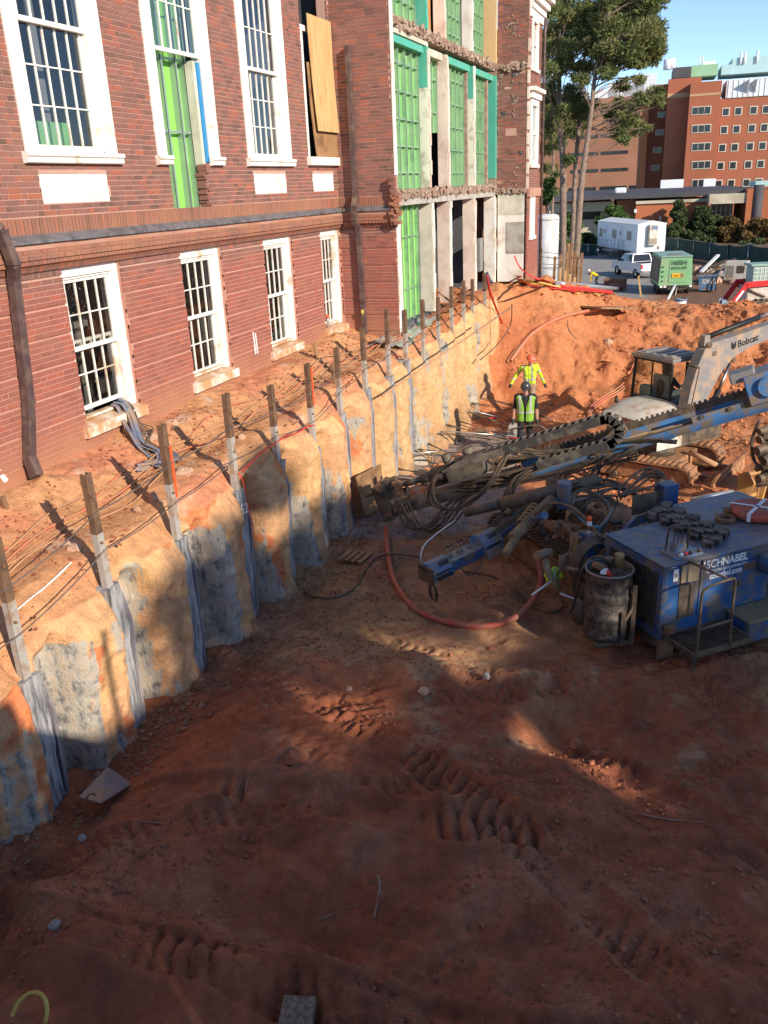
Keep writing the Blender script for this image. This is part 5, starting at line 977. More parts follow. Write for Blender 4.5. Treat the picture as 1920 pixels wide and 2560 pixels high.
# ---- tracks
def track(x0, lab):
    y0, y1, zb, zt = 1.38, 4.42, -1.42, -.78; t = RB()
    t.prism([(x0+.03, y0+.14, zb+.17), (x0+.03, y0+.2, zb+.10), (x0+.03, y1-.3, zb+.10), (x0+.03, y1-.14, zb+.22), (x0+.03, y1-.2, zt-.10), (x0+.03, y0+.25, zt-.12)], (.30, 0, 0)); tr = t.build('track_frame', M['orange_soil_metal'] if False else M['rust'], rig, .01, label=lab)
    r = (zt-zb)/2; zc = (zt+zb)/2; path = []; n = 22
    for k in range(n): path.append((y0+r+(y1-y0-2*r)*k/n, zb, 0))
    for k in range(8): a = -math.pi/2+math.pi*k/8; path.append((y1-r+r*math.cos(a), zc+r*math.sin(a), a+math.pi/2))
    for k in range(n): path.append((y1-r-(y1-y0-2*r)*k/n, zt, math.pi))
    for k in range(8): a = math.pi/2+math.pi*k/8; path.append((y0+r+r*math.cos(a), zc+r*math.sin(a), a+math.pi/2))
    for y, z, a in path:
        Rm = Matrix.Rotation(a, 3, 'X'); b = RB(); b.box((x0+.18, y, z), (.42, .085, .022), Rm); b.box(Vector((x0+.18, y, z))+Rm @ V(0, -.03, -.02), (.42, .014, .035), Rm); b.build('track_pad', M['rust'], tr)
    for yy in (y0+r, y1-r): b = RB(); b.cyl((x0+.0, yy, zc), (x0+.36, yy, zc), r-.05, n=20); b.build('sprocket', M['dark'], tr)
track(.06, 'near crawler track of the rig'); track(1.75, 'far crawler track of the rig')
# ---- deck between the tracks, slew ring, boom, brackets
b = RB(); b.bb((.42, 1.2, -1.04), (1.74, 4.2, -.74)); b.build('deck', M['orange_soil_metal'], rig, .02); b = RB(); b.lathe([(0, 0), (.55, 0), (.55, .22), (.45, .28), (0, .28)], (1.15, 2.6, -.74), 28); b.build('slew_ring', M['orange_soil_metal'], rig)
br = RB(); br.prism([(.10, 1.62, -.60), (.10, 1.62, -.20), (.16, 1.62, -.10), (.24, 1.62, -.12), (.26, 1.62, -.30), (.60, 1.62, -.30), (.84, 1.62, -.08), (1.6, 1.62, -.06), (1.6, 1.62, -.18), (.9, 1.62, -.20), (.66, 1.62, -.42), (.3, 1.62, -.46)], (0, .07, 0)); cbk = br.build('cradle_bracket', M['blue_lt'], rig, .006); RB().cyl((.17, 1.61, -.17), (.17, 1.70, -.17), .05, n=14).build('pin', M['dark'], cbk)
br = RB(); br.bb((.88, 1.76, -.12), (1.28, 1.79, .17)); br.build('hole_plate', M['dark'], rig, .004)
for i in range(3):
    for j in range(2): RB().cyl((.97+.11*i, 1.755, -.03+.11*j), (.97+.11*i, 1.762, -.03+.11*j), .018, n=8).build('bolt_hole', M['interior'], rig)
b = RB(); b.bb((1.52, 1.9, -.3), (1.80, 2.12, .16)); b.build('blue_upright', M['blue'], rig, .01); RB().bb((.5, 1.55, -.72), (1.6, 1.75, -.46)).build('cross_beam', M['orange_soil_metal'], rig, .01)
b = RB(); b.cyl((.03, 2.2, .02), (.02, 2.2, .40), .10, n=18); b.build('blue_canister', M['blue'], rig, .006); b = RB(); b.bb((-.2, 1.5, -.55), (.12, 1.7, -.16)); b.bb((-.35, 1.44, -.52), (-.18, 1.62, -.40)); b.build('yellow_valve_box', M['yellow_dirty'], rig, .006); b = RB(); b.prism([(-.55, 1.40, -.30), (-.12, 1.36, -.42), (-.12, 1.36, -.66), (-.55, 1.40, -.50)], (.0, .02, 0)); b.build('cover_plate', M['card'], rig); b = RB(); b.bb((-.13, 1.36, -.66), (-.02, 1.6, -.10)); b.build('blue_side_plate', M['blue'], rig, .004)
rr = random.Random(17)
b = RB()
gear = []
for k in range(46):
    p = V(rr.uniform(-.6, .9), rr.uniform(1.5, 3.2), 0); p.z = -.62+rr.uniform(0, .52)*(1-.25*abs(p.x))
    if rr.random() < .5: d = V(rr.uniform(-1, 1), rr.uniform(-1, 1), rr.uniform(-.3, .4)).normalized()*rr.uniform(.06, .2); b = RB().cyl(p, p+d, rr.uniform(.025, .06), n=10); b.build('hydraulic_fitting', M[rr.choice(['dark', 'rust', 'orange_soil_metal'])], rig)
    else: RB().box(p, (rr.uniform(.05, .2), rr.uniform(.05, .16), rr.uniform(.05, .15)), Matrix.Rotation(rr.uniform(0, 3), 3, 'Z')).build('hydraulic_block', M[rr.choice(['dark', 'dark', 'rust'])], rig, .006)
b = RB(); b.tube([(-.75, 2.3, -.35), (.15, 2.7, -.05)], .085, 14); b.tube([(-.95, 2.15, -.5), (-.65, 2.32, -.33)], .06, 12); b.build('swivel_joint', M['yellow_dirty'], rig); b = RB()
for k in range(6): b.lathe([(.09, -.012), (.115, 0), (.09, .012)], (-.5+.06*k, 2.42+.03*k, -.22+.025*k), 14, (.9, .4, .3))
b.build('coil_spring', M['yellow_dirty'], rig)
b = RB(); b.tube([(-.5, 3.1, -.15), (.9, 2.6, .15)], .11, 14); b.tube([(-1.0, 3.3, -.25), (-.4, 3.06, -.12)], .075, 12); b.tube([(.55, 3.2, -.6), (.62, 3.3, .02)], .16, 12); b.build('boom', M['dark'], rig)
# ---- mast
MF = frame((2.85, 13.3, -5.30), (.936, 0, .351))
def MM(): return MB(MF)
b = MM()
b.bb((2.5, -.17, -.17), (7.6, -.15, -.045)); b.bb((2.5, .15, -.16), (7.6, .17, .06))
b.bb((2.5, -.149, -.16), (7.6, .149, -.13)); mast = b.build('mast', M['blue_lt'], rig, .004); MM().bb((2.5, -.149, -.09), (7.6, .149, -.06)).build('mast_deck', M['yellow_dirty'], mast)
b = MM(); b.bb((-.05, -.17, -.17), (2.49, .17, .02)); b.build('lower_mast', M['mud_grey'], rig, .01)
for k in range(3): MM().tube([(2.3, -.09+.06*k, -.03), (5.6-.5*k, -.09+.06*k, -.03)], .017, 6).build('feed_rod', M['yellow_dirty' if k else 'dark'], mast)
b = MM(); b.bb((.9, .14, .061), (6.2, .19, .15)); b.build('rack_rail', M['dark'], mast)
for k in range(66): MM().bb((.95+k*.08, .135, .152), (.99+k*.08, .195, .185)).build('rack_tooth', M['dark'], mast)
b = MM(); b.bb((2.7, -.20, -.175), (5.0, -.172, -.12)); b.build('hose_tray', M['blue_lt'], mast)
g = MM().bb((6.12, -.26, -.02), (6.85, .22, .42)).build('gearbox', M['blue_lt'], mast, .02); MM().cyl((6.42, -.31, .2), (6.42, -.26, .2), .15, n=24).build('motor_cover', M['blue_lt'], g, .012); MM().bb((5.95, -.2, .35), (6.3, .15, .5)).build('mount', M['greyp'], g, .02); MM().bb((5.3, -.185, -.05), (6.04, -.172, .06)).build('side_plate', M['blue_lt'], mast)
for x in (5.45, 5.85): MM().cyl((x, -.19, .02), (x, -.21, .02), .035, n=10).build('bolt', M['dark'], mast)
# rotary head, rod and front clamp
b = MM(); b.tube([(-.35, .0, .30), (.55, 0, .30)], .035, 12); b.tube([(.45, 0, .30), (.85, 0, .30)], .055, 12); b.tube([(.8, 0, .30), (1.05, 0, .30)], .085, 14); b.tube([(1.02, 0, .30), (1.35, 0, .30)], .13, 14); b.build('drill_rod', M['mud_grey'], rig)
b = MM(); b.bb((1.3, -.17, .12), (2.0, .17, .46)); b.tube([(1.4, -.1, .47), (1.4, -.1, .62)], .08, 12); b.tube([(1.75, .05, .46), (1.75, .05, .58)], .10, 12); b.build('rotary_head', M['mud_grey'], rig, .015)
cl = MM().bb((-.1, -.22, -.22), (.12, .22, .45)).build('front_clamp', M['dark'], rig, .02)
for k in range(16):
    p = V(rr.uniform(-.12, .5), rr.uniform(-.3, .26), rr.uniform(-.15, .5)); d = V(rr.uniform(-.6, .6), rr.uniform(-1, 1), rr.uniform(-.4, .4)).normalized()*rr.uniform(.08, .22)
    (MM().cyl(p, p+d, rr.uniform(.03, .075), n=10) if k % 3 else MM().box(p, (.16, .13, .12), Matrix.Rotation(rr.uniform(0, 3), 3, 'X'))).build('clamp_jaw', M[rr.choice(['dark', 'rust', 'orange_soil_metal'])], cl, .006)
# energy chain
M['chain'] = pmat('dusty_black_plastic', (.05, .045, .04), .6, var=.25, dirt=(.14, .12, .09), damt=.3, ds=5, dust=(.40, .33, .23), dustamt=1.3)
ch = MM().prism([(1.35, -.385, .38), (1.5, -.385, .38), (2.45, -.385, .38), (2.45, -.385, .50), (1.7, -.385, .50), (1.35, -.385, .42)], (0, .012, 0)).bb((1.5, -.372, .37), (2.45, -.15, .38)).bb((1.75, -.372, .50), (2.43, -.15, .512)).prism([(1.35, -.15, .38), (2.45, -.15, .38), (2.45, -.15, .50), (1.7, -.15, .50), (1.35, -.15, .42)], (0, .012, 0)).build('chain_tray', M['mud_grey'], rig)
xr, rc, z0_, z1_ = 4.08, .20, .05, .45; lk = []
x = 2.2
while x < xr: lk.append((x, z1_, 0)); x += .125
for k in range(7): a = math.pi/2-math.pi*(k+.5)/7; lk.append((xr+rc*math.cos(a), (z0_+z1_)/2+rc*math.sin(a), a-math.pi/2))
x = xr
while x > 2.9: lk.append((x, z0_, math.pi)); x -= .125
for x, z, a in lk:
    b = MM(); Rm = Matrix.Rotation(-a, 3, 'Y'); c = V(x, -.26, z)
    for s in (-1, 1): b.box(c+V(0, s*.105, 0), (.128, .014, .135), Rm)
    b.box(c+Rm @ V(0, 0, .070), (.05, .225, .012), Rm); b.box(c+Rm @ V(0, 0, -.070), (.05, .225, .012), Rm); b.build('chain_link', M['chain'], ch)
for k in range(4): MM().tube(smooth_path([(2.2, -.32+.04*k, z1_), (xr, -.32+.04*k, z1_), (xr+rc, -.06+.04*k, (z0_+z1_)/2), (xr, -.32+.04*k, z0_), (1.6, -.32+.04*k, z0_)], 6), .014, 5).build('chain_hose', M['rubber'], ch)
# hydraulic hoses
rj = random.Random(99)
def rhose(F_, pts, r, mat='rubber', nm='hydraulic_hose', j=.035):
    pts = [Vector(p)+V(rj.uniform(-j, j), rj.uniform(-j, j), rj.uniform(-j, j)) for p in pts]; return MB(F_).tube(smooth_path(pts, 6), r, 6).build(nm, M[mat], rig)
for k in range(3): rhose(MF, [(1.5, -.18, .5), (1.1+.04*k, -.32, .3), (.95+.05*k, -.4, -.05), (1.3+.05*k, -.42, -.25), (1.9, -.36, -.12), (2.3, -.25, .2), (2.5, -.2, .35)], .026, 'dark')
for k in range(4): rhose(MF, [(1.9+.05*k, -.15, .48), (2.3, -.25, .47), (2.7, -.24, .30+.03*k), (3.2, -.22, .12+.02*k), (4.4, -.21, .02-.02*k), (5.0, -.3, -.22)], .017, 'dark')
for k in range(9): rhose(MF, [(.25+.03*k, -.22, .05), (.32+.04*k, -.34, -.35-.02*k), (.75+.05*k, -.36, -.42-.015*k), (1.2+.05*k, -.25, -.2), (1.9, -.2, -.1)], .014, rr.choice(['dark', 'brown_hose', 'dark']))
for k in range(8): w_ = rj.uniform(0, .5); rhose(MF, [(2.7+w_, -.22, -.02), (2.35+.4*w_, -.36, -.10), (2.10+.5*w_, -.45-.1*w_, -.55), (2.30+.6*w_, -.7, -1.05), (2.9+.4*w_, -1.0, -1.25)], .018, rr.choice(['rubber', 'dark', 'dark']))
for k in range(10): rhose(MF, [(1.4+.1*k, -.2, -.02), (2.0+.1*k, -.24, -.10-.01*k), (2.9+.1*k, -.26, -.22+.01*k), (3.8, -.25, -.26+.018*k), (4.4, -.26, -.3+.02*k)], .016, rr.choice(['rubber', 'dark', 'brown_hose']))
for k in range(12): q_ = rr.uniform(-.25, .25); w_ = rr.uniform(-.15, .2); rhose(MF, [(3.1+rr.uniform(-.2, .2), -.2, -.18), (3.2+q_, -.3, -.36+w_), (3.45+q_, -.4+w_, -.60+w_), (3.75+q_*.5, -.38, -.34+w_), (4.0+rr.uniform(-.2, .5), -.27, -.14)], rr.uniform(.008, .014), rr.choice(['rubber', 'dark', 'dark', 'brown_hose']))
for k in range(5): rhose(RF, [(.15, 2.2+.1*k, -.2), (.35, 2.1+.12*k, .05+.03*k), (.75, 2.2+.12*k, .12), (1.15, 2.3+.1*k, .05), (1.45, 2.2, -.15)], .022, 'rubber')
for k in range(5): rhose(RF, [(.2+.05*k, 1.95, -.2), (.05, 2.1, .05), (.3, 2.25, .2-.05*k), (.55+.06*k, 2.0, .1), (.5, 1.8, -.1), (.3, 1.75, -.22+.02*k)], .018, 'greyp' if k % 2 else 'rubber')
for k in range(6): q_ = rr.uniform(-.1, .1); rhose(RF, [(.9+q_, 2.0, .1), (1.0+.1*k+q_, 2.1+q_, .28+q_), (1.3+.05*k, 2.1, .40-.03*k), (1.55, 1.95, .30)], .018, rr.choice(['dark', 'brown_hose']))
for k in range(6): rhose(RF, [(.25+.04*k, 1.55, -.2), (.35+.03*k, 1.35, -.4), (.3+.05*k, 1.28, -.6), (.5, 1.5, -.7)], .02, 'rubber')
rhose(RF, [(-.45, 2.2, -.02), (-.30, 2.0, .17), (-.1, 1.7, .16), (.0, 1.35, -.05), (.05, 1.25, -.12)], .022, 'brown_hose'); rhose(RF, [(-.35, 1.75, .05), (-.3, 1.5, -.1), (-.45, 1.4, -.35), (-.62, 1.35, -.55), (-.6, 1.38, -.7)], .016, 'brown_hose')
# swivel, valve and white handles where the red hose joins
vs_ = RB().tube([(-.72, 1.5, -.35), (-.72, 1.42, -.50), (-.66, 1.36, -.66), (-.60, 1.32, -.78)], .05, 12).tube([(-.85, 1.5, -.28), (-.6, 1.55, -.3)], .06, 12).build('hose_valve', M['yellow_dirty'], rig)
RB().tube([(-.68, 1.36, -.62), (-1.08, 1.22, -.68)], .014, 8).build('valve_handle', M['paper'], vs_); RB().tube([(-.60, 1.3, -.80), (-.36, 1.1, -.90)], .014, 8).build('valve_handle', M['paper'], vs_)
# hi-vis vest, can, hose coils lying on the rig
M['hivis'] = pmat('hi_vis_yellow', (.52, .70, .035), .75, var=.08); M['hivis_g'] = pmat('hi_vis_green', (.21, .42, .04), .75, var=.08); M['reflect'] = pmat('reflective_tape', (.42, .43, .42), .4, var=.1)
b = RB(); n = 10; vs = []
for i in range(n+1):
    for j in range(n+1):
        u_, w_ = i/n, j/n; vs.append((-.76+.25*u_+.012*math.sin(7*w_), 1.36+.07*w_+.02*math.sin(9*u_+2*w_), -.62+.16*w_*(1-.35*abs(2*u_-1))+.016*math.sin(11*u_)*w_))
b.add(vs, [(i*(n+1)+j, (i+1)*(n+1)+j, (i+1)*(n+1)+j+1, i*(n+1)+j+1) for i in range(n) for j in range(n)], True); ve = b.build('hi_vis_vest', M['hivis'], None); s_ = ve.modifiers.new('solid', 'SOLIDIFY'); s_.thickness = .02; tag(ve, 'crumpled lime hi-vis vest lying on the rig beside the yellow valve box', 'vest')
b = RB(); b.bar((-.66, 1.35, -.62), (-.62, 1.42, -.49), .035, .012, (1, 0, 0)); par(b.build('reflective_band', M['reflect']), ve)
c = thing('spray_can', 'white spray can with orange cap standing on the rig valve box', 'can', tuple(L3(-.06, 1.46, -.10))); RB().lathe([(0, 0), (.033, 0), (.033, .16), (.02, .18), (0, .18)], (-.06, 1.46, -.10), 12).build('can_body', M['paper'], c); RB().lathe([(.0335, .05), (.0345, .06), (.0345, .11), (.0335, .12)], (-.06, 1.46, -.10), 12).build('can_label', M['rust'], c); RB().lathe([(0, 0), (.032, 0), (.032, .055), (.02, .065), (0, .065)], (-.06, 1.46, .082), 12).build('can_cap', M['orange_flo'], c)
co = thing('hose_coil', 'coil of brown hose hung behind the radiator grille', 'hose', tuple(L3(-.10, 1.25, -.5)))
for k in range(6): RB().tube([(-.12+(.27+.012*k)*math.cos(t), 1.22+.02*k+.03*math.sin(t*2), -.42+(.27+.010*k)*math.sin(t)) for t in np.linspace(0, 2*math.pi, 29)], .019, 7, False).build('hose_turn', M['brown_hose'], co)
for t in (.9, 3.3): RB().cyl((-.12+.26*math.cos(t), 1.2, -.42+.26*math.sin(t)), (-.12+.36*math.cos(t), 1.34, -.42+.36*math.sin(t)), .03, n=8).build('tape_band', M['card'], co)
# linked block mat and red hose on the engine roof
M['blocks'] = pmat('black_rubber_blocks', (.030, .027, .026), .7, var=.4, vs=8, dirt=(.20, .16, .13), damt=.35, ds=6, dust=(.22, .17, .13), dustamt=.55)
mt = thing('block_mat', 'mat of black interlocking blocks lying on the blue engine roof', 'mat', tuple(L3(1.0, .9, 0)))
e1 = V(-.40, -1.28, 0).normalized() if False else V(-.05, -.999, 0); e1 = V(.76-.79, .07-1.28, 0).normalized(); e2 = V(.52, .25, 0).normalized(); O_ = V(.86, 1.34, .035)
for i in range(9):
    for j in range(5):
        if (i+j) % 2 and j in (0, 4): continue
        c = O_+e1*(.14*i+(.03 if j % 2 else 0))+e2*(.125*j); a = math.atan2(e1.y, e1.x)
        b = RB(); hx = [(.085, -.022), (.085, .022), (.05, .03), (.045, .058), (-.045, .058), (-.05, .03), (-.085, .022), (-.085, -.022), (-.05, -.03), (-.045, -.058), (.045, -.058), (.05, -.03)]; Rz = Matrix.Rotation(a, 3, 'Z'); up = .05*((i+j) % 2)*.4
        b.prism([c+Rz @ V(x, y, -.03+up) for x, y in hx], (0, 0, .062)); b.build('block', M['blocks'], mt, .004)
hc = thing('red_hose_coil', 'flat red hose rolled up and taped with white bands on the engine roof', 'hose', tuple(L3(2.05, .75, 0)))
b = RB(); vs = []; 
for k in range(13): b.lathe([(.05+.022*k, .0), (.068+.022*k, .0), (.068+.022*k, .105+.004*(k % 2)), (.05+.022*k, .105)], (2.10, .72, .03), 36)
b.build('hose_roll', M['red_hose'], hc)
for a in (.5, 2.2): RB().bar((2.10-.345*math.cos(a), .72-.345*math.sin(a), .142), (2.10+.345*math.cos(a), .72+.345*math.sin(a), .142), .05, .004).bar((2.10+.345*math.cos(a), .72+.345*math.sin(a), .03), (2.10+.345*math.cos(a), .72+.345*math.sin(a), .142), .05, .006, (math.cos(a), math.sin(a), 0)).bar((2.10-.345*math.cos(a), .72-.345*math.sin(a), .03), (2.10-.345*math.cos(a), .72-.345*math.sin(a), .142), .05, .006, (math.cos(a), math.sin(a), 0)).build('tape_strip', M['whitetext'], hc)
cp = RB().tube([(1.75, .95, .06), (1.85, .88, .08)], .05, 12).build('coupling', M['rust'], hc); tg = RB().lathe([(.08, 0), (.13, 0), (.13, .06), (.08, .06), (.08, 0)], (1.62, .78, .0), 20).build('iron_ring', M['rust']); tag(tg, 'rusty iron ring lying on the engine roof beside the red hose roll', 'ring')
# ---- steel drum on its bracket
D0 = L3(-.38, .56, 0); dr = thing('steel_drum', 'battered dark steel drum beside the radiator grille', 'drum', (D0.x, D0.y, -5.42))
M['drum'] = pmat('worn_drum', (.055, .048, .044), .5, .4, var=.5, vs=9, dirt=(.17, .14, .115), damt=.4, ds=11, bump=.1)
zb, zt = -5.42, -4.53; pr = [(0, 0), (.285, 0), (.292, .012), (.285, .03)]
for h in (.29, .58): pr += [(.285, h-.03), (.298, h), (.285, h+.03)]
pr += [(.285, .86), (.297, .875), (.297, .89), (.282, .89), (.280, .865), (0, .862)]; MB().lathe(pr, (D0.x, D0.y, zb), 40).build('drum_body', M['drum'], dr)
MB().tube([(D0.x+.291*math.cos(t), D0.y+.291*math.sin(t), zt+.002) for t in np.linspace(0, 2*math.pi, 41)], .012, 6, False).build('rim_ring', M['greyp'], dr); MB().bar((D0.x-.2, D0.y-.1, zb-.05), (D0.x+.2, D0.y+.1, zb-.05), .5, .06).build('drum_bracket', M['dark'], dr, .01)
b = MB(); b.bar((D0.x+.22, D0.y-.21, zb-.03), (D0.x+.22, D0.y-.21, zb+.42), .10, .05, (1, 0, 0)); b.bar((D0.x+.33, D0.y-.13, zb-.05), (D0.x+.33, D0.y-.13, zb+.75), .05, .05, (1, 0, 0)); b.bar((D0.x+.24, D0.y-.2, zb+.3), (D0.x+.33, D0.y-.13, zb+.5), .03, .03); b.build('drum_strut', M['dark'], dr)
zl = zt-.025
for (x, y, r, h, nm, mt_, lab) in ((.10, .14, .055, .17, 'grease_tin', 'yellow_dirty', 'muddy tin standing on the drum lid'), (-.02, .16, .05, .10, 'pipe_fitting', 'dark', 'black fitting standing on the drum lid behind the tin')): tag(MB().lathe([(0, 0), (r, 0), (r*1.05, h*.8), (r*1.15, h), (r*.9, h), (0, h*.9)], (D0.x+x, D0.y+y, zl), 16).build(nm, M[mt_]), lab, 'tin')
tag(MB().tube([(D0.x-.19, D0.y-.0, zl+.05), (D0.x-.05, D0.y-.09, zl+.05)], .05, 14).build('pipe_elbow', M['rust']), 'rusty pipe stub lying on the drum lid', 'pipe'); tag(MB().tube([(D0.x-.02, D0.y-.10, zl+.03), (D0.x+.03, D0.y-.22, zl+.03)], .03, 12).build('red_can', M['red_safety']), 'red and white can lying on the drum lid', 'can'); tag(MB().prism([(D0.x-.10, D0.y-.17, zl+.01), (D0.x-.02, D0.y-.19, zl+.015), (D0.x-.01, D0.y-.11, zl+.06), (D0.x-.08, D0.y-.10, zl+.05)], (0, 0, .012)).build('rag', M['paper']), 'white rag crumpled beside the red can on the drum', 'rag')
MB().tube(smooth_path([(D0.x-.1, D0.y+.2, zl+.08), (D0.x-.25, D0.y+.2, zl+.05), (D0.x-.35, D0.y+.1, zl-.1), (D0.x-.42, D0.y+.2, zl-.5), (D0.x-.5, D0.y+.25, zl-.8)], 5), .018, 6).build('drum_hose', M['dark'], dr); MB().ell((D0.x-.36, D0.y+.28, -5.35), (.13, .08, .17), 12, 8).build('float_ball', M['dark'], dr)
# ---- control panel on its swing arm
CP0, CP1 = V(4.55, 10.2, -4.98), V(5.28, 11.42, -4.88); CF = frame(CP0, CP1-CP0)
def CM(): return MB(CF)
ar = CM().bar((1.3, 0, .0), (2.0, -.15, .25), .14, .10).build('swing_arm', M['blue'], rig, .01); MB().tube([CP1+V(.2, .35, .12), L3(-.35, 2.1, .0)], .06, 10).build('swing_arm', M['blue'], rig)
for k in range(8): rhose(CF, [(1.2, .03*k-.1, .12), (1.6, .03*k-.12, .24), (2.1, .02*k-.2, .40), (2.6, -.3+.02*k, .55)], .013, 'rubber')
cp = CM().bb((.36, -.13, -.12), (.98, .13, .04)).build('control_panel', M['blue'], rig, .01)
def hood(x0, x1, z): return CM().prism([(x0, -.15, z-.16), (x0, .15, z-.16), (x0, .15, z+.02), (x0, .08, z+.10), (x0, -.02, z+.10), (x0, -.10, z+.04), (x0, -.15, z-.04)], (x1-x0, 0, 0))
hood(0, .36, .0).build('panel_hood', M['blue_lt'], cp, .012); hood(.98, 1.36, .07).build('panel_hood', M['blue_lt'], cp, .012); CM().bb((1.0, -.20, -.16), (1.32, -.152, -.02)).build('gauge_box', M['greyp'], cp, .01); CM().bb((-.03, -.16, -.17), (-.001, .16, .08)).build('end_plate', M['dark'], cp, .01)
for k in range(8): CM().cyl((.04+.038*k, -.16, -.08), (.04+.038*k, -.21, -.09), .012, n=7).build('switch', M['blacktext'], cp); CM().cyl((.04+.038*k, -.155, -.02), (.04+.038*k, -.20, -.005), .009, n=7).build('switch', M['blacktext'], cp); CM().cyl((1.02+.038*k, -.15, .02), (1.02+.038*k, -.20, .035), .009, n=7).build('switch', M['blacktext'], cp)
for k in range(5): CM().bb((.16+.035*k, -.105, .03), (.18+.035*k, -.06, .10)).build('slot', M['interior'], cp); CM().bb((1.12+.035*k, -.105, .10), (1.14+.035*k, -.06, .17)).build('slot', M['interior'], cp)
for x in (.42, .48, .62, .68, .84): CM().cyl((x, .02, .04), (x+.005, .01, .20), .006, n=6).build('lever', M['steel'], cp); CM().ell((x+.005, .01, .21), (.018, .018, .018), 8, 6).build('lever_knob', M['blacktext'], cp); CM().box((x, .02, .05), (.04, .05, .03)).build('lever_base', M['greyp'], cp)
b = CM(); b.tube(smooth_path([(.10, .22, .0), (.12, .25, .12), (.3, .30, .25), (.85, .30, .38)], 3), .012, 6); b.build('panel_rail', M['alu'], cp); b = CM()
for k in range(3): b.tube([(-.02+.02*k, -.10+.07*math.sin(t), -.28+.13*math.cos(t)-.02*k) for t in np.linspace(0, 6.28, 20)], .008, 5)
b.build('cable_coil', M['rubber'], cp); CM().tube(smooth_path([(.5, -.15, -.1), (.6, -.2, -.25), (.8, -.2, -.2), (1.0, -.17, -.05)], 4), .01, 5).build('panel_cable', M['dark'], cp)
# backing board at the drilled hole
a, b_, c_, d_ = [onX(px, py, x) for (px, py), x in (((890, 1192), 2.22), ((953, 1160), 2.28), ((962, 1262), 2.32), ((912, 1290), 2.22))]
tag(MB().prism([a, b_, c_, d_], (b_-a).cross(d_-a).normalized()*.02).build('backing_board', M['ply_old']), 'plywood sheet held against the cut by the drill head', 'board')
MB()
# ================================================================== mini excavator
EO = onZ(*(1400+890/3.19, 880+470/3.19), -4.75); EF = frame(EO, (.66, .75, 0)); GZ = -6.02
ex = thing('excavator', 'grey and white mini excavator working below the spoil mound', 'excavator', (7.05, 18.6, GZ))
def XB(): return MB(EF)
# house
def rbox(x0, x1, y0, y1, z0, z1, c=.16):
    return [(x0+c, y0, 0), (x1, y0, 0), (x1, y1, 0), (x0+c, y1, 0), (x0, y1-c, 0), (x0, y0+c, 0)]
h = XB(); h.prism([(x, y, -.62) for x, y, _ in rbox(-.92, .95, -.55, 1.28, 0, 0, .3)], (0, 0, .30)); h.build('house_base', M['dark'], ex, .03)
h = XB(); n = 7; vs = []
for i in range(n+1):
    t = i/n
    for j in range(n+1):
        s = j/n; x = -1.12+1.12*t+.22*(1-t)*((2*s-1)**2); y = -.42+1.70*s; z = .20-.22*(1-t)**2.6-.20*abs(2*s-1)**4; vs.append((x, y, z))
m0 = len(vs)
for (x, y, z) in list(vs): vs.append((x, y, -.32))
N_ = n+1; fs = [(i*N_+j, (i+1)*N_+j, (i+1)*N_+j+1, i*N_+j+1) for i in range(n) for j in range(n)]
rim = [i*N_ for i in range(N_)]+[n*N_+j for j in range(1, N_)]+[i*N_+n for i in range(n-1, -1, -1)]+[j for j in range(n-1, 0, -1)]
fs += [(a, b, b+m0, a+m0) for a, b in zip(rim, rim[1:]+rim[:1])]
h.add(vs, fs, True); h.build('engine_hood', M['cream'], ex); XB().lathe([(0, 0), (.05, 0), (.035, .05), (.03, .14), (0, .15)], (-.7, .95, .12), 10).build('exhaust', M['blacktext'], ex)
XB().bb((-.95, -.57, -.60), (-.25, -.56, -.30)).build('side_cover', M['cream'], ex); XB().bb((-.05, -.57, -.58), (.95, -.1, -.02)).build('side_tank', M['dark'], ex, .05)
# cab
cb = XB(); fr = .07
def post(a, b, w=.06): cb.bar(a, b, w, w, (1, 0, 0))
X0, X1, Y0_, Y1_, ZB_, ZT_ = 0.0, 1.02, .08, 1.22, -.02, 1.0
for a, b in (((X0, Y0_, ZB_), (X0, Y0_, ZT_)), ((X0, Y1_, ZB_), (X0+.05, Y1_-.03, ZT_)), ((X1, Y0_, ZB_), (X1-.12, Y0_, ZT_)), ((X1, Y1_, ZB_), (X1-.12, Y1_, ZT_)), ((X0, Y0_, ZT_), (X0, Y1_, ZT_)), ((X0, Y0_, .16), (X0, Y1_, .16)), ((X0, Y0_, ZT_), (X1-.1, Y0_, ZT_)), ((X0, Y1_, ZT_), (X1-.1, Y1_, ZT_)), ((X1-.1, Y0_, ZT_), (X1-.1, Y1_, ZT_)), ((.45, Y0_, ZB_), (.45, Y0_, ZT_)), ((X0, Y0_, .16), (X1, Y0_, .16))): post(a, b)
cb.bb((X0, Y0_, ZB_-.3), (X1, Y1_, .13)); cab = cb.build('cab', M['blacktext'], ex, .02)
XB().bb((.02, .14, .2), (.026, 1.16, .96)).build('rear_window', M['glass_cab'], cab); XB().bb((.06, .082, .2), (.42, .088, .96)).build('side_window', M['glass_cab'], cab); XB().bb((.48, .082, .2), (.9, .088, .96)).build('side_window', M['glass_cab'], cab)
XB().bb((.07, 1.19, .2), (.9, 1.195, .96)).build('side_window', M['glass_cab'], cab); XB().bb((-.012, .62, .2), (.012, .65, .96)).build('window_bar', M['blacktext'], cab)
rf = XB().bb((-.05, .02, 1.02), (.98, 1.26, 1.10)).bb((.0, .07, 1.101), (.93, 1.21, 1.125)).build('cab_roof', M['greyp'], ex, .03)
for k in range(4): XB().bb((.08, .18+.25*k, 1.126), (.86, .30+.25*k, 1.14)).build('roof_rib', M['greyp'], rf)
XB().bb((.35, .45, .1), (.45, .95, .62)).build('seat', M['interior_lt'], cab, .03); XB().bb((.1, .75, .12), (.3, 1.1, .38)).build('control_pod', M['interior_lt'], cab, .03)
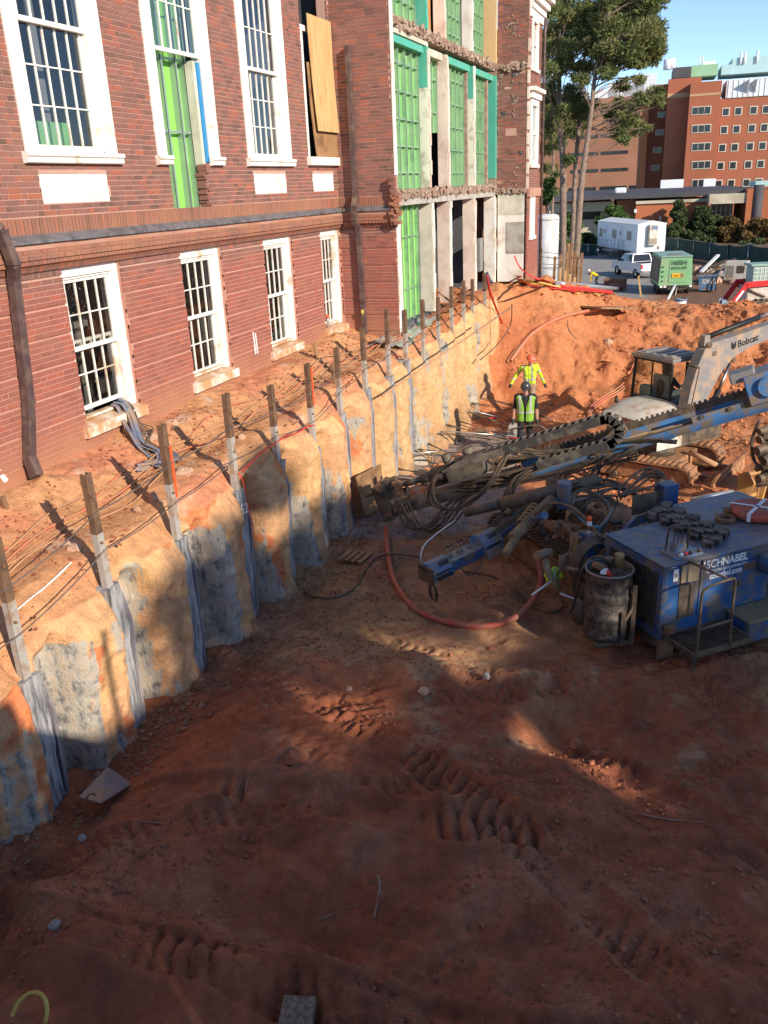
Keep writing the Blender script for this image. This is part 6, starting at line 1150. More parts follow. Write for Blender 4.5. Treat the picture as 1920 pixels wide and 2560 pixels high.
op = XB(); op.tube([(.50, .70, .15), (.48, .70, .45), (.5, .70, .62)], [.17, .19, .09], 10); op.ell((.52, .70, .74), (.10, .09, .12)); op.tube([(.5, .52, .55), (.66, .46, .35), (.85, .48, .36)], [.06, .05, .04], 8); op.tube([(.5, .88, .55), (.66, .94, .35), (.85, .9, .36)], [.06, .05, .04], 8); op.tube([(.52, .62, .15), (.85, .62, .18), (.9, .62, -.02)], .08, 8); op.tube([(.52, .78, .15), (.85, .78, .18), (.9, .78, -.02)], .08, 8)
M['dkcloth'] = pmat('dark_work_clothes', (.045, .05, .06), .85, var=.2); o = op.build('person', M['dkcloth']); rm = o.modifiers.new('r', 'REMESH'); rm.mode = 'VOXEL'; rm.voxel_size = .02; tag(o, 'operator in dark clothes seated inside the excavator cab', 'person')
# boom, cylinders, arm, attachment
bm = XB(); out = [(-.10, -.05), (.0, .55), (.15, 1.02), (.32, 1.34), (.52, 1.46), (1.2, 1.53), (2.4, 1.68), (3.3, 1.78), (3.35, 1.55), (2.45, 1.37), (1.75, 1.25), (1.2, 1.08), (.85, .78), (.56, .35), (.40, -.05)]
bm.prism([(x, -.47, z) for x, z in out], (0, .24, 0)); boom = bm.build('boom', M['greyp'], ex, .015)
for x, z, r in ((.2, .05, .07), (.44, 1.42, .06), (2.4, 1.52, .06), (1.22, 1.02, .05), (.16, 1.0, .03)): XB().cyl((x, -.49, z), (x, -.21, z), r, n=14).build('pin', M['dark'], boom)
XB().bar((.05, -.476, .2), (.20, -.476, 1.0), .03, .006, (1, 0, 0)).build('weld_plate', M['dark'], boom)
ax = EF.col[0].to_3d(); tp = V(0, 0, 1); d_ = (ax*1.2+tp*.16).normalized(); up = (tp-d_*tp.dot(d_)).normalized(); O_ = EF @ V(1.30, -.474, 1.27)
text('Bobcat', O_, d_, up, .62, .15, M['blacktext'], boom, 'lettering', .002, .02); lg = EF @ V(1.10, -.474, 1.22)
MB().prism([lg+d_*a+up*b_ for a, b_ in ((0, .10), (.02, .20), (.06, .14), (.10, .14), (.15, .19), (.15, .09), (.12, .03), (.09, .05), (.075, 0), (.06, .05), (.03, .02))], EF.to_3x3() @ V(0, -.004, 0)).build('emblem', M['blacktext'], boom)
XB().tube([(.42, -.35, 1.56), (1.5, -.35, 1.74), (2.0, -.35, 1.82)], .055, 10).build('arm_cylinder', M['blacktext'], ex); XB().tube([(2.0, -.35, 1.82), (3.2, -.35, 2.02)], .028, 8).build('piston_rod', M['steel'], ex); XB().bb((.34, -.42, 1.40), (.5, -.28, 1.62)).build('bracket', M['greyp'], boom, .01)
XB().tube([(.72, -.35, -.2), (.98, -.35, .4)], .06, 10).build('boom_cylinder', M['blacktext'], ex); XB().tube([(.9, -.35, .2), (1.25, -.35, .92)], .034, 10).build('piston_rod', M['steel'], ex); XB().bb((.3, -.5, -.35), (.95, -.2, -.05)).build('swing_bracket', M['greyp'], ex, .02)
XB().bb((.55, -.48, 1.18), (.66, -.474, 1.28)).build('boom_bracket', M['dark'], boom)
for k in range(3): XB().tube(smooth_path([(.3+.05*k, -.2, .1), (.55, -.19, .8), (.8, -.19, 1.25), (1.4, -.2, 1.56+.02*k), (2.4, -.2, 1.76), (3.2, -.2, 1.84)], 4), .014, 5).build('boom_hose', M['rubber'], ex)
XB().bar((3.25, -.35, 1.95), (3.5, -.35, -.1), .2, .28, (0, 1, 0)).build('dipper_arm', M['greyp'], ex, .02)
# tracks and blade
UF = frame(V(7.06, 18.55, GZ), (.955, -.297, 0))
def UB(): return MB(UF)
def xtrack(y0, lab):
    L_, r = 1.18, .26; t = UB(); t.prism([(-.95, y0+.03, .12), (.95, y0+.03, .12), (1.0, y0+.03, .34), (.9, y0+.03, .43), (-.9, y0+.03, .43), (-1.0, y0+.03, .34)], (0, .26, 0)); tr = t.build('track_frame', M['orange_soil_metal'], ex, .01, label=lab)
    b = UB(); pth = [(-L_+r, 0), (L_-r, 0)]+[(L_-r+r*math.sin(a), r-r*math.cos(a)) for a in np.linspace(.3, 2.8, 8)]+[(L_-r, 2*r), (-L_+r, 2*r)]+[(-L_+r-r*math.sin(a), r+r*math.cos(a)) for a in np.linspace(.3, 2.8, 8)]
    inn = [(x*.955, .035+(z-.0)*.86) for x, z in pth]; m_ = len(pth); vs = []
    for y in (y0-.06, y0+.36): vs += [(x, y, z) for x, z in pth]; vs += [(x, y, z) for x, z in inn]
    fs = []
    for k in range(m_):
        q = (k+1) % m_; fs += [(k, q, 2*m_+q, 2*m_+k), (m_+q, m_+k, 3*m_+k, 3*m_+q), (q, k, m_+k, m_+q), (2*m_+k, 2*m_+q, 3*m_+q, 3*m_+k)]
    b.add(vs, fs); rb = b.build('rubber_track', M['rubber_mud'], tr)
    for k in range(15):
        x = -L_+r+.05+(2*L_-2*r-.1)*k/14
        for z, dz in ((2*r, .012), (0, -.012)): UB().box((x, y0+.15, z+dz), (.055, .41, .035)).build('track_lug', M['orange_soil_metal'], tr)
    for a in np.linspace(.35, 2.8, 6):
        for sg in (1, -1): c = V(sg*(L_-r+(r+.01)*math.sin(a)), y0+.15, r-(r+.01)*math.cos(a)*sg*sg); UB().box(c, (.05, .41, .035), Matrix.Rotation(sg*(math.pi/2-a+math.pi/2), 3, 'Y')).build('track_lug', M['rubber_mud'], tr)
    for x in (-L_+r, L_-r): UB().cyl((x, y0+.0, r), (x, y0+.3, r), r*.7, n=16).build('track_wheel', M['orange_soil_metal'], tr)
    for x in (-.5, 0, .5): UB().cyl((x, y0+.0, .13), (x, y0+.3, .13), .09, n=10).build('roller', M['dark'], tr)
M['rubber_mud'] = pmat('muddy_rubber', (.05, .04, .035), .8, var=.4, vs=7, dirt=(.34, .16, .075), damt=.6, ds=4, dust=(.42, .2, .09), dustamt=.9)
xtrack(-1.0, 'near rubber track of the excavator'); xtrack(.72, 'far rubber track of the excavator')
UB().bb((-.7, -.66, .2), (.7, .7, .45)).build('undercarriage', M['orange_soil_metal'], ex, .03); UB().lathe([(0, 0), (.45, 0), (.45, .2), (0, .2)], (0, 0, .44), 20).build('slew_ring', M['dark'], ex)
bl = UB(); pr = [(1.62, -.02), (1.56, .12), (1.55, .28), (1.62, .44), (1.68, .45), (1.60, .27), (1.62, .12), (1.68, -.02)]; bl.prism([(x, -1.05, z) for x, z in pr], (0, 2.1, 0)); bl.build('dozer_blade', M['orange_soil_metal'], ex, .006)
for y in (-.45, .45): UB().bar((.6, y, .25), (1.56, y, .16), .1, .12).build('blade_arm', M['orange_soil_metal'], ex, .01)
UB().tube([(.7, .15, .5), (1.3, .12, .3)], .06, 10).build('blade_cylinder', M['tan_rope'], ex)
# yellow frame with pipe lying between the rig and the excavator
yf_ = thing('frame_stand', 'mud-stained yellow steel frame standing by the dozer blade', 'frame', tuple(onZ(1870, 1255, -5.75)))
M['yframe'] = pmat('yellow_frame_paint', (.50, .30, .075), .6, var=.2, dirt=(.42, .21, .09), damt=.55, ds=5)
P0 = onZ(1862, 1258, -5.75); 
def yp(dx, dy, dz): return P0+V(dx, dy, dz)
b = MB(); b.prism([yp(-.15, 0, 0), yp(.02, -.05, 0), yp(.10, -.05, .42), yp(-.02, -.02, .62), yp(-.17, .02, .55)], (.03, .05, 0)); b.prism([yp(.12, .3, 0), yp(.30, .25, 0), yp(.36, .25, .42), yp(.26, .28, .62), yp(.10, .3, .55)], (.03, .05, 0)); b.build('frame_plate', M['yframe'], yf_, .008)
for z in (.12, .35, .55): MB().bar(yp(-.06, 0, z), yp(.22, .28, z), .05, .06).build('frame_bar', M['yframe'], yf_)
MB().tube(smooth_path([yp(.10, -.08, .02), yp(.18, -.09, .10), yp(.20, -.09, .45), yp(.14, -.08, .55)], 3), .016, 6).build('frame_handle', M['yframe'], yf_)
a, b_ = onY(1728, 1252, 14.0), onY(1832, 1232, 14.3); tag(MB().tube([a, b_], .055, 16).build('steel_pipe', M['alu']), 'bright steel pipe lying behind the blue engine roof', 'pipe'); MB()
yb = thing('yellow_bucket', 'yellow steel bucket cut off by the right edge of the picture', 'bucket', tuple(onZ(1915, 1240, -5.8))); q = onZ(1925, 1245, -5.8)
b = MB(); b.prism([q+V(0, 0, 0), q+V(.5, .1, 0), q+V(.55, .1, .65), q+V(.1, 0, .75), q+V(-.12, 0, .5)], (.1, .7, 0)); b.build('bucket_shell', M['yframe'], yb, .01)
for k in range(3): MB().box(q+V(-.02+.05*k, .1+.22*k, -.02), (.06, .08, .25)).build('bucket_tooth', M['orange_soil_metal'], yb)
att = thing('hydraulic_attachment', 'black hydraulic attachment hanging at the right edge beside the blade', 'attachment', tuple(onY(1912, 1150, 15.8)))
rr = random.Random(41)
for k in range(12):
    c = onY(1912+rr.uniform(-10, 14), 1075+12*k, 15.8)+V(0, rr.uniform(-.1, .1), 0); (MB().box(c, (rr.uniform(.1, .25), .2, .14), Matrix.Rotation(rr.uniform(-.6, .6), 3, 'Y')) if k % 2 else MB().cyl(c+V(-.1, -.1, 0), c+V(.1, .1, .05), rr.uniform(.05, .1), n=12)).build('attachment_block', M['rubber'], att, .01)
MB().tube(smooth_path([onY(1900, 1050, 15.8), onY(1880, 1100, 15.8), onY(1885, 1150, 15.8), onY(1905, 1170, 15.8)], 5), .03, 7).build('attachment_hose', M['dark'], att)
# ================================================================== people
for k, c in (('skin', (.42, .22, .15)), ('shirt_blk', (.02, .02, .024)), ('pants_blk', (.018, .018, .022)), ('pants_tan', (.30, .22, .15)), ('glove', (.035, .035, .037)), ('boot', (.06, .04, .03))): M[k] = pmat(k+'_cloth', c, .8, var=.15, vs=12, dirt=(.35, .2, .12) if k in ('pants_tan', 'boot') else None, damt=.3, ds=6)
M['helm_or'] = pmat('orange_hard_hat', (.62, .10, .04), .3, var=.08, dirt=(.6, .55, .5), damt=.2, ds=18); M['helm_bk'] = pmat('dark_hard_hat', (.05, .05, .052), .25, var=.1, spec=.6)
def person(loc, face, label, pose, mats, helmet, H_=1.78, vox=.011):
    k = H_/1.78; J = {n: Vector(p)*k for n, p in pose.items()}
    P = []                                                              # (a, b, ra, rb, material)
    def lim(a, b, ra, rb, m): P.append((J[a] if isinstance(a, str) else a, J[b] if isinstance(b, str) else b, ra*k, rb*k, m))
    up = (J['neck']-J['pelvis']).normalized(); right = (J['shR']-J['shL']).normalized()
    for s in 'LR':
        lim('sh'+s, 'el'+s, .058, .046, mats['sleeve']); lim('el'+s, 'wr'+s, .045, .033, mats['fore']); lim('hp'+s, 'kn'+s, .092, .064, mats['leg']); lim('kn'+s, 'an'+s, .062, .046, mats['leg'])
        a = J['an'+s]; lim(a, a+Vector((0, -.15, -.045))*k, .052, .044, 'boot'); lim(a, a+Vector((0, .05, -.04))*k, .05, .045, 'boot')
        w = J['wr'+s]; d = (w-J['el'+s]).normalized(); pl = w+d*.085*k; lim(w, pl, .034, .040, mats['hand']); sd = d.cross(Vector((0, 1, 0))).normalized()
        if sd.length < .1: sd = Vector((1, 0, 0))
        fw = sd.cross(d).normalized()
        for f, (o, ln) in enumerate(((-.03, .075), (-.01, .088), (.011, .082), (.031, .062))):
            b0 = pl+fw*o*k; b1 = b0+(d*.6+sd*.12)*ln*.6*k*1.2; b2 = b1+(d*.7-sd*.5*(1 if s == 'L' else -1))*ln*.45*k; lim(b0, b1, .012, .011, mats['hand']); lim(b1, b2, .011, .009, mats['hand'])
        t0 = w+d*.03*k; lim(t0, t0+(d*.7-fw*.75).normalized()*.075*k, .015, .011, mats['hand'])
    lim('hpL', 'hpR', .105, .105, mats['leg']); mid = J['pelvis'].lerp(J['neck'], .45)
    for off in (-.07, 0, .07): lim(J['pelvis']+right*off*k+up*.04*k, mid+right*off*k, .095, .098, mats['top']); lim(mid+right*off*k, J['neck']-up*.10*k+right*off*1.3*k, .10, .098, mats['top'])
    lim('shL', 'shR', .066, .066, mats['sleeve']); lim(J['neck']-up*.08*k, 'head', .055, .052, 'skin')
    hd = J['head']; fd = pose_dir = Vector(mats.get('look', (0, -1, -.25))).normalized(); hu = (Vector((0, 0, 1))-fd*fd.z).normalized(); hr = fd.cross(hu)
    hc_ = hd+hu*.06*k
    b = MB()
    for a, q, ra, rb, m in P: b.tube([a, a.lerp(q, .5), q], [ra, (ra+rb)/2, rb], 10); b.ell(a, (ra,)*3, 10, 6); b.ell(q, (rb,)*3, 10, 6)
    Rh = Matrix((hr, fd, hu)).transposed(); b.ell(hc_, (.074*k, .094*k, .115*k), 14, 10, Rh)
    for o, r in (((0, .095, -.015), (.016, .022, .025)), ((.076, 0, -.01), (.012, .02, .03)), ((-.076, 0, -.01), (.012, .02, .03)), ((0, .075, -.085), (.035, .03, .03)), ((0, .085, .02), (.05, .02, .012))): b.ell(hc_+Rh @ (Vector(o)*k), [q*k for q in r], 8, 6, Rh)
    t = bpy.data.objects.new('tmp', b.mesh('tmp', None)); COL.objects.link(t); r = t.modifiers.new('r', 'REMESH'); r.mode = 'VOXEL'; r.voxel_size = vox*k; r.use_smooth_shade = True
    sm = t.modifiers.new('s', 'SMOOTH'); sm.iterations = 3; sm.factor = .4
    me = bpy.data.meshes.new_from_object(t.evaluated_get(bpy.context.evaluated_depsgraph_get())); bpy.data.objects.remove(t); me.name = 'person'
    na = np.zeros(len(me.vertices)*3, np.float32); me.vertices.foreach_get('co', na); na = na.reshape(-1, 3).astype(float); nn_ = np.zeros(len(na)*3, np.float32); me.vertex_normals.foreach_get('vector', nn_); nn_ = nn_.reshape(-1, 3)
    wr = .011*fbm(na[:, 0]*1.0+na[:, 1], na[:, 2]+.4*na[:, 0], .09, 3, 5)+.016*np.minimum(np.abs(fbm(na[:, 0]+.5*na[:, 1], na[:, 2]*1.6+na[:, 0], .13, 2, 6)), .5); wr = wr*(na[:, 2] < J['neck'].z-.03)*k
    me.vertices.foreach_set('co', (na+nn_*wr[:, None]).astype(np.float32).ravel()); me.update()
    names = sorted(set([p[4] for p in P]+['skin', 'reflect']+list(mats.get('extra', [])))); [me.materials.append(M[n]) for n in names]
    A_ = np.array([p[0] for p in P]); B_ = np.array([p[1] for p in P]); Rr = np.array([(p[2]+p[3])/2 for p in P]); D_ = B_-A_; dd = (D_**2).sum(1)+1e-9; idx = [names.index(p[4]) for p in P]
    rz = np.array(mats.get('bands', [])); mi = []
    for f in me.polygons:
        c = np.array(f.center); tq = np.clip(((c-A_)*D_).sum(1)/dd, 0, 1); ds = np.linalg.norm(c-(A_+D_*tq[:, None]), axis=1)-Rr; j = int(ds.argmin()); mt = idx[j]
        if (Vector(c)-hc_).length < .135*k and (Vector(c)-J['neck']).dot(up) > .03: mt = names.index('skin')
        if P[j][4] in mats.get('banded', []):
            hgt = (Vector(c)-J['pelvis']).dot(up)/k; lat = abs((Vector(c)-J['pelvis']).dot(right))/k; arm = j < len(P) and P[j][2] < .06*k
            if any(a < hgt < q for a, q in mats['bands']) and not arm: mt = names.index('reflect')
            if not arm and .085 < lat < .135 and hgt > .18: mt = names.index('reflect')
            if arm and (.40 < tq[j] < .60): mt = names.index('reflect')
        mi.append(mt)
    me.polygons.foreach_set('material_index', mi); me.update()
    o = obj('person', me); o.location = loc; o.rotation_euler = (0, 0, face); tag(o, label, 'person'); Mx = Matrix.Translation(Vector(loc)) @ Matrix.Rotation(face, 4, 'Z')
    b = MB(Mx); c = hc_+hu*.035*k; pr = []
    for a in np.linspace(0, math.pi/2, 7): pr.append((.118*math.cos(a)*k, .115*math.sin(a)*k))
    b.lathe([(.12*k, -.012*k)]+pr, c, 20, hu); b.ell(c+fd*.10*k-hu*.004*k, (.085*k, .075*k, .012*k), 14, 6, Rh); par(b.build('hard_hat', M[helmet]), o)
    e = MB(Mx)
    for s in (-1, 1): e.ell(hc_+Rh @ (Vector((.03*s, .088, .008))*k), (.012*k, .008*k, .008*k), 8, 6, Rh)
    par(e.build('eyes', M['blacktext'], None, kind='stuff'), o)
    if mats.get('vest'):
        b = MB(); 
        for off in (-.075, 0, .075): b.tube([J['pelvis']+right*off*k-up*.10*k, mid+right*off*k, J['neck']-up*.085*k+right*off*1.55*k], [.125*k, .125*k, .112*k], 12); b.ell(J['neck']-up*.085*k+right*off*1.7*k, (.115*k, .11*k, .07*k), 12, 8)
        t = bpy.data.objects.new('tmp', b.mesh('tmp', None)); COL.objects.link(t); r = t.modifiers.new('r', 'REMESH'); r.mode = 'VOXEL'; r.voxel_size = .016*k; r.use_smooth_shade = True
        vm = bpy.data.meshes.new_from_object(t.evaluated_get(bpy.context.evaluated_depsgraph_get())); bpy.data.objects.remove(t); vm.name = 'safety_vest'
        import bmesh
        bm = bmesh.new(); bm.from_mesh(vm); kill = []
        for f in bm.faces:
            c = f.calc_center_median(); q = c-J['pelvis']; hg = q.dot(up)/k; la = q.dot(right)/k; fr_ = -q.y/k
            if hg < -.09 or (fr_ > .03 and abs(la) < (.02 if hg < .2 else .02+.075*(hg-.2)/.28)) or (hg > .44 and abs(la) < .07): kill.append(f)
        bmesh.ops.delete(bm, geom=kill, context='FACES'); bm.to_mesh(vm); 
        vm.materials.append(M['hivis_g']); vm.materials.append(M['reflect']); mi = []
        for f in vm.polygons: q = f.center-J['pelvis']; hg = q.dot(up)/k; la = abs(q.dot(right))/k; mi.append(1 if (.10 < hg < .15 or (.10 < la < .145 and hg > .15)) else 0)
        vm.polygons.foreach_set('material_index', mi); bm.free(); vo = obj('safety_vest', vm); vo.matrix_basis = Mx; par(vo, o)
    return o
base = dict(pelvis=(0, 0, .94), neck=(0, -.02, 1.47), head=(0, -.05, 1.58), shL=(-.19, -.01, 1.41), shR=(.19, -.01, 1.41), hpL=(-.09, 0, .90), hpR=(.09, 0, .90), knL=(-.12, -.03, .49), knR=(.11, -.02, .49), anL=(-.14, .02, .09), anR=(.13, .03, .09), elL=(-.25, .02, 1.14), elR=(.25, .02, 1.14), wrL=(-.27, -.06, .90), wrR=(.27, -.06, .90))
q = atD(1312, 1131, 20.2); zq = hz(q.x, q.y); q.z = zq
person(tuple(q), .12, 'worker in green safety vest, black shirt and dark hard hat standing behind the drill mast', base, dict(sleeve='shirt_blk', fore='skin', top='shirt_blk', leg='pants_blk', hand='glove', vest=True, look=(-.05, -1, -.55)), 'helm_bk', 1.80)
pa = dict(base, shL=(-.20, -.03, 1.39), shR=(.18, .01, 1.43), elL=(-.37, .04, 1.17), wrL=(-.47, -.12, .95), elR=(.29, .06, 1.17), wrR=(.42, -.08, .99), neck=(.02, -.05, 1.47), head=(.04, -.10, 1.575), knL=(-.10, .06, .49), anL=(-.11, .20, .10), knR=(.10, -.10, .49), anR=(.12, -.12, .09))
q = atD(1322, 1060, 23.6); q.z = hz(q.x, q.y)
person(tuple(q), -.05, 'worker in bright yellow long-sleeved shirt and orange hard hat walking by the mound', pa, dict(sleeve='hivis', fore='hivis', top='hivis', leg='pants_tan', hand='glove', banded=['hivis'], bands=[(.12, .17)], look=(.35, -1, -.45)), 'helm_or', 1.80)
pc = dict(pelvis=(0, 0, .80), neck=(-.38, -.15, 1.05), head=(-.48, -.18, 1.08), shL=(-.35, -.32, .98), shR=(-.33, .05, .98), hpL=(0, -.09, .76), hpR=(0, .09, .76), knL=(-.08, -.10, .42), knR=(-.05, .1, .42), anL=(.05, -.1, .09), anR=(.08, .1, .09), elL=(-.40, -.34, .70), elR=(-.40, .06, .70), wrL=(-.45, -.25, .45), wrR=(-.48, .0, .45))
M['hivis_or'] = pmat('orange_yellow_vest', (.75, .50, .02), .8, var=.1)
q = onZ(1492, 720, -7.4); q.z = hz(q.x, q.y)
person(tuple(q), .0, 'far worker in yellow vest and white helmet bending over beside the red toolbox', pc, dict(sleeve='hivis_or', fore='hivis_or', top='hivis_or', leg='dkcloth', hand='skin', look=(-.7, -.2, -.7)), 'white', 1.9, .02)
hp = atD(1350, 1075, 20.0); MB()
wp = atD(1312, 1131, 20.2); zz_ = hz(wp.x, wp.y)
tag(MB().tube(smooth_path([(wp.x-.35, wp.y-.1, zz_+.62), (wp.x-.1, wp.y-.18, zz_+.72), (wp.x+.22, wp.y-.16, zz_+.78), (wp.x+.45, wp.y-.1, zz_+.72), (wp.x+.58, wp.y-.1, zz_+.45), (wp.x+.62, wp.y-.1, zz_+.02)], 6), .022, 7).build('black_hose', M['rubber']), 'black hose held in front of the worker in the green vest', 'hose')
bx = psurf(1290, 1090, .0); tag(MB().box(bx+V(0, 0, .15), (.35, .3, .3)).build('grey_crate', M['conc_grey'], None, .02), 'grey crate on the wet ground beside the worker in the green vest', 'crate')
# ================================================================== the yard beyond the mound
GY = -7.4
def yz(px, py): 
    q = onZ(px, py, GY); q.z = hz(q.x, q.y); return q
M['comp_green'] = pmat('pale_green_paint', (.20, .40, .19), .5, var=.08, vs=.8, dirt=(.27, .36, .2), damt=.25, ds=.8); M['comp_top'] = pmat('grey_green_roof', (.26, .38, .33), .55, var=.1, vs=.8)
M['rust_soft'] = pmat('rusted_panel', (.14, .10, .065), .7, var=.3, vs=1, dirt=(.2, .12, .06), damt=.5, ds=.8); M['tyre'] = pmat('tyre', (.02, .02, .02), .8, var=.2); M['carwhite'] = pmat('white_car_paint', (.74, .75, .77), .3, var=.03, coat=.5); M['carglass'] = pmat('dark_car_glass', (.015, .018, .022), .08, var=.1, spec=.8); M['tail'] = pmat('tail_light', (.55, .02, .03), .3, var=.05)
M['tankwhite'] = pmat('white_tank', (.74, .74, .73), .35, var=.05, vs=.8, dirt=(.5, .45, .4), damt=.3, ds=.9, stretch=(1, 1, .25)); M['trailer'] = pmat('white_siding', (.74, .75, .76), .5, var=.03, vs=1)
def wheel(m, c, r, w, ax, rim, parent):
    a = Vector(ax).normalized(); o = MB().lathe([(r*.55, -w/2), (r*.92, -w/2), (r, -w*.3), (r, w*.3), (r*.92, w/2), (r*.55, w/2)], c, 20, a).build('wheel', M['tyre'], parent); MB().lathe([(0, w*.3), (r*.3, w*.32), (r*.58, w*.42), (r*.58, -w*.4), (0, -w*.3)], c, 16, a).build('rim', rim, o); return o
# ---- green towed compressor
C0 = yz(1640, 738); C1 = yz(1732, 738); C0.z = C1.z = (C0.z+C1.z)/2; cxd = (C1-C0); Wc = cxd.length*.93; KF = frame((C0+C1)/2, cxd) @ Matrix.Rotation(.20, 4, 'Z')
kc = thing('air_compressor', 'pale green towed air compressor with black lettering, parked beyond the mound', 'compressor', tuple((C0+C1)/2))
def KB(): return MB(KF)
w2 = Wc/2; zb, zt = .62, 2.42; Lc = 4.3
body = KB(); vs = []
for y in (0, Lc): vs += [(-w2*1.0, y, zb), (w2*1.0, y, zb), (w2*.90, y+(.08 if y == 0 else -.05), zt), (-w2*.90, y+(.08 if y == 0 else -.05), zt)]
body.add(vs, [(0, 1, 2, 3), (7, 6, 5, 4), (1, 5, 6, 2), (0, 3, 7, 4), (0, 4, 5, 1)]); bd = body.build('body', M['comp_green'], kc, .02)
KB().prism([(-w2*.93, 0, zt), (w2*.93, 0, zt), (w2*.93, Lc, zt), (-w2*.93, Lc, zt)], (0, 0, .06)).build('roof', M['comp_top'], bd, .015); KB().bb((-.4, .9, zt+.06), (.5, 1.3, zt+.10)).build('roof_vent', M['rust_soft'], bd)
KB().prism([(-w2*1.012, .25, zb+.15), (-w2*1.012, Lc-.2, zb+.15), (-w2*.925, Lc-.2, zt-.15), (-w2*.925, .25, zt-.15)], (-.01, 0, 0)).build('side_door', M['rust_soft'], bd)
KB().prism([(-w2*.40, -.008, zb+.22), (w2*.68, -.008, zb+.22), (w2*.64, .06, zt-.16), (-w2*.38, .06, zt-.16)], (0, -.015, 0)).build('rear_door', M['comp_green'], bd, .006)
e1 = KF.col[0].to_3d(); up_ = V(0, 0, 1)
text('1600H', KF @ V(-w2*.26, -.02, zt-.50), e1, up_, w2*.86, .30, M['blacktext'], bd, 'lettering', .004, .0); text('SULLAIR', KF @ V(-w2*.12, -.03, zt-.76), e1, up_, w2*.74, .17, M['blacktext'], bd, 'lettering', .004, .0); KB().lathe([(.05, -.01), (.08, -.01), (.08, .0), (.05, .0)], (-w2*.22, -.02, zt-.69), 14, (0, 1, 0)).build('emblem', M['blacktext'], bd)
KB().bb((-w2*.24, -.05, zb+.50), (w2*.46, -.028, zb+.78)).build('yellow_sign', pmat('yellow_sign', (.75, .42, .03), .5, var=.05), bd); text('Carter', KF @ V(-w2*.16, -.053, zb+.57), e1, up_, w2*.34, .14, M['blacktext'], bd, 'lettering', .003, .01); KB().bb((w2*.27, -.056, zb+.54), (w2*.44, -.051, zb+.75)).build('sign_patch', M['blacktext'], bd); text('CAT', KF @ V(w2*.29, -.06, zb+.58), e1, up_, w2*.13, .12, M['whitetext'], bd, 'lettering', .003)
for k in range(4): KB().lathe([(0, -.03), (.05, -.03), (.05, 0), (0, 0)], (-w2*.78, .0, zb+.3+.3*k), 10, (0, 1, 0)).build('port', M['blacktext'], bd)
for x in (-w2*.82, -w2*.6, w2*.9): KB().bb((x-.08, -.04, zb-.12), (x+.08, .02, zb)).build('tail_lamp', M['paper'], kc)
KB().bb((-w2*.95, .05, zb-.2), (w2*.95, Lc-.1, zb-.002)).build('chassis', M['blacktext'], kc)
for x in (-w2*.86, w2*.86):
    for y in (.9, 1.9): wheel(None, KF @ V(x, y, .42), .42, .26, e1, M['greyp'], kc)
KB().tube([(w2*.1, -.1, .5), (-.05, -.5, -.15)], .05, 8).build('support_leg', M['greyp'], kc); 
for k in range(7): KB().tube(smooth_path([(-.5+.17*k, .0, zb-.05), (-.45+.17*k, -.18, zb-.25-.03*(k % 3)), (-.35+.19*k, -.1, zb-.05)], 4), .03, 6).build('air_hose', M['rubber'], kc)
# ---- white pickup truck
TF_ = yz(1557, 680); TR_ = yz(1596, 696); TF_.z = TR_.z = hz(TF_.x, TF_.y); d = V(-.50, .866, 0); tc_ = yz(1590, 690); TQ = frame(tc_, d) @ Matrix.Scale(.92, 4); wb = 3.66
tk = thing('pickup_truck', 'white crew-cab pickup truck parked on the gravel beside the compressor', 'truck', tuple(TQ.translation))
def TB(): return MB(TQ)
def cabp(y): return [(-2.9, y, .55), (2.95, y, .5), (3.0, y, .9), (2.85, y, 1.12), (1.55, y, 1.2), (.85, y, 1.88), (-.75, y, 1.92), (-1.05, y, 1.25), (-2.9, y, 1.27)]
b = TB(); b.prism([(-2.9, -.98, .55), (2.95, -.98, .5), (3.0, -.98, .9), (2.85, -.98, 1.12), (1.5, -.98, 1.22), (-1.05, -.98, 1.24), (-2.9, -.98, 1.27)], (0, 1.96, 0)); bdy = b.build('body', M['carwhite'], tk, .06)
b = TB(); vs = []
for y, s in ((-.95, 0), (.95, 0)): vs += [(1.5, y, 1.22), (-1.05, y, 1.24)]
for y in (-.78, .78): vs += [(.80, y, 1.90), (-.78, y, 1.93)]
b.add(vs, [(0, 1, 5, 4), (3, 2, 6, 7), (2, 0, 4, 6), (1, 3, 7, 5), (4, 5, 7, 6)]); b.build('cab', M['carwhite'], tk, .05)
for s in (-1, 1): TB().prism([(1.25, s*.945, 1.28), (-.1, s*.945, 1.28), (-.1, s*.80, 1.84), (.75, s*.80, 1.84)], (0, s*.012, 0)).build('side_window', M['carglass'], tk); TB().prism([(-.18, s*.945, 1.28), (-.95, s*.945, 1.28), (-.74, s*.80, 1.84), (-.18, s*.80, 1.84)], (0, s*.012, 0)).build('side_window', M['carglass'], tk)
TB().prism([(-1.055, -.8, 1.32), (-1.055, .8, 1.32), (-.84, .68, 1.85), (-.84, -.68, 1.85)], (-.015, 0, 0)).build('rear_window', M['carglass'], tk); TB().bb((-2.75, -.82, 1.262), (-1.12, .82, 1.285)).build('truck_bed', M['carglass'], tk)
for s in (-1, 1): TB().bb((-2.93, s*.93-.09, .85), (-2.84, s*.93+.06, 1.2)).build('tail_light', M['tail'], tk); TB().box((1.15, s*1.08, 1.35), (.2, .22, .2)).build('mirror', M['blacktext'], tk, .03)
TB().bb((-3.02, -.95, .52), (-2.9, .95, .75)).build('bumper', M['steel'], tk, .03); TB().bb((-2.91, -.25, .9), (-2.905, .25, 1.05)).build('number_plate', M['paper'], tk)
for x in (-1.83, 1.83):
    for s in (-1, 1): wheel(None, TQ @ V(x, s*.86, .40), .40, .26, TQ.col[1].to_3d(), M['steel'], tk)
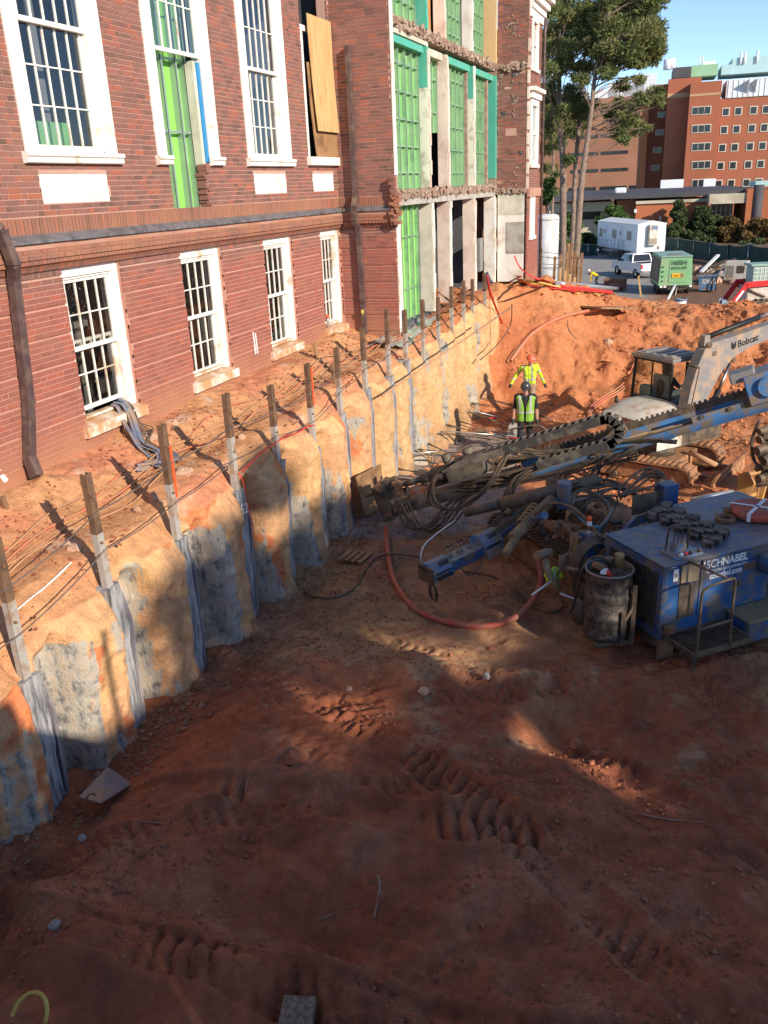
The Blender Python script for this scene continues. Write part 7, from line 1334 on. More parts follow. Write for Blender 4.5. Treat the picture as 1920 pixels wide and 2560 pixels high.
# ---- office trailer
T0, T1, T2 = yz(1590, 652), yz(1492, 632), yz(1654, 650); gz = hz(T0.x, T0.y); far_ = T1-T0; far_.z = 0; QF = frame(V(T0.x, T0.y, gz), Vector((-far_.y, far_.x, 0))*-1 if False else Vector((far_.y, -far_.x, 0)))
Lt = far_.length; Wt = 2.7
ot = thing('office_trailer', 'white site office trailer with an air conditioner on its end wall', 'trailer', tuple(T0))
def OB(): return MB(QF)
ht, hb = 3.35, .75
b = OB(); b.prism([(0, 0, hb), (Wt, 0, hb), (Wt, 0, ht-.15), (Wt/2, 0, ht+.12), (0, 0, ht-.15)], (0, Lt, 0)); sh = b.build('shell', M['trailer'], ot, .02)
b = OB(); b.prism([(-.08, -.06, ht-.16), (Wt/2, -.06, ht+.12), (Wt+.08, -.06, ht-.16), (Wt+.08, -.06, ht-.10), (Wt/2, -.06, ht+.19), (-.08, -.06, ht-.10)], (0, Lt+.1, 0)); b.build('roof', M['paper'], ot)
ac = OB().bb((Wt*.36, -.42, 1.35), (Wt*.66, -.01, 3.2)).build('air_conditioner', M['cream'], ot, .03); OB().bb((Wt*.38, -.44, 1.45), (Wt*.64, -.421, 1.95)).build('vent_grille', M['greyp'], ac); OB().bb((Wt*.42, -.44, 2.75), (Wt*.64, -.421, 3.1)).build('blue_label', M['blue_lt'], ac); OB().bb((Wt*.74, -.1, .95), (Wt*.80, -.01, 1.25)).build('meter_box', M['greyp'], ot)
for y in (.14, .50, .84): OB().bb((-.03, Lt*y, 1.75), (-.005, Lt*y+Lt*.10, 2.55)).build('window', M['greyp'], ot)
for y in (.36, .76): dd = OB().bb((-.05, Lt*y, .85), (-.005, Lt*y+Lt*.085, 2.85)).build('door', M['trailer'], ot, .01); OB().bb((-.06, Lt*y+.3, 2.1), (-.051, Lt*y+.55, 2.5)).build('door_window', M['carglass'], dd)
st = OB().bb((-1.3, Lt*.3, .70), (-.06, Lt*.52, .78)).build('landing', M['greyp'], ot)
for y in (.3, .41, .52):
    for x in (-1.28, -.1): OB().tube([(x, Lt*y, 0), (x, Lt*y, 1.75)], .025, 6).build('rail_post', M['steel'], st)
for z in (1.25, 1.75): OB().tube([(-1.28, Lt*.3, z), (-1.28, Lt*.52, z)], .025, 6).build('handrail', M['steel'], st)
OB().bb((.3, .4, .45), (Wt-.3, Lt-.3, .749)).build('chassis', M['blacktext'], ot); OB().bb((.0, .6, .0), (.1, Lt-.6, .7)).build('skirt', M['blacktext'], ot)
for x in (.5, Wt-.5): wheel(None, QF @ V(x, Lt*.5, .38), .38, .25, QF.col[0].to_3d(), M['greyp'], ot)
# ---- white gas tank beside the building
t0 = atD(1366, 655, 62); t0.z = hz(t0.x, t0.y); tt_ = thing('gas_tank', 'tall white cylindrical tank standing beside the far building corner', 'tank', tuple(t0)); r = .84
topz = atD(1366, 533, 62).z; MB().lathe([(0, 0), (r, 0), (r, topz-t0.z-.3), (r*.93, topz-t0.z-.12), (r*.6, topz-t0.z-.02), (0, topz-t0.z)], t0, 32).build('tank_shell', M['tankwhite'], tt_)
MB().lathe([(0, 0), (.13, 0), (.13, .22), (0, .28)], t0+V(.1, 0, topz-t0.z-.03), 12).build('tank_cap', M['steel'], tt_); MB().lathe([(r+.01, 0), (r+.02, .03), (r+.01, .06)], t0+V(0, 0, topz-t0.z-.42), 32).build('seam_ring', M['greyp'], tt_)
# ---- guard posts and boards beyond the bank
rr = random.Random(61); posts = []
for k, (px, pt, pb, lab) in enumerate(((1296, 632, 700, 'shaft'), (1322, 626, 700, ''), (1348, 620, 690, ''), (1384, 640, 690, ''), (1412, 628, 716, ''), (1416, 606, 716, ''), (1424, 604, 716, ''), (1433, 625, 716, ''), (1450, 630, 712, ''), (1440, 640, 714, ''), (1398, 635, 712, ''))):
    D = 33+.3*k if px > 1380 else 29+.2*k; a = atD(px, pb, D); b_ = atD(px, pt, D); b_.x, b_.y = a.x+.04, a.y
    nm = ['leftmost', 'second', 'third', 'fourth', 'fifth', 'sixth', 'tallest', 'eighth', 'rightmost', 'tenth', 'short'][k]
    tag(MB().bar(a-V(0, 0, .5), b_, .10, .09, (1, 0, 0)).build('edge_post', M['ply_old' if px > 1380 else 'post_rust']), '%s brown edge post of the cluster in front of the white tank' % nm, 'post', 'edge posts beyond the bank'); posts.append(b_)
for k in range(4):
    a = atD(1400+12*k, 715, 33.5); b_ = atD(1399+12*k, 668+8*k, 33.5); tag(MB().bar(a-V(0, 0, .4), V(a.x, a.y, b_.z), .17, .06, (1, 0, 0)).build('sheet_board', M['ply']), 'clay-coloured board %s in the row below the edge posts' % ['first', 'second', 'third', 'fourth'][k], 'board', 'boards below the edge posts')
for h in (.1, .5):
    pts = [p-V(0, 0, h) for p in sorted(posts, key=lambda p: p.x)]; tag(MB().tube(pts, .012, 5).build('guard_cable', M['cable']), ['upper', 'lower'][h > .3]+' cable joining the brown edge posts before the tank', 'cable')
# red fencing and hoses along the top of the bank
for k, pts in enumerate((((1286, 640), (1300, 668), (1330, 692), (1352, 706)), ((1292, 690), (1330, 704), (1400, 722), (1460, 735), (1530, 742)), ((1300, 700), (1350, 716), (1420, 732), (1490, 742), (1528, 738)), ((1290, 696), (1340, 722), (1410, 736), (1440, 742)))):
    P_ = [psurf(*p, .12+.05*math.sin(i*2+k)) if p[1] > 700 else onY(p[0], p[1], 27.2) for i, p in enumerate(pts)]
    ribbon(P_, .07, 'red_safety', ['red plastic mesh hanging from the white wall corner', 'long red plastic mesh trailing along the top of the mound, upper strip', 'long red plastic mesh trailing along the top of the mound, middle strip', 'red plastic mesh near the white wall, lowest strip'][k], 'safety_mesh', 'mesh', .25, 6)
for k, pts in enumerate((((1290, 705), (1340, 716), (1400, 722), (1460, 730), (1500, 745)), ((1240, 690), (1300, 703), (1380, 718), (1445, 738)))):
    tag(MB().tube(smooth_path([psurf(*p, .06) for p in pts], 6), .035, 6).build('yellow_hose', M['yellow_rope']), ['yellow hose beside the red mesh on the mound, right one', 'yellow hose beside the red mesh on the mound, left one'][k], 'hose')
P_ = [onX(*p, 2.1) for p in ((1218, 690), (1225, 730), (1240, 770), (1258, 815))]; ribbon(P_, .035, 'red_safety', 'red mesh streamer hanging down the soil in the pit corner', 'safety_mesh', 'mesh', .3, 5); P_ = [onX(*p, 2.05) for p in ((1220, 690), (1224, 760), (1226, 850), (1222, 865))]; ribbon(P_, .014, 'red_safety', 'thin red cord hanging down the pit corner', 'warning_ribbon', 'ribbon', .5, 5)
a, b_ = psurf(1396, 722, .15), psurf(1546, 727, .15); tag(MB().tube([a, b_], .10, 12).build('alu_pipe', M['alu']), 'long silver pipe lying on top of the mound', 'pipe')
rr = random.Random(5)
for k in range(9): a = onX(1130+rr.uniform(-40, 30), 740+rr.uniform(-16, 8), 1.5); a.z = bz(1.5, min(a.y, 25))+.06; e = V(rr.uniform(-.5, .5), rr.uniform(-.6, .6), rr.uniform(.02, .35)); tag(MB().bar(a, a+e, .09, .03).build('broken_lath', M['ply_old' if k % 2 else 'tarnish_wood']), 'broken timber scrap before the opened ground floor, %s piece of the heap' % ORD[k], 'timber', 'timber scraps before the opened ground floor')
ps = []
for i in range(9):
    for j in range(9):
        q = onX(1050+i*13, 0, 1.5) if False else V(.95+.09*j, 17.5+.36*i, 0); q.z = bz(q.x, q.y)+.06+.10*math.sin(i*1.7+j)*math.sin(j*1.1)+.05*math.sin(i*3.1); ps.append(q)
m = MB(); m.add(ps, [(i*9+j, i*9+9+j, i*9+10+j, i*9+j+1) for i in range(8) for j in range(8)], True); tag(m.build('plastic_sheet', M['plastic']), 'rumpled clear plastic sheet lying on the bank by the return wall', 'sheet')
# ---- red toolbox, skip, bucket, stake, generator, rubble
q = yz(1533, 727); e = (yz(1560, 728)-yz(1510, 727)).normalized(); TFm = frame(q, e); tb = thing('toolbox', 'rusty red steel toolbox beside the bending worker', 'toolbox', tuple(q)); wd = (yz(1560, 728)-yz(1510, 727)).length
M['toolred'] = pmat('dull_red_paint', (.20, .055, .035), .55, var=.15, vs=1, dirt=(.18, .09, .05), damt=.3, ds=1)
MB(TFm).bb((-wd/2, 0, 0), (wd/2, .8, .68)).build('box_body', M['toolred'], tb, .02); MB(TFm).prism([(-wd/2-.02, -.03, .682), (-wd/2-.02, .82, .682), (-wd/2-.02, .82, .80), (-wd/2-.02, .1, .80)], (wd+.04, 0, 0)).build('lid', M['rust'], tb, .01); text('RIDGID', TFm @ V(-wd*.15, -.006, .25), e, (0, 0, 1), wd*.5, .24, M['greyp'], tb, 'lettering', .004, .02)
q = yz(1768, 731); e = (yz(1795, 731)-yz(1742, 731)).normalized(); SFm = frame(q, e); wd = (yz(1793, 731)-yz(1744, 731)).length; sk = thing('waste_skip', 'blue steel skip with white lettering beyond the compressor', 'skip', tuple(q))
vs = [(-wd*.40, 0, .12), (wd*.36, 0, .12), (wd*.36, 1.2, .12), (-wd*.40, 1.2, .12), (-wd*.5, -.1, .95), (wd*.5, -.1, 1.05), (wd*.5, 1.3, 1.05), (-wd*.5, 1.3, .95)]; MB(SFm).add(vs, [(0, 3, 2, 1), (0, 1, 5, 4), (1, 2, 6, 5), (2, 3, 7, 6), (3, 0, 4, 7)]).build('skip_body', M['blue_lt'], sk); MB(SFm).bar((-wd*.5, -.1, .97), (wd*.5, -.1, 1.07), .08, .08).build('skip_rim', M['blue'], sk); sl_ = (V(wd*.0, -.1, 1)-V(0, 0, .12)).normalized(); text('SCHNABEL', SFm @ V(-wd*.30, -.075, .56), e, SFm.to_3x3() @ sl_, wd*.72, .30, M['whitetext'], sk, 'lettering', .004, .02)
for x in (wd*.22, wd*.42): MB(SFm).tube([(x, -.16, .1), (x, -.2, .7), (x, -.05, 1.1)], .04, 6).build('skip_bracket', M['blacktext'], sk)
q = psurf(1702, 757); q = atD(1702, 752, 40); q.z = hz(q.x, q.y); bk = thing('plastic_bucket', 'white bucket with blue rim below the compressor', 'bucket', tuple(q)); MB().lathe([(0, 0), (.22, 0), (.27, .5), (.25, .5), (.2, .05)], q, 16).build('bucket_body', M['paper'], bk); MB().lathe([(.272, .46), (.29, .46), (.29, .56), (.272, .56)], q, 16).build('bucket_rim', M['blue_lt'], bk)
a = psurf(1604, 742); tag(MB().bar(a-V(0, 0, .2), a+V(-.28, 0, 1.35), .11, .06, (0, 1, 0)).build('wooden_stake', M['ply']), 'yellow wooden stake stuck upright in the top of the mound', 'stake')
a = atD(1670, 748, 40); tag(MB().tube([atD(1688, 712, 42), a], .06, 8).build('drain_pipe', M['paper']), 'white pipe leaning below the compressor', 'pipe')
q = yz(1835, 708); gf = frame(q, (.9, -.2, 0)); gn = thing('generator_box', 'dirty white machine housing among the rubble at right', 'generator', tuple(q)); MB(gf).bb((-.75, 0, .2), (.75, 1.0, 1.5)).build('housing', M['cream'], gn, .05); MB(gf).bb((-.6, -.02, .4), (-.1, -.001, 1.2)).build('panel', M['greyp'], gn); MB(gf).bb((.1, -.02, .7), (.6, -.001, 1.2)).build('grille', M['dark'], gn)
rr = random.Random(71)
for k in range(26):
    q = yz(rr.uniform(1738, 1850), rr.uniform(668, 712)); s = rr.uniform(.3, .9); mt_ = rr.choice(['rock_grey', 'dark', 'conc_grey', 'rock_pink', 'blacktext']); 
    if k % 3: rock(q.x, q.y, q.z+.1, s, M[mt_], 'lump of rubble in the dark debris heap by the green fence', 'rubble by the green fence', 'rubble')
    else: tag(MB().bar(q+V(-1, 0, .2), q+V(rr.uniform(.3, 1.6), rr.uniform(-.5, .5), rr.uniform(.2, 1.2)), .2, .12).build('scrap_beam', M[rr.choice(['dark', 'ply_old', 'rust'])]), 'scrap beam sticking out of the debris heap by the green fence', 'beam', 'scrap beams by the green fence')
a = yz(1752, 690); tag(MB().bar(a+V(0, 0, .3), yz(1792, 676)+V(0, 0, 1.2), .25, .12).build('pale_beam', M['paper']), 'long pale beam leaning on the debris heap by the green fence', 'beam')
# ---- skid loader
K0 = atD(1865, 758, 40); K0.z = hz(K0.x, K0.y)+.02; LFm = frame(K0, (-.96, -.28, 0)); ld = thing('skid_loader', 'white tracked loader with red lift arms at the right edge', 'loader', tuple(K0))
M['lred'] = pmat('red_machine_paint', (.58, .03, .03), .4, var=.06)
def LB(): return MB(LFm)
b = LB(); b.bb((-2.4, -.6, .55), (.2, .6, 1.25)); b.build('body', M['cream'], ld, .06); b = LB(); b.bb((-1.3, -.5, 1.25), (-.0, .5, 2.15)); cbn = b.build('cab', M['comp_top'], ld, .05); LB().bb((-1.38, -.56, 2.15), (.12, .56, 2.25)).build('cab_roof', M['comp_top'], cbn, .03)
for k in range(7): LB().bar((-1.25+.18*k, .51, 1.3), (-1.25+.18*k, .51, 2.1), .02, .02, (0, 1, 0)).build('mesh_bar', M['paper'], cbn)
for k in range(5): LB().bar((-1.28, .51, 1.35+.18*k), (-.02, .51, 1.35+.18*k), .02, .02).build('mesh_bar', M['paper'], cbn)
for s in (-.72, .72):
    t = LB().prism([(-2.3, s-.16, .1), (-.1, s-.16, .02), (.35, s-.16, .28), (.2, s-.16, .55), (-.5, s-.16, .72), (-2.2, s-.16, .66), (-2.55, s-.16, .4)], (0, .32, 0)).build('track', M['rubber'], ld, .04); LB().prism([(-2.1, s-.18, .2), (-.2, s-.18, .14), (.1, s-.18, .35), (-.5, s-.18, .58), (-2.1, s-.18, .55)], (0, .36, 0)).build('track_frame', M['cream'], t)
    for k in range(10): LB().box((-2.2+.22*k, s, .70-.0*k), (.07, .36, .05)).build('track_lug', M['dark'], t)
    a = LB().bar((-2.0, s*.92, 1.5), (.35, s*.92, 1.35), .12, .26).bar((.25, s*.92, 1.42), (.95, s*.92, .35), .12, .24).build('lift_arm', M['lred'], ld, .02); LB().tube([(-.6, s*.9, .8), (.3, s*.9, 1.2)], .05, 8).build('lift_cylinder', M['dark'], ld); LB().bar((.40, s*1.0, 1.12), (.78, s*1.0, .55), .01, .09).build('arm_decal', M['whitetext'], a)
LB().prism([(.8, -.95, .0), (1.65, -.95, -.04), (1.62, -.95, .03), (1.05, -.95, .12), (.92, -.95, .62), (.8, -.95, .62)], (0, 1.9, 0)).build('bucket', M['steel'], ld, .01)
# ---- screened site fence
M['screen'] = pmat('green_fence_screen', (.018, .055, .048), .8, var=.2, vs=.6)
def sfence(pts, label):
    fn = thing('screen_fence', label, 'fence', tuple(pts[0][0]))
    for (a, ta), (b_, tb_) in zip(pts, pts[1:]):
        n = 6; vs = []
        for k in range(n+1):
            t = k/n; p = a.lerp(b_, t); q = ta.lerp(tb_, t)+V(0, 0, -.10*math.sin(math.pi*t)); o = V(0, .05*math.sin(k*2.1), 0); vs += [p+o+V(0, 0, .05), q+o, q+o+V(0, .02, 0), p+o+V(0, .02, .05)]
        MB().add(vs, [(4*k, 4*k+4, 4*k+5, 4*k+1) for k in range(n)]+[(4*k+2, 4*k+6, 4*k+7, 4*k+3) for k in range(n)]+[(4*k+1, 4*k+5, 4*k+6, 4*k+2) for k in range(n)]).build('screen', M['screen'], fn); MB().tube([ta, tb_], .03, 6).build('top_rail', M['steel'], fn)
    for a, ta in pts: MB().tube([a-V(0, .06, .2), ta+V(0, -.06, .12)], .045, 7).build('fence_post', M['steel'], fn)
def fpt(px, pb, pt):
    a = yz(px, pb); D = (a-EYE).dot(_fw); t = atD(px, pt, D); return (a, V(a.x, a.y, t.z))
sfence([fpt(1655, 637, 592), fpt(1662, 638, 593), fpt(1693, 644, 596), fpt(1731, 649, 601), fpt(1772, 655, 606), fpt(1817, 662, 613)], 'dark green screened fence running right from the office trailer')
sfence([fpt(1817, 662, 612), fpt(1867, 668, 611), fpt(1935, 676, 618), fpt(1990, 684, 624)], 'dark green screened fence section at the right edge with a middle rail')
sfence([fpt(1428, 640, 610), fpt(1448, 641, 610), fpt(1470, 641, 611), fpt(1492, 640, 612)], 'dark green screened fence left of the office trailer')
# ================================================================== background buildings
def bgmat(name, c, band=None, sc=.9):
    m = pmat(name, c, .85, var=.08, vs=.15, dirt=tuple(x*.8 for x in c), damt=.2, ds=.05); return m
M['bg_orange'] = bgmat('far_orange_brick', (.37, .118, .062)); M['bg_brown'] = bgmat('far_brown_brick', (.34, .155, .095)); M['bg_trim'] = bgmat('far_pale_band', (.50, .30, .17)); M['bg_white'] = pmat('white_cladding', (.66, .68, .70), .6, var=.05, vs=.2); M['bg_green'] = pmat('pale_green_plant', (.25, .42, .25), .6, var=.08, vs=.2); M['bg_teal'] = pmat('pale_teal_plant', (.36, .52, .52), .6, var=.08, vs=.2); M['bg_glass'] = pmat('far_dark_glass', (.02, .022, .025), .15, var=.2, spec=.6); M['bg_frame'] = pmat('far_window_frame', (.62, .54, .45), .6, var=.05); M['bg_roof'] = pmat('dark_roof', (.07, .065, .07), .8, var=.2, vs=.3); M['bg_cream'] = pmat('cream_fascia', (.50, .44, .33), .75, var=.08, vs=.3, dirt=(.36, .30, .22), damt=.3, ds=.4); M['bg_low'] = bgmat('low_orange_brick', (.42, .135, .06))
def bgframe(px, D, yaw=0):
    d = ray(px, 440); d.z = 0; d.normalize(); x = V(d.y, -d.x, 0); a = yaw; x = V(x.x*math.cos(a)-x.y*math.sin(a), x.x*math.sin(a)+x.y*math.cos(a), 0); o = EYE+d*D; o.z = 0; return frame(o, x)
def inb(Fm, px, py, yl=0.0):
    n = Fm.col[1].to_3d(); o = Fm.translation+n*yl; d = ray(px, py); t = (o-EYE).dot(n)/d.dot(n); q = Fm.inverted() @ (EYE+d*t); return q.x, q.z
def bbox(Fm, x0, x1, z0, z1, y0, dep, nm, mat, parent): return MB(Fm).bb((x0, y0, z0), (x1, y0+dep, z1)).build(nm, mat, parent)
BF = bgframe(1760, 185, .06)
tw = thing('hospital_tower', 'tall orange brick tower block with rows of small square windows', 'building', tuple(BF @ V(0, 0, -9)))
def X_(px, py=300, yl=0): return inb(BF, px, py, yl)[0]
def Z_(py, px=1750, yl=0): return inb(BF, px, py, yl)[1]
Zg = -12
xa, xb, xc, xd = X_(1720), X_(1797), X_(1806), X_(1985)
w_l = bbox(BF, X_(1665, 300, 3), xa+2, Zg, Z_(196, 1700, 3), 3, 12, 'stair_tower', M['bg_orange'], tw); bbox(BF, X_(1665, 300, 3)-.0, xa, Z_(244, 1690, 2.95), Z_(249, 1690, 2.95)+1.1, 2.95, .04, 'pale_band', M['bg_trim'], w_l)
w_m = bbox(BF, xa, xb, Zg, Z_(205), 0, 14, 'front_bay', M['bg_orange'], tw); bbox(BF, xa-.02, xb+.02, Z_(240), Z_(234), -.06, .1, 'pale_band', M['bg_trim'], w_m); bbox(BF, xb, xb+.03, Z_(240), Z_(234), -.06, 4, 'pale_band', M['bg_trim'], w_m)
for r in range(5):
    z = Z_(276+45.3*r, 1757)
    for c in range(3): x = X_(1738+15.5*c, 276+45*r); wn = bbox(BF, x-.62, x+.62, z-.72, z+.72, -.10, .12, 'window', M['bg_frame'], w_m); bbox(BF, x-.47, x+.47, z-.58, z+.58, -.14, .03, 'pane', M['bg_glass'], wn)
w_r = bbox(BF, xc-1, xd+12, Zg, Z_(243, 1860, 1.5), 1.5, 16, 'right_wing', M['bg_orange'], tw)
for r in range(5):
    z = Z_(279+45*r-2, 1860, 1.5)
    for px in (1815, 1846, 1884, 1915, 1946): x = X_(px-4.5*r, 276+45*r, 1.5); wn = bbox(BF, x-.68, x+.68, z-.72, z+.72, 1.40, .12, 'window', M['bg_frame'], w_r); bbox(BF, x-.5, x+.5, z-.56, z+.56, 1.36, .03, 'pane', M['bg_glass'], wn)
    bbox(BF, xc-.9, xd+11, z+1.0, z+1.08, 1.47, .05, 'joint_line', M['bg_brown'], w_r)
pc_ = bbox(BF, xc+.3, xd+12, Z_(243, 1860, 1.5)+.01, Z_(196, 1870, 1.5), 1.3, 10, 'white_screen', M['bg_white'], tw)
for k in range(30): bbox(BF, xc+.6+k*.9, xc+.7+k*.9, Z_(243, 1860, 1.5)+.1, Z_(196, 1870, 1.5)-.1, 1.2, .11, 'cladding_rib', M['bg_white'], pc_)
for k in range(2): MB(BF).prism([(X_(1850+20*k), 1.25, Z_(218)), (X_(1862+20*k), 1.25, Z_(207)), (X_(1862+20*k), -.5, Z_(207)), (X_(1862+20*k), 1.25, Z_(240))], (.1, 0, 0)).build('vent_hood', M['bg_white'], pc_)
bbox(BF, X_(1640), xd+12, Z_(215), Z_(184), 16, 14, 'white_penthouse', M['bg_white'], tw)
for k, (p0, p1, t, b_, m_) in enumerate(((1682, 1728, 164, 190, 'bg_roof'), (1728, 1795, 162, 190, 'bg_green'), (1804, 1830, 166, 190, 'bg_teal'), (1830, 1990, 150, 190, 'bg_teal'))): bbox(BF, X_(p0, 180, 20), X_(p1, 180, 20), Z_(b_, 1750, 20), Z_(t, 1750, 20), 20+.4*k, 10, 'plant_room', M[m_], tw)
bbox(BF, X_(1755, 180, 21), X_(1788, 180, 21), Z_(164, 1750, 21), Z_(153, 1750, 21), 22, 4, 'rooftop_unit', M['bg_white'], tw)
for px, t, b_, r in ((1670, 146, 172, .9), (1680, 144, 170, .7)): MB(BF).cyl((X_(px, 160, 20), 20, Z_(b_, 1700, 20)), (X_(px, 160, 20), 20, Z_(t, 1700, 20)), r, n=14).build('exhaust_stack', M['bg_white'], tw)
for px, t in ((1749, 138), (1757, 137), (1852, 138), (1862, 139), (1893, 136), (1694, 158)): MB(BF).cyl((X_(px, 160, 20), 21, Z_(166, 1750, 20)), (X_(px, 160, 20), 21, Z_(t, 1750, 20)), .12 if px < 1800 else .25, n=8).build('mast', M['bg_white'], tw)
# brown ward block to the left with long strip windows
wd_ = thing('ward_block', 'brown brick block with long dark strip windows behind the pines', 'building', tuple(BF @ V(-14, 2, -9)))
xl, xr_ = X_(1300, 330, 6), X_(1604, 330, 6); bx_ = bbox(BF, xl, xr_, Zg, Z_(243, 1540, 6), 6, 18, 'block', M['bg_brown'], wd_); bbox(BF, xr_, X_(1619, 330, 6), Zg, Z_(243, 1540, 6), 6, 14, 'lit_end', M['bg_low'], wd_)  # end face painted in brighter brick to look sunlit
for r, py in enumerate((338, 381, 424)):
    for p0, p1 in ((1427, 1462), (1466, 1496), (1503, 1570)): 
        wn = bbox(BF, X_(p0, py, 6), X_(p1, py, 6), Z_(py+4, 1540, 6), Z_(py-4, 1540, 6), 5.9, .15, 'strip_window', M['bg_glass'], wd_)
        for q in range(1, 3): x = X_(p0+(p1-p0)*q/3, py, 6); bbox(BF, x-.08, x+.08, Z_(py+4, 1540, 6), Z_(py-4, 1540, 6), 5.86, .035, 'mullion', M['bg_roof'], wn)
for p0, p1 in ((1422, 1490), (1500, 1566), (1573, 1590)): bbox(BF, X_(p0, 475, 6), X_(p1, 475, 6), Z_(484, 1540, 6), Z_(465, 1540, 6), 5.9, .15, 'strip_window', M['bg_glass'], wd_)
for p0, p1, t in ((1395, 1470, 222), (1480, 1545, 224), (1560, 1610, 214), (1590, 1640, 190), (1520, 1590, 206)): bbox(BF, X_(p0, 230, 9), X_(p1, 230, 9), Z_(244, 1540, 9), Z_(t, 1540, 9), 9, 7, 'rooftop_unit', M['bg_white'], wd_)
rc = thing('link_block', 'shaded brick link with small windows between the tower and the brown block', 'building', tuple(BF @ V(-6, 9, -9))); bl_ = bbox(BF, X_(1619, 330, 9), X_(1667, 330, 9), Zg, Z_(212, 1640, 9), 9, 8, 'block', M['bg_orange'], rc)
for r in range(4): x, z = X_(1655-3*r, 287, 9), Z_(287+44*r, 1650, 9); wn = bbox(BF, x-.85, x+.85, z-.55, z+.55, 8.9, .12, 'window', M['bg_frame'], rc); bbox(BF, x-.7, x+.7, z-.4, z+.4, 8.86, .03, 'pane', M['bg_glass'], wn)
# low library building
LF_ = bgframe(1690, 112, .10)
lb = thing('low_brick_building', 'low orange brick building with flat dark roof and cream fascia', 'building', tuple(LF_ @ V(0, 0, GY)))
def XL(px, py=550, yl=0): return inb(LF_, px, py, yl)[0]
def ZL(py, px, yl=0): return inb(LF_, px, py, yl)[1]
m1 = bbox(LF_, XL(1588), XL(1766), GY-2, ZL(506, 1690), 0, 12, 'wall', M['bg_low'], lb); bbox(LF_, XL(1587), XL(1766), ZL(507, 1690)+.02, ZL(499, 1690), -.25, 12, 'fascia', M['bg_cream'], lb)
bbox(LF_, XL(1540, 550, 2), XL(1589, 550, 2), GY-2, ZL(500, 1570, 2), 2, 10, 'dark_wall', M['bg_brown'], lb); bbox(LF_, XL(1380, 550, 4), XL(1541, 550, 4), GY-2, ZL(530, 1480, 4), 4, 9, 'wall', M['bg_cream'], lb); bbox(LF_, XL(1370, 550, 3), XL(1530, 550, 3), ZL(528, 1480, 3), ZL(505, 1480, 3), 2.2, 10, 'fascia', M['bg_cream'], lb); bbox(LF_, XL(1412, 550, 3.9), XL(1500, 550, 3.9), ZL(548, 1480, 3.9), ZL(529, 1480, 3.9), 3.9, .15, 'strip_window', M['bg_glass'], lb)
MB(LF_).prism([(XL(1370), -.5, ZL(499, 1480)), (XL(1590), -.5, ZL(497, 1590)), (XL(1765), -.5, ZL(489, 1765)), (XL(1880), -.5, ZL(478, 1880)), (XL(1890), 26, ZL(478, 1880)+.1), (XL(1380), 26, ZL(499, 1480)+.4)], (0, 0, .35)).build('roof', M['bg_roof'], lb)
bbox(LF_, XL(1762), XL(1856), ZL(508, 1800), ZL(484, 1800), -2.2, 6, 'fascia', M['bg_cream'], lb); bbox(LF_, XL(1852), XL(1876), GY-2, ZL(472, 1860), -2.4, 8, 'wall', M['bg_low'], lb); bbox(LF_, XL(1775, 525, 1), XL(1830, 525, 1), ZL(540, 1800, 1), ZL(506, 1800, 1), .6, .3, 'entrance_glass', M['bg_glass'], lb)
for k in range(5): x = XL(1778+12*k, 525, .5); bbox(LF_, x-.06, x+.06, ZL(540, 1800, 1), ZL(506, 1800, 1), .5, .09, 'mullion', M['bg_frame'], lb)
bbox(LF_, XL(1765), XL(1832), GY-2, ZL(540, 1800), .3, 4, 'wall', M['bg_cream'], lb); bbox(LF_, XL(1885), XL(1990), GY-2, ZL(474, 1920), -1, 10, 'wall', M['bg_low'], lb); MB(LF_).cyl((XL(1880), -2.2, GY-1), (XL(1880), -2.2, ZL(462, 1880)), .55, n=14).build('dark_column', M['bg_roof'], lb); bbox(LF_, XL(1888), XL(1960), ZL(466, 1920), ZL(452, 1920), 2, 4, 'rooftop_unit', M['bg_teal'], lb)
bbox(LF_, XL(1651, 470, 14), XL(1708, 470, 14), ZL(470, 1680, 14), ZL(449, 1680, 14), 14, .4, 'roof_screen', M['bg_white'], lb); bbox(LF_, XL(1758, 470, 14), XL(1788, 470, 14), ZL(466, 1770, 14), ZL(447, 1770, 14), 14, .4, 'roof_screen', M['bg_white'], lb)
MB(LF_).box((XL(1553), 6, ZL(478, 1553)), (1.4, 1, .7)).build('roof_vent', M['bg_white'], lb, .2); text('CLAUDE MOORE', LF_ @ V(XL(1612, 560), -.06, ZL(561, 1640)), LF_.col[0].to_3d(), (0, 0, 1), XL(1672)-XL(1612), .42, M['bg_brown'], lb, 'lettering', .02); MB(LF_).box((XL(1605), -.06, ZL(557, 1605)), (.5, .04, .8)).build('emblem', M['bg_brown'], lb); MB(LF_).box((XL(1587), -.3, ZL(527, 1587)), (.3, .3, .4)).build('wall_lamp', M['bg_white'], lb); MB(LF_).cyl((XL(1648), -1.2, GY), (XL(1648), -1.2, ZL(540, 1648)), .09, n=8).build('lamp_post', M['bg_white'], lb)
# ================================================================== trees
def leafmat(name, cols, rough=.7):
    m, t, P, N, L = newmat(name); a = N('ShaderNodeAttribute'); a.attribute_name = 'rnd'; cr = N('ShaderNodeValToRGB'); e = cr.color_ramp.elements; e[0].color = (*cols[0], 1); e[1].color = (*cols[-1], 1)
    for k, c in enumerate(cols[1:-1]): x = e.new((k+1)/(len(cols)-1)); x.color = (*c, 1)
    L(a.outputs['Fac'], cr.inputs[0]); L(cr.outputs[0], P.inputs['Base Color']); P.inputs['Roughness'].default_value = rough; P.inputs['Specular IOR Level'].default_value = .2
    out = t.nodes['Material Output']; tr = N('ShaderNodeBsdfTranslucent'); L(cr.outputs[0], tr.inputs[0]); mx = N('ShaderNodeMixShader'); mx.inputs[0].default_value = .22; L(P.outputs[0], mx.inputs[1]); L(tr.outputs[0], mx.inputs[2]); L(mx.outputs[0], out.inputs[0]); return m
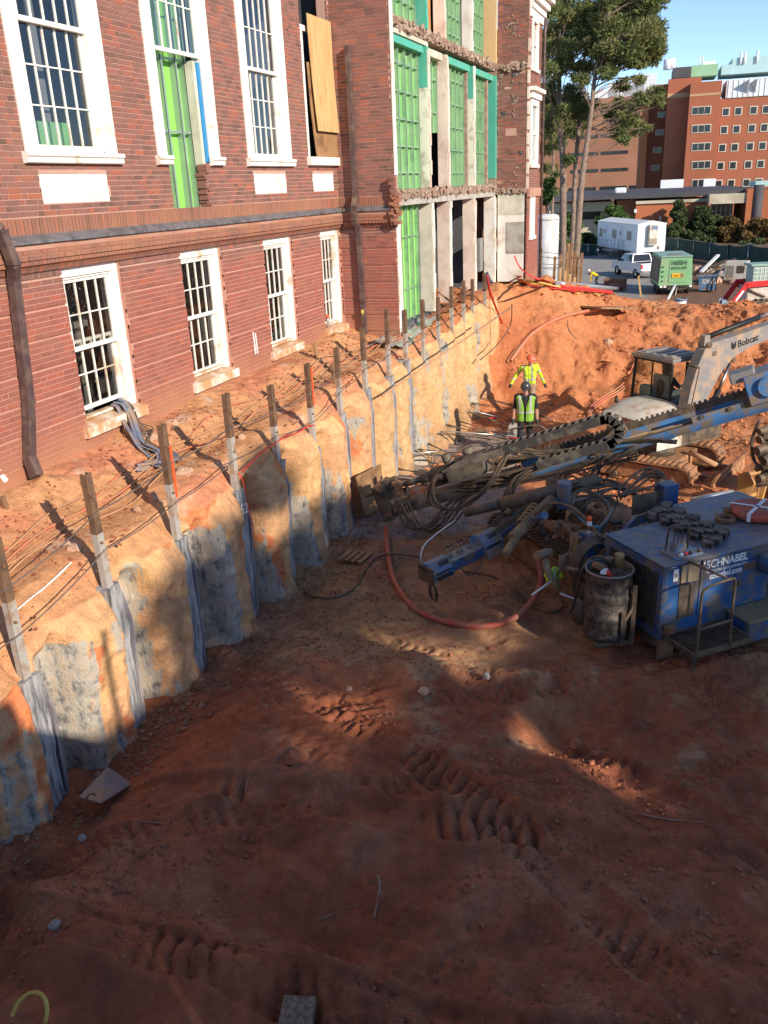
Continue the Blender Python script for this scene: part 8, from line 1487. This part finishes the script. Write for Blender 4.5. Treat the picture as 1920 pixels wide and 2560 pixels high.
M['pine'] = leafmat('pine_needles', [(.085, .115, .035), (.15, .18, .06), (.20, .21, .08), (.25, .21, .09)]); M['shrub'] = leafmat('bright_leaves', [(.04, .085, .02), (.09, .16, .035), (.15, .22, .05)]); M['ever'] = leafmat('dark_leaves', [(.04, .065, .024), (.075, .105, .038), (.12, .145, .055)]); M['autumn'] = leafmat('autumn_leaves', [(.045, .045, .018), (.11, .085, .03), (.19, .11, .04), (.24, .15, .06)])
M['bark'] = pmat('pine_bark', (.17, .115, .085), .9, var=.35, vs=2, dirt=(.28, .20, .15), damt=.4, ds=3, bump=.5, bs=6, stretch=(4, 4, .8))
def leaves(clumps, n, ln, wd, seed, mat, parent, nm='crown'):
    rs = np.random.RandomState(seed); Vs, Rn = [], []
    for (c, r, dens) in clumps:
        k = int(n*dens); u = rs.normal(size=(k, 3)); u /= np.linalg.norm(u, axis=1)[:, None]; rad = r*(rs.rand(k)**.45); P = np.array(c)+u*rad[:, None]*np.array([1, 1, .72])
        d = u+rs.normal(size=(k, 3))*.8+np.array([0, 0, .25]); d /= np.linalg.norm(d, axis=1)[:, None]; s = np.cross(d, rs.normal(size=(k, 3))); s /= np.linalg.norm(s, axis=1)[:, None]
        l = (ln*(.6+.8*rs.rand(k)))[:, None]; w = (wd*(.6+.8*rs.rand(k)))[:, None]; Vs.append(np.stack([P-d*l*.5, P+s*w, P+d*l*.5, P-s*w], 1)); Rn.append(np.clip(np.repeat(rs.rand()*.45+rs.rand(k)*.55, 4), 0, 1))
    Vv = np.concatenate(Vs).reshape(-1, 3); return mesh_np(nm, Vv, np.arange(len(Vv)).reshape(-1, 4), mat, {'rnd': ('POINT', 'FLOAT', np.concatenate(Rn))}, False, parent)
def pine(label, D, trunkpx, crown, rad, limbs, seed, n=540, ln=.42, wd=.042):
    b0 = atD(*trunkpx[0], D); t = thing('pine_tree', label, 'tree', (b0.x, b0.y, hz(b0.x, b0.y))); rr = random.Random(seed)
    P_ = [atD(*p, D) for p in trunkpx]; P_[0].z = hz(P_[0].x, P_[0].y)-.3; P_ = smooth_path(P_, 4); m = len(P_)
    MB().tube(P_, [rad*(1-.72*i/(m-1)) for i in range(m)], 10).build('trunk', M['bark'], t)
    cl = []
    crown = crown+[(px+r*rr.uniform(-1.3, 1.3), py+r*rr.uniform(-.9, .9), r*rr.uniform(.4, .7)) for px, py, r in crown for _ in range(2)]
    for px, py, r in crown:
        c = atD(px, py, D+rr.uniform(-2.6, 2.6)); cl.append((tuple(c), r*D/F, (r/28)**1.6)); base = min(P_, key=lambda q: (q-(c-V(0, 0, 1.6))).length)
        MB().tube(smooth_path([base, base.lerp(c, .5)+V(0, 0, rr.uniform(-.3, .5)), c], 3), [rad*.17, rad*.05], 6).build('limb', M['bark'], t)
        for s in range(3): e = c+V(rr.uniform(-1, 1), rr.uniform(-1, 1), rr.uniform(-.6, .6))*(r*D/F); MB().tube([base.lerp(c, .6), e], [rad*.10, rad*.03], 4, False).build('twig', M['bark'], t)
    leaves([(c_, r_*1.12, d_) for c_, r_, d_ in cl], n, ln, wd, seed, M['pine'], t); return t
rr = random.Random(12)
pine('tall pine with a pale double trunk standing left of the others', 64, [(1412, 545), (1408, 440), (1402, 330), (1398, 220), (1400, 100), (1405, 10), (1408, -120)], [(1372, 30, 34), (1440, 20, 36), (1400, 70, 30), (1375, 120, 30), (1420, 120, 28), (1370, 175, 26), (1445, 90, 34), (1465, 40, 32), (1400, 250, 34), (1440, 240, 30), (1395, 290, 30), (1430, 285, 32), (1370, 260, 24), (1415, 320, 22), (1390, -40, 40), (1440, -60, 44), (1360, -20, 36), (1475, 120, 28), (1380, 210, 22), (1455, 170, 22), (1420, 400, 16), (1375, 90, 30), (1425, 55, 30), (1395, 20, 32), (1460, 85, 26), (1355, 140, 24), (1410, 165, 24)], .27, None, 31)
pine('second trunk of the pale pine pair, slightly thinner and to the right', 66, [(1432, 545), (1438, 430), (1446, 330), (1450, 230), (1462, 140), (1470, 40), (1478, -80)], [(1478, 170, 22), (1500, 20, 34), (1520, 60, 30), (1495, 90, 26), (1440, 330, 22), (1465, 270, 20), (1490, -40, 40), (1530, 0, 34), (1480, 60, 30), (1510, 110, 24)], .20, None, 32)
pine('leaning dark pine with a spreading crown over the brick tower', 60, [(1441, 585), (1452, 480), (1466, 370), (1478, 280), (1486, 200), (1500, 120), (1520, 40), (1535, -60)], [(1560, 60, 38), (1600, 90, 36), (1635, 110, 30), (1580, 130, 34), (1545, 150, 32), (1610, 40, 36), (1640, 70, 28), (1560, 20, 38), (1520, 70, 34), (1520, 180, 24), (1600, 150, 26), (1632, 150, 20), (1650, 125, 16), (1560, 300, 34), (1590, 320, 26), (1575, 270, 26), (1545, 330, 24), (1530, 280, 20), (1635, 235, 24), (1610, 250, 18), (1650, 250, 14), (1580, -30, 46), (1630, 0, 40), (1500, 130, 24), (1550, 215, 18), (1600, 200, 16), (1455, 200, 20), (1530, 120, 28), (1575, 85, 30), (1620, 65, 26), (1645, 95, 20)], .24, None, 33)
pine('slim pine trunk half hidden behind the double trunk', 72, [(1381, 560), (1382, 450), (1384, 350), (1386, 240), (1390, 120)], [(1375, 330, 26), (1365, 370, 24), (1395, 360, 22), (1375, 420, 20), (1368, 300, 26), (1380, 480, 20), (1370, 230, 22)], .15, None, 34)
def bush(nm, label, D, px, pyb, clumps, mat, seed, n=420, ln=.34, wd=.13, trunk=True):
    b0 = atD(px, pyb, D); b0.z = hz(b0.x, b0.y); t = thing(nm, label, 'tree' if trunk else 'bush', tuple(b0)); rr = random.Random(seed); cl = []
    for x, y, r in clumps: cl.append((tuple(atD(x, y, D+rr.uniform(-1.2, 1.2))), r*D/F, (r/18)**1.7))
    top = Vector(cl[0][0]); MB().tube([b0-V(0, 0, .2), b0.lerp(top, .5), top], [.12, .09, .03], 7).build('trunk', M['bark'], t)
    for c, r, d in cl[1:]: MB().tube([b0.lerp(top, .45), Vector(c)], [.05, .015], 5).build('limb', M['bark'], t)
    leaves(cl, n, ln, wd, seed, M[mat], t); return t
def blob(px0, px1, py0, py1, r, k, seed, cone=False):
    rr = random.Random(seed); o = [((px0+px1)/2, py0+r, r*.7)]
    for i in range(k):
        t = rr.random(); y = py0+r+(py1-py0-r)*t; w = (t if cone else (math.sin(math.pi*min(.15+t*.75, 1)))); x = (px0+px1)/2+(rr.random()-.5)*(px1-px0-r)*w; o.append((x, y, r*rr.uniform(.6, 1.1)))
    return o
bush('leafy_shrub', 'bright green shrub beside the white tank', 70, 1415, 640, blob(1385, 1452, 530, 640, 18, 26, 1), 'shrub', 41); bush('round_tree', 'round green tree behind the roof of the office trailer', 96, 1530, 610, blob(1480, 1575, 503, 610, 19, 26, 2), 'shrub', 42); bush('dark_shrub', 'dark shrub in shade left of the office trailer', 92, 1470, 640, blob(1438, 1500, 575, 640, 15, 22, 8), 'ever', 49)
bush('conifer', 'dark pointed conifer in front of the low brick building', 98, 1705, 605, blob(1655, 1740, 493, 600, 14, 46, 3, True), 'ever', 43); bush('dark_tree', 'dark rounded tree right of the pointed conifer', 98, 1765, 610, blob(1728, 1800, 508, 606, 16, 34, 4), 'ever', 44)
bush('autumn_tree', 'brown-tinged tree below the glass entrance', 97, 1830, 620, blob(1790, 1860, 535, 615, 15, 30, 5), 'autumn', 45); bush('autumn_tree', 'reddish-brown tree at the right edge behind the fence', 95, 1895, 625, blob(1850, 1945, 538, 625, 16, 34, 6), 'autumn', 46); bush('dark_shrub', 'dark low shrub between the conifer and the screened fence', 96, 1700, 612, blob(1650, 1790, 570, 615, 13, 30, 7), 'ever', 47); bush('dark_shrub', 'dark shrub behind the right fence section', 93, 1890, 630, blob(1840, 1950, 590, 632, 13, 26, 9), 'ever', 48); bush('leafy_shrub', 'light green shrub at the foot of the far building corner', 66, 1370, 500, blob(1355, 1385, 440, 520, 12, 12, 11), 'shrub', 50)

# added unseen tree whose thin crown dapples the floor in front of the rig
q = AV*11.6+HV*30; tr_ = thing('shade_caster_tree', 'added unseen thin-crowned tree that dapples the pit floor', 'tree', (q.x, q.y, -7)); MB().tube([q+V(0, 0, -7), q+V(.1, 0, 2), q+V(0, .1, 9.5)], [.28, .2, .05], 8).build('trunk', M['bark'], tr_); rr = random.Random(3); cl = []
for k in range(44):
    a_, b2 = rr.uniform(7.9, 13.0), rr.uniform(-4.75, -3.1); p = AV*a_+HV*(30+rr.uniform(-1.5, 1.5)); p.z = (b2+.40674*p.dot(HV))/.91355; cl.append((tuple(p), .85, 1))
for a_, b2 in ((9.75, -2.35), (10.05, -2.1), (10.35, -1.95), (10.6, -2.25), (10.2, -2.4), (9.4, -2.9)): p = AV*a_+HV*30; p.z = (b2+.40674*p.dot(HV))/.91355; cl.append((tuple(p), .42, 1.1))  # clumps added to throw the dark patch on the cut
leaves(cl, 125, .26, .09, 77, M['shrub'], tr_)
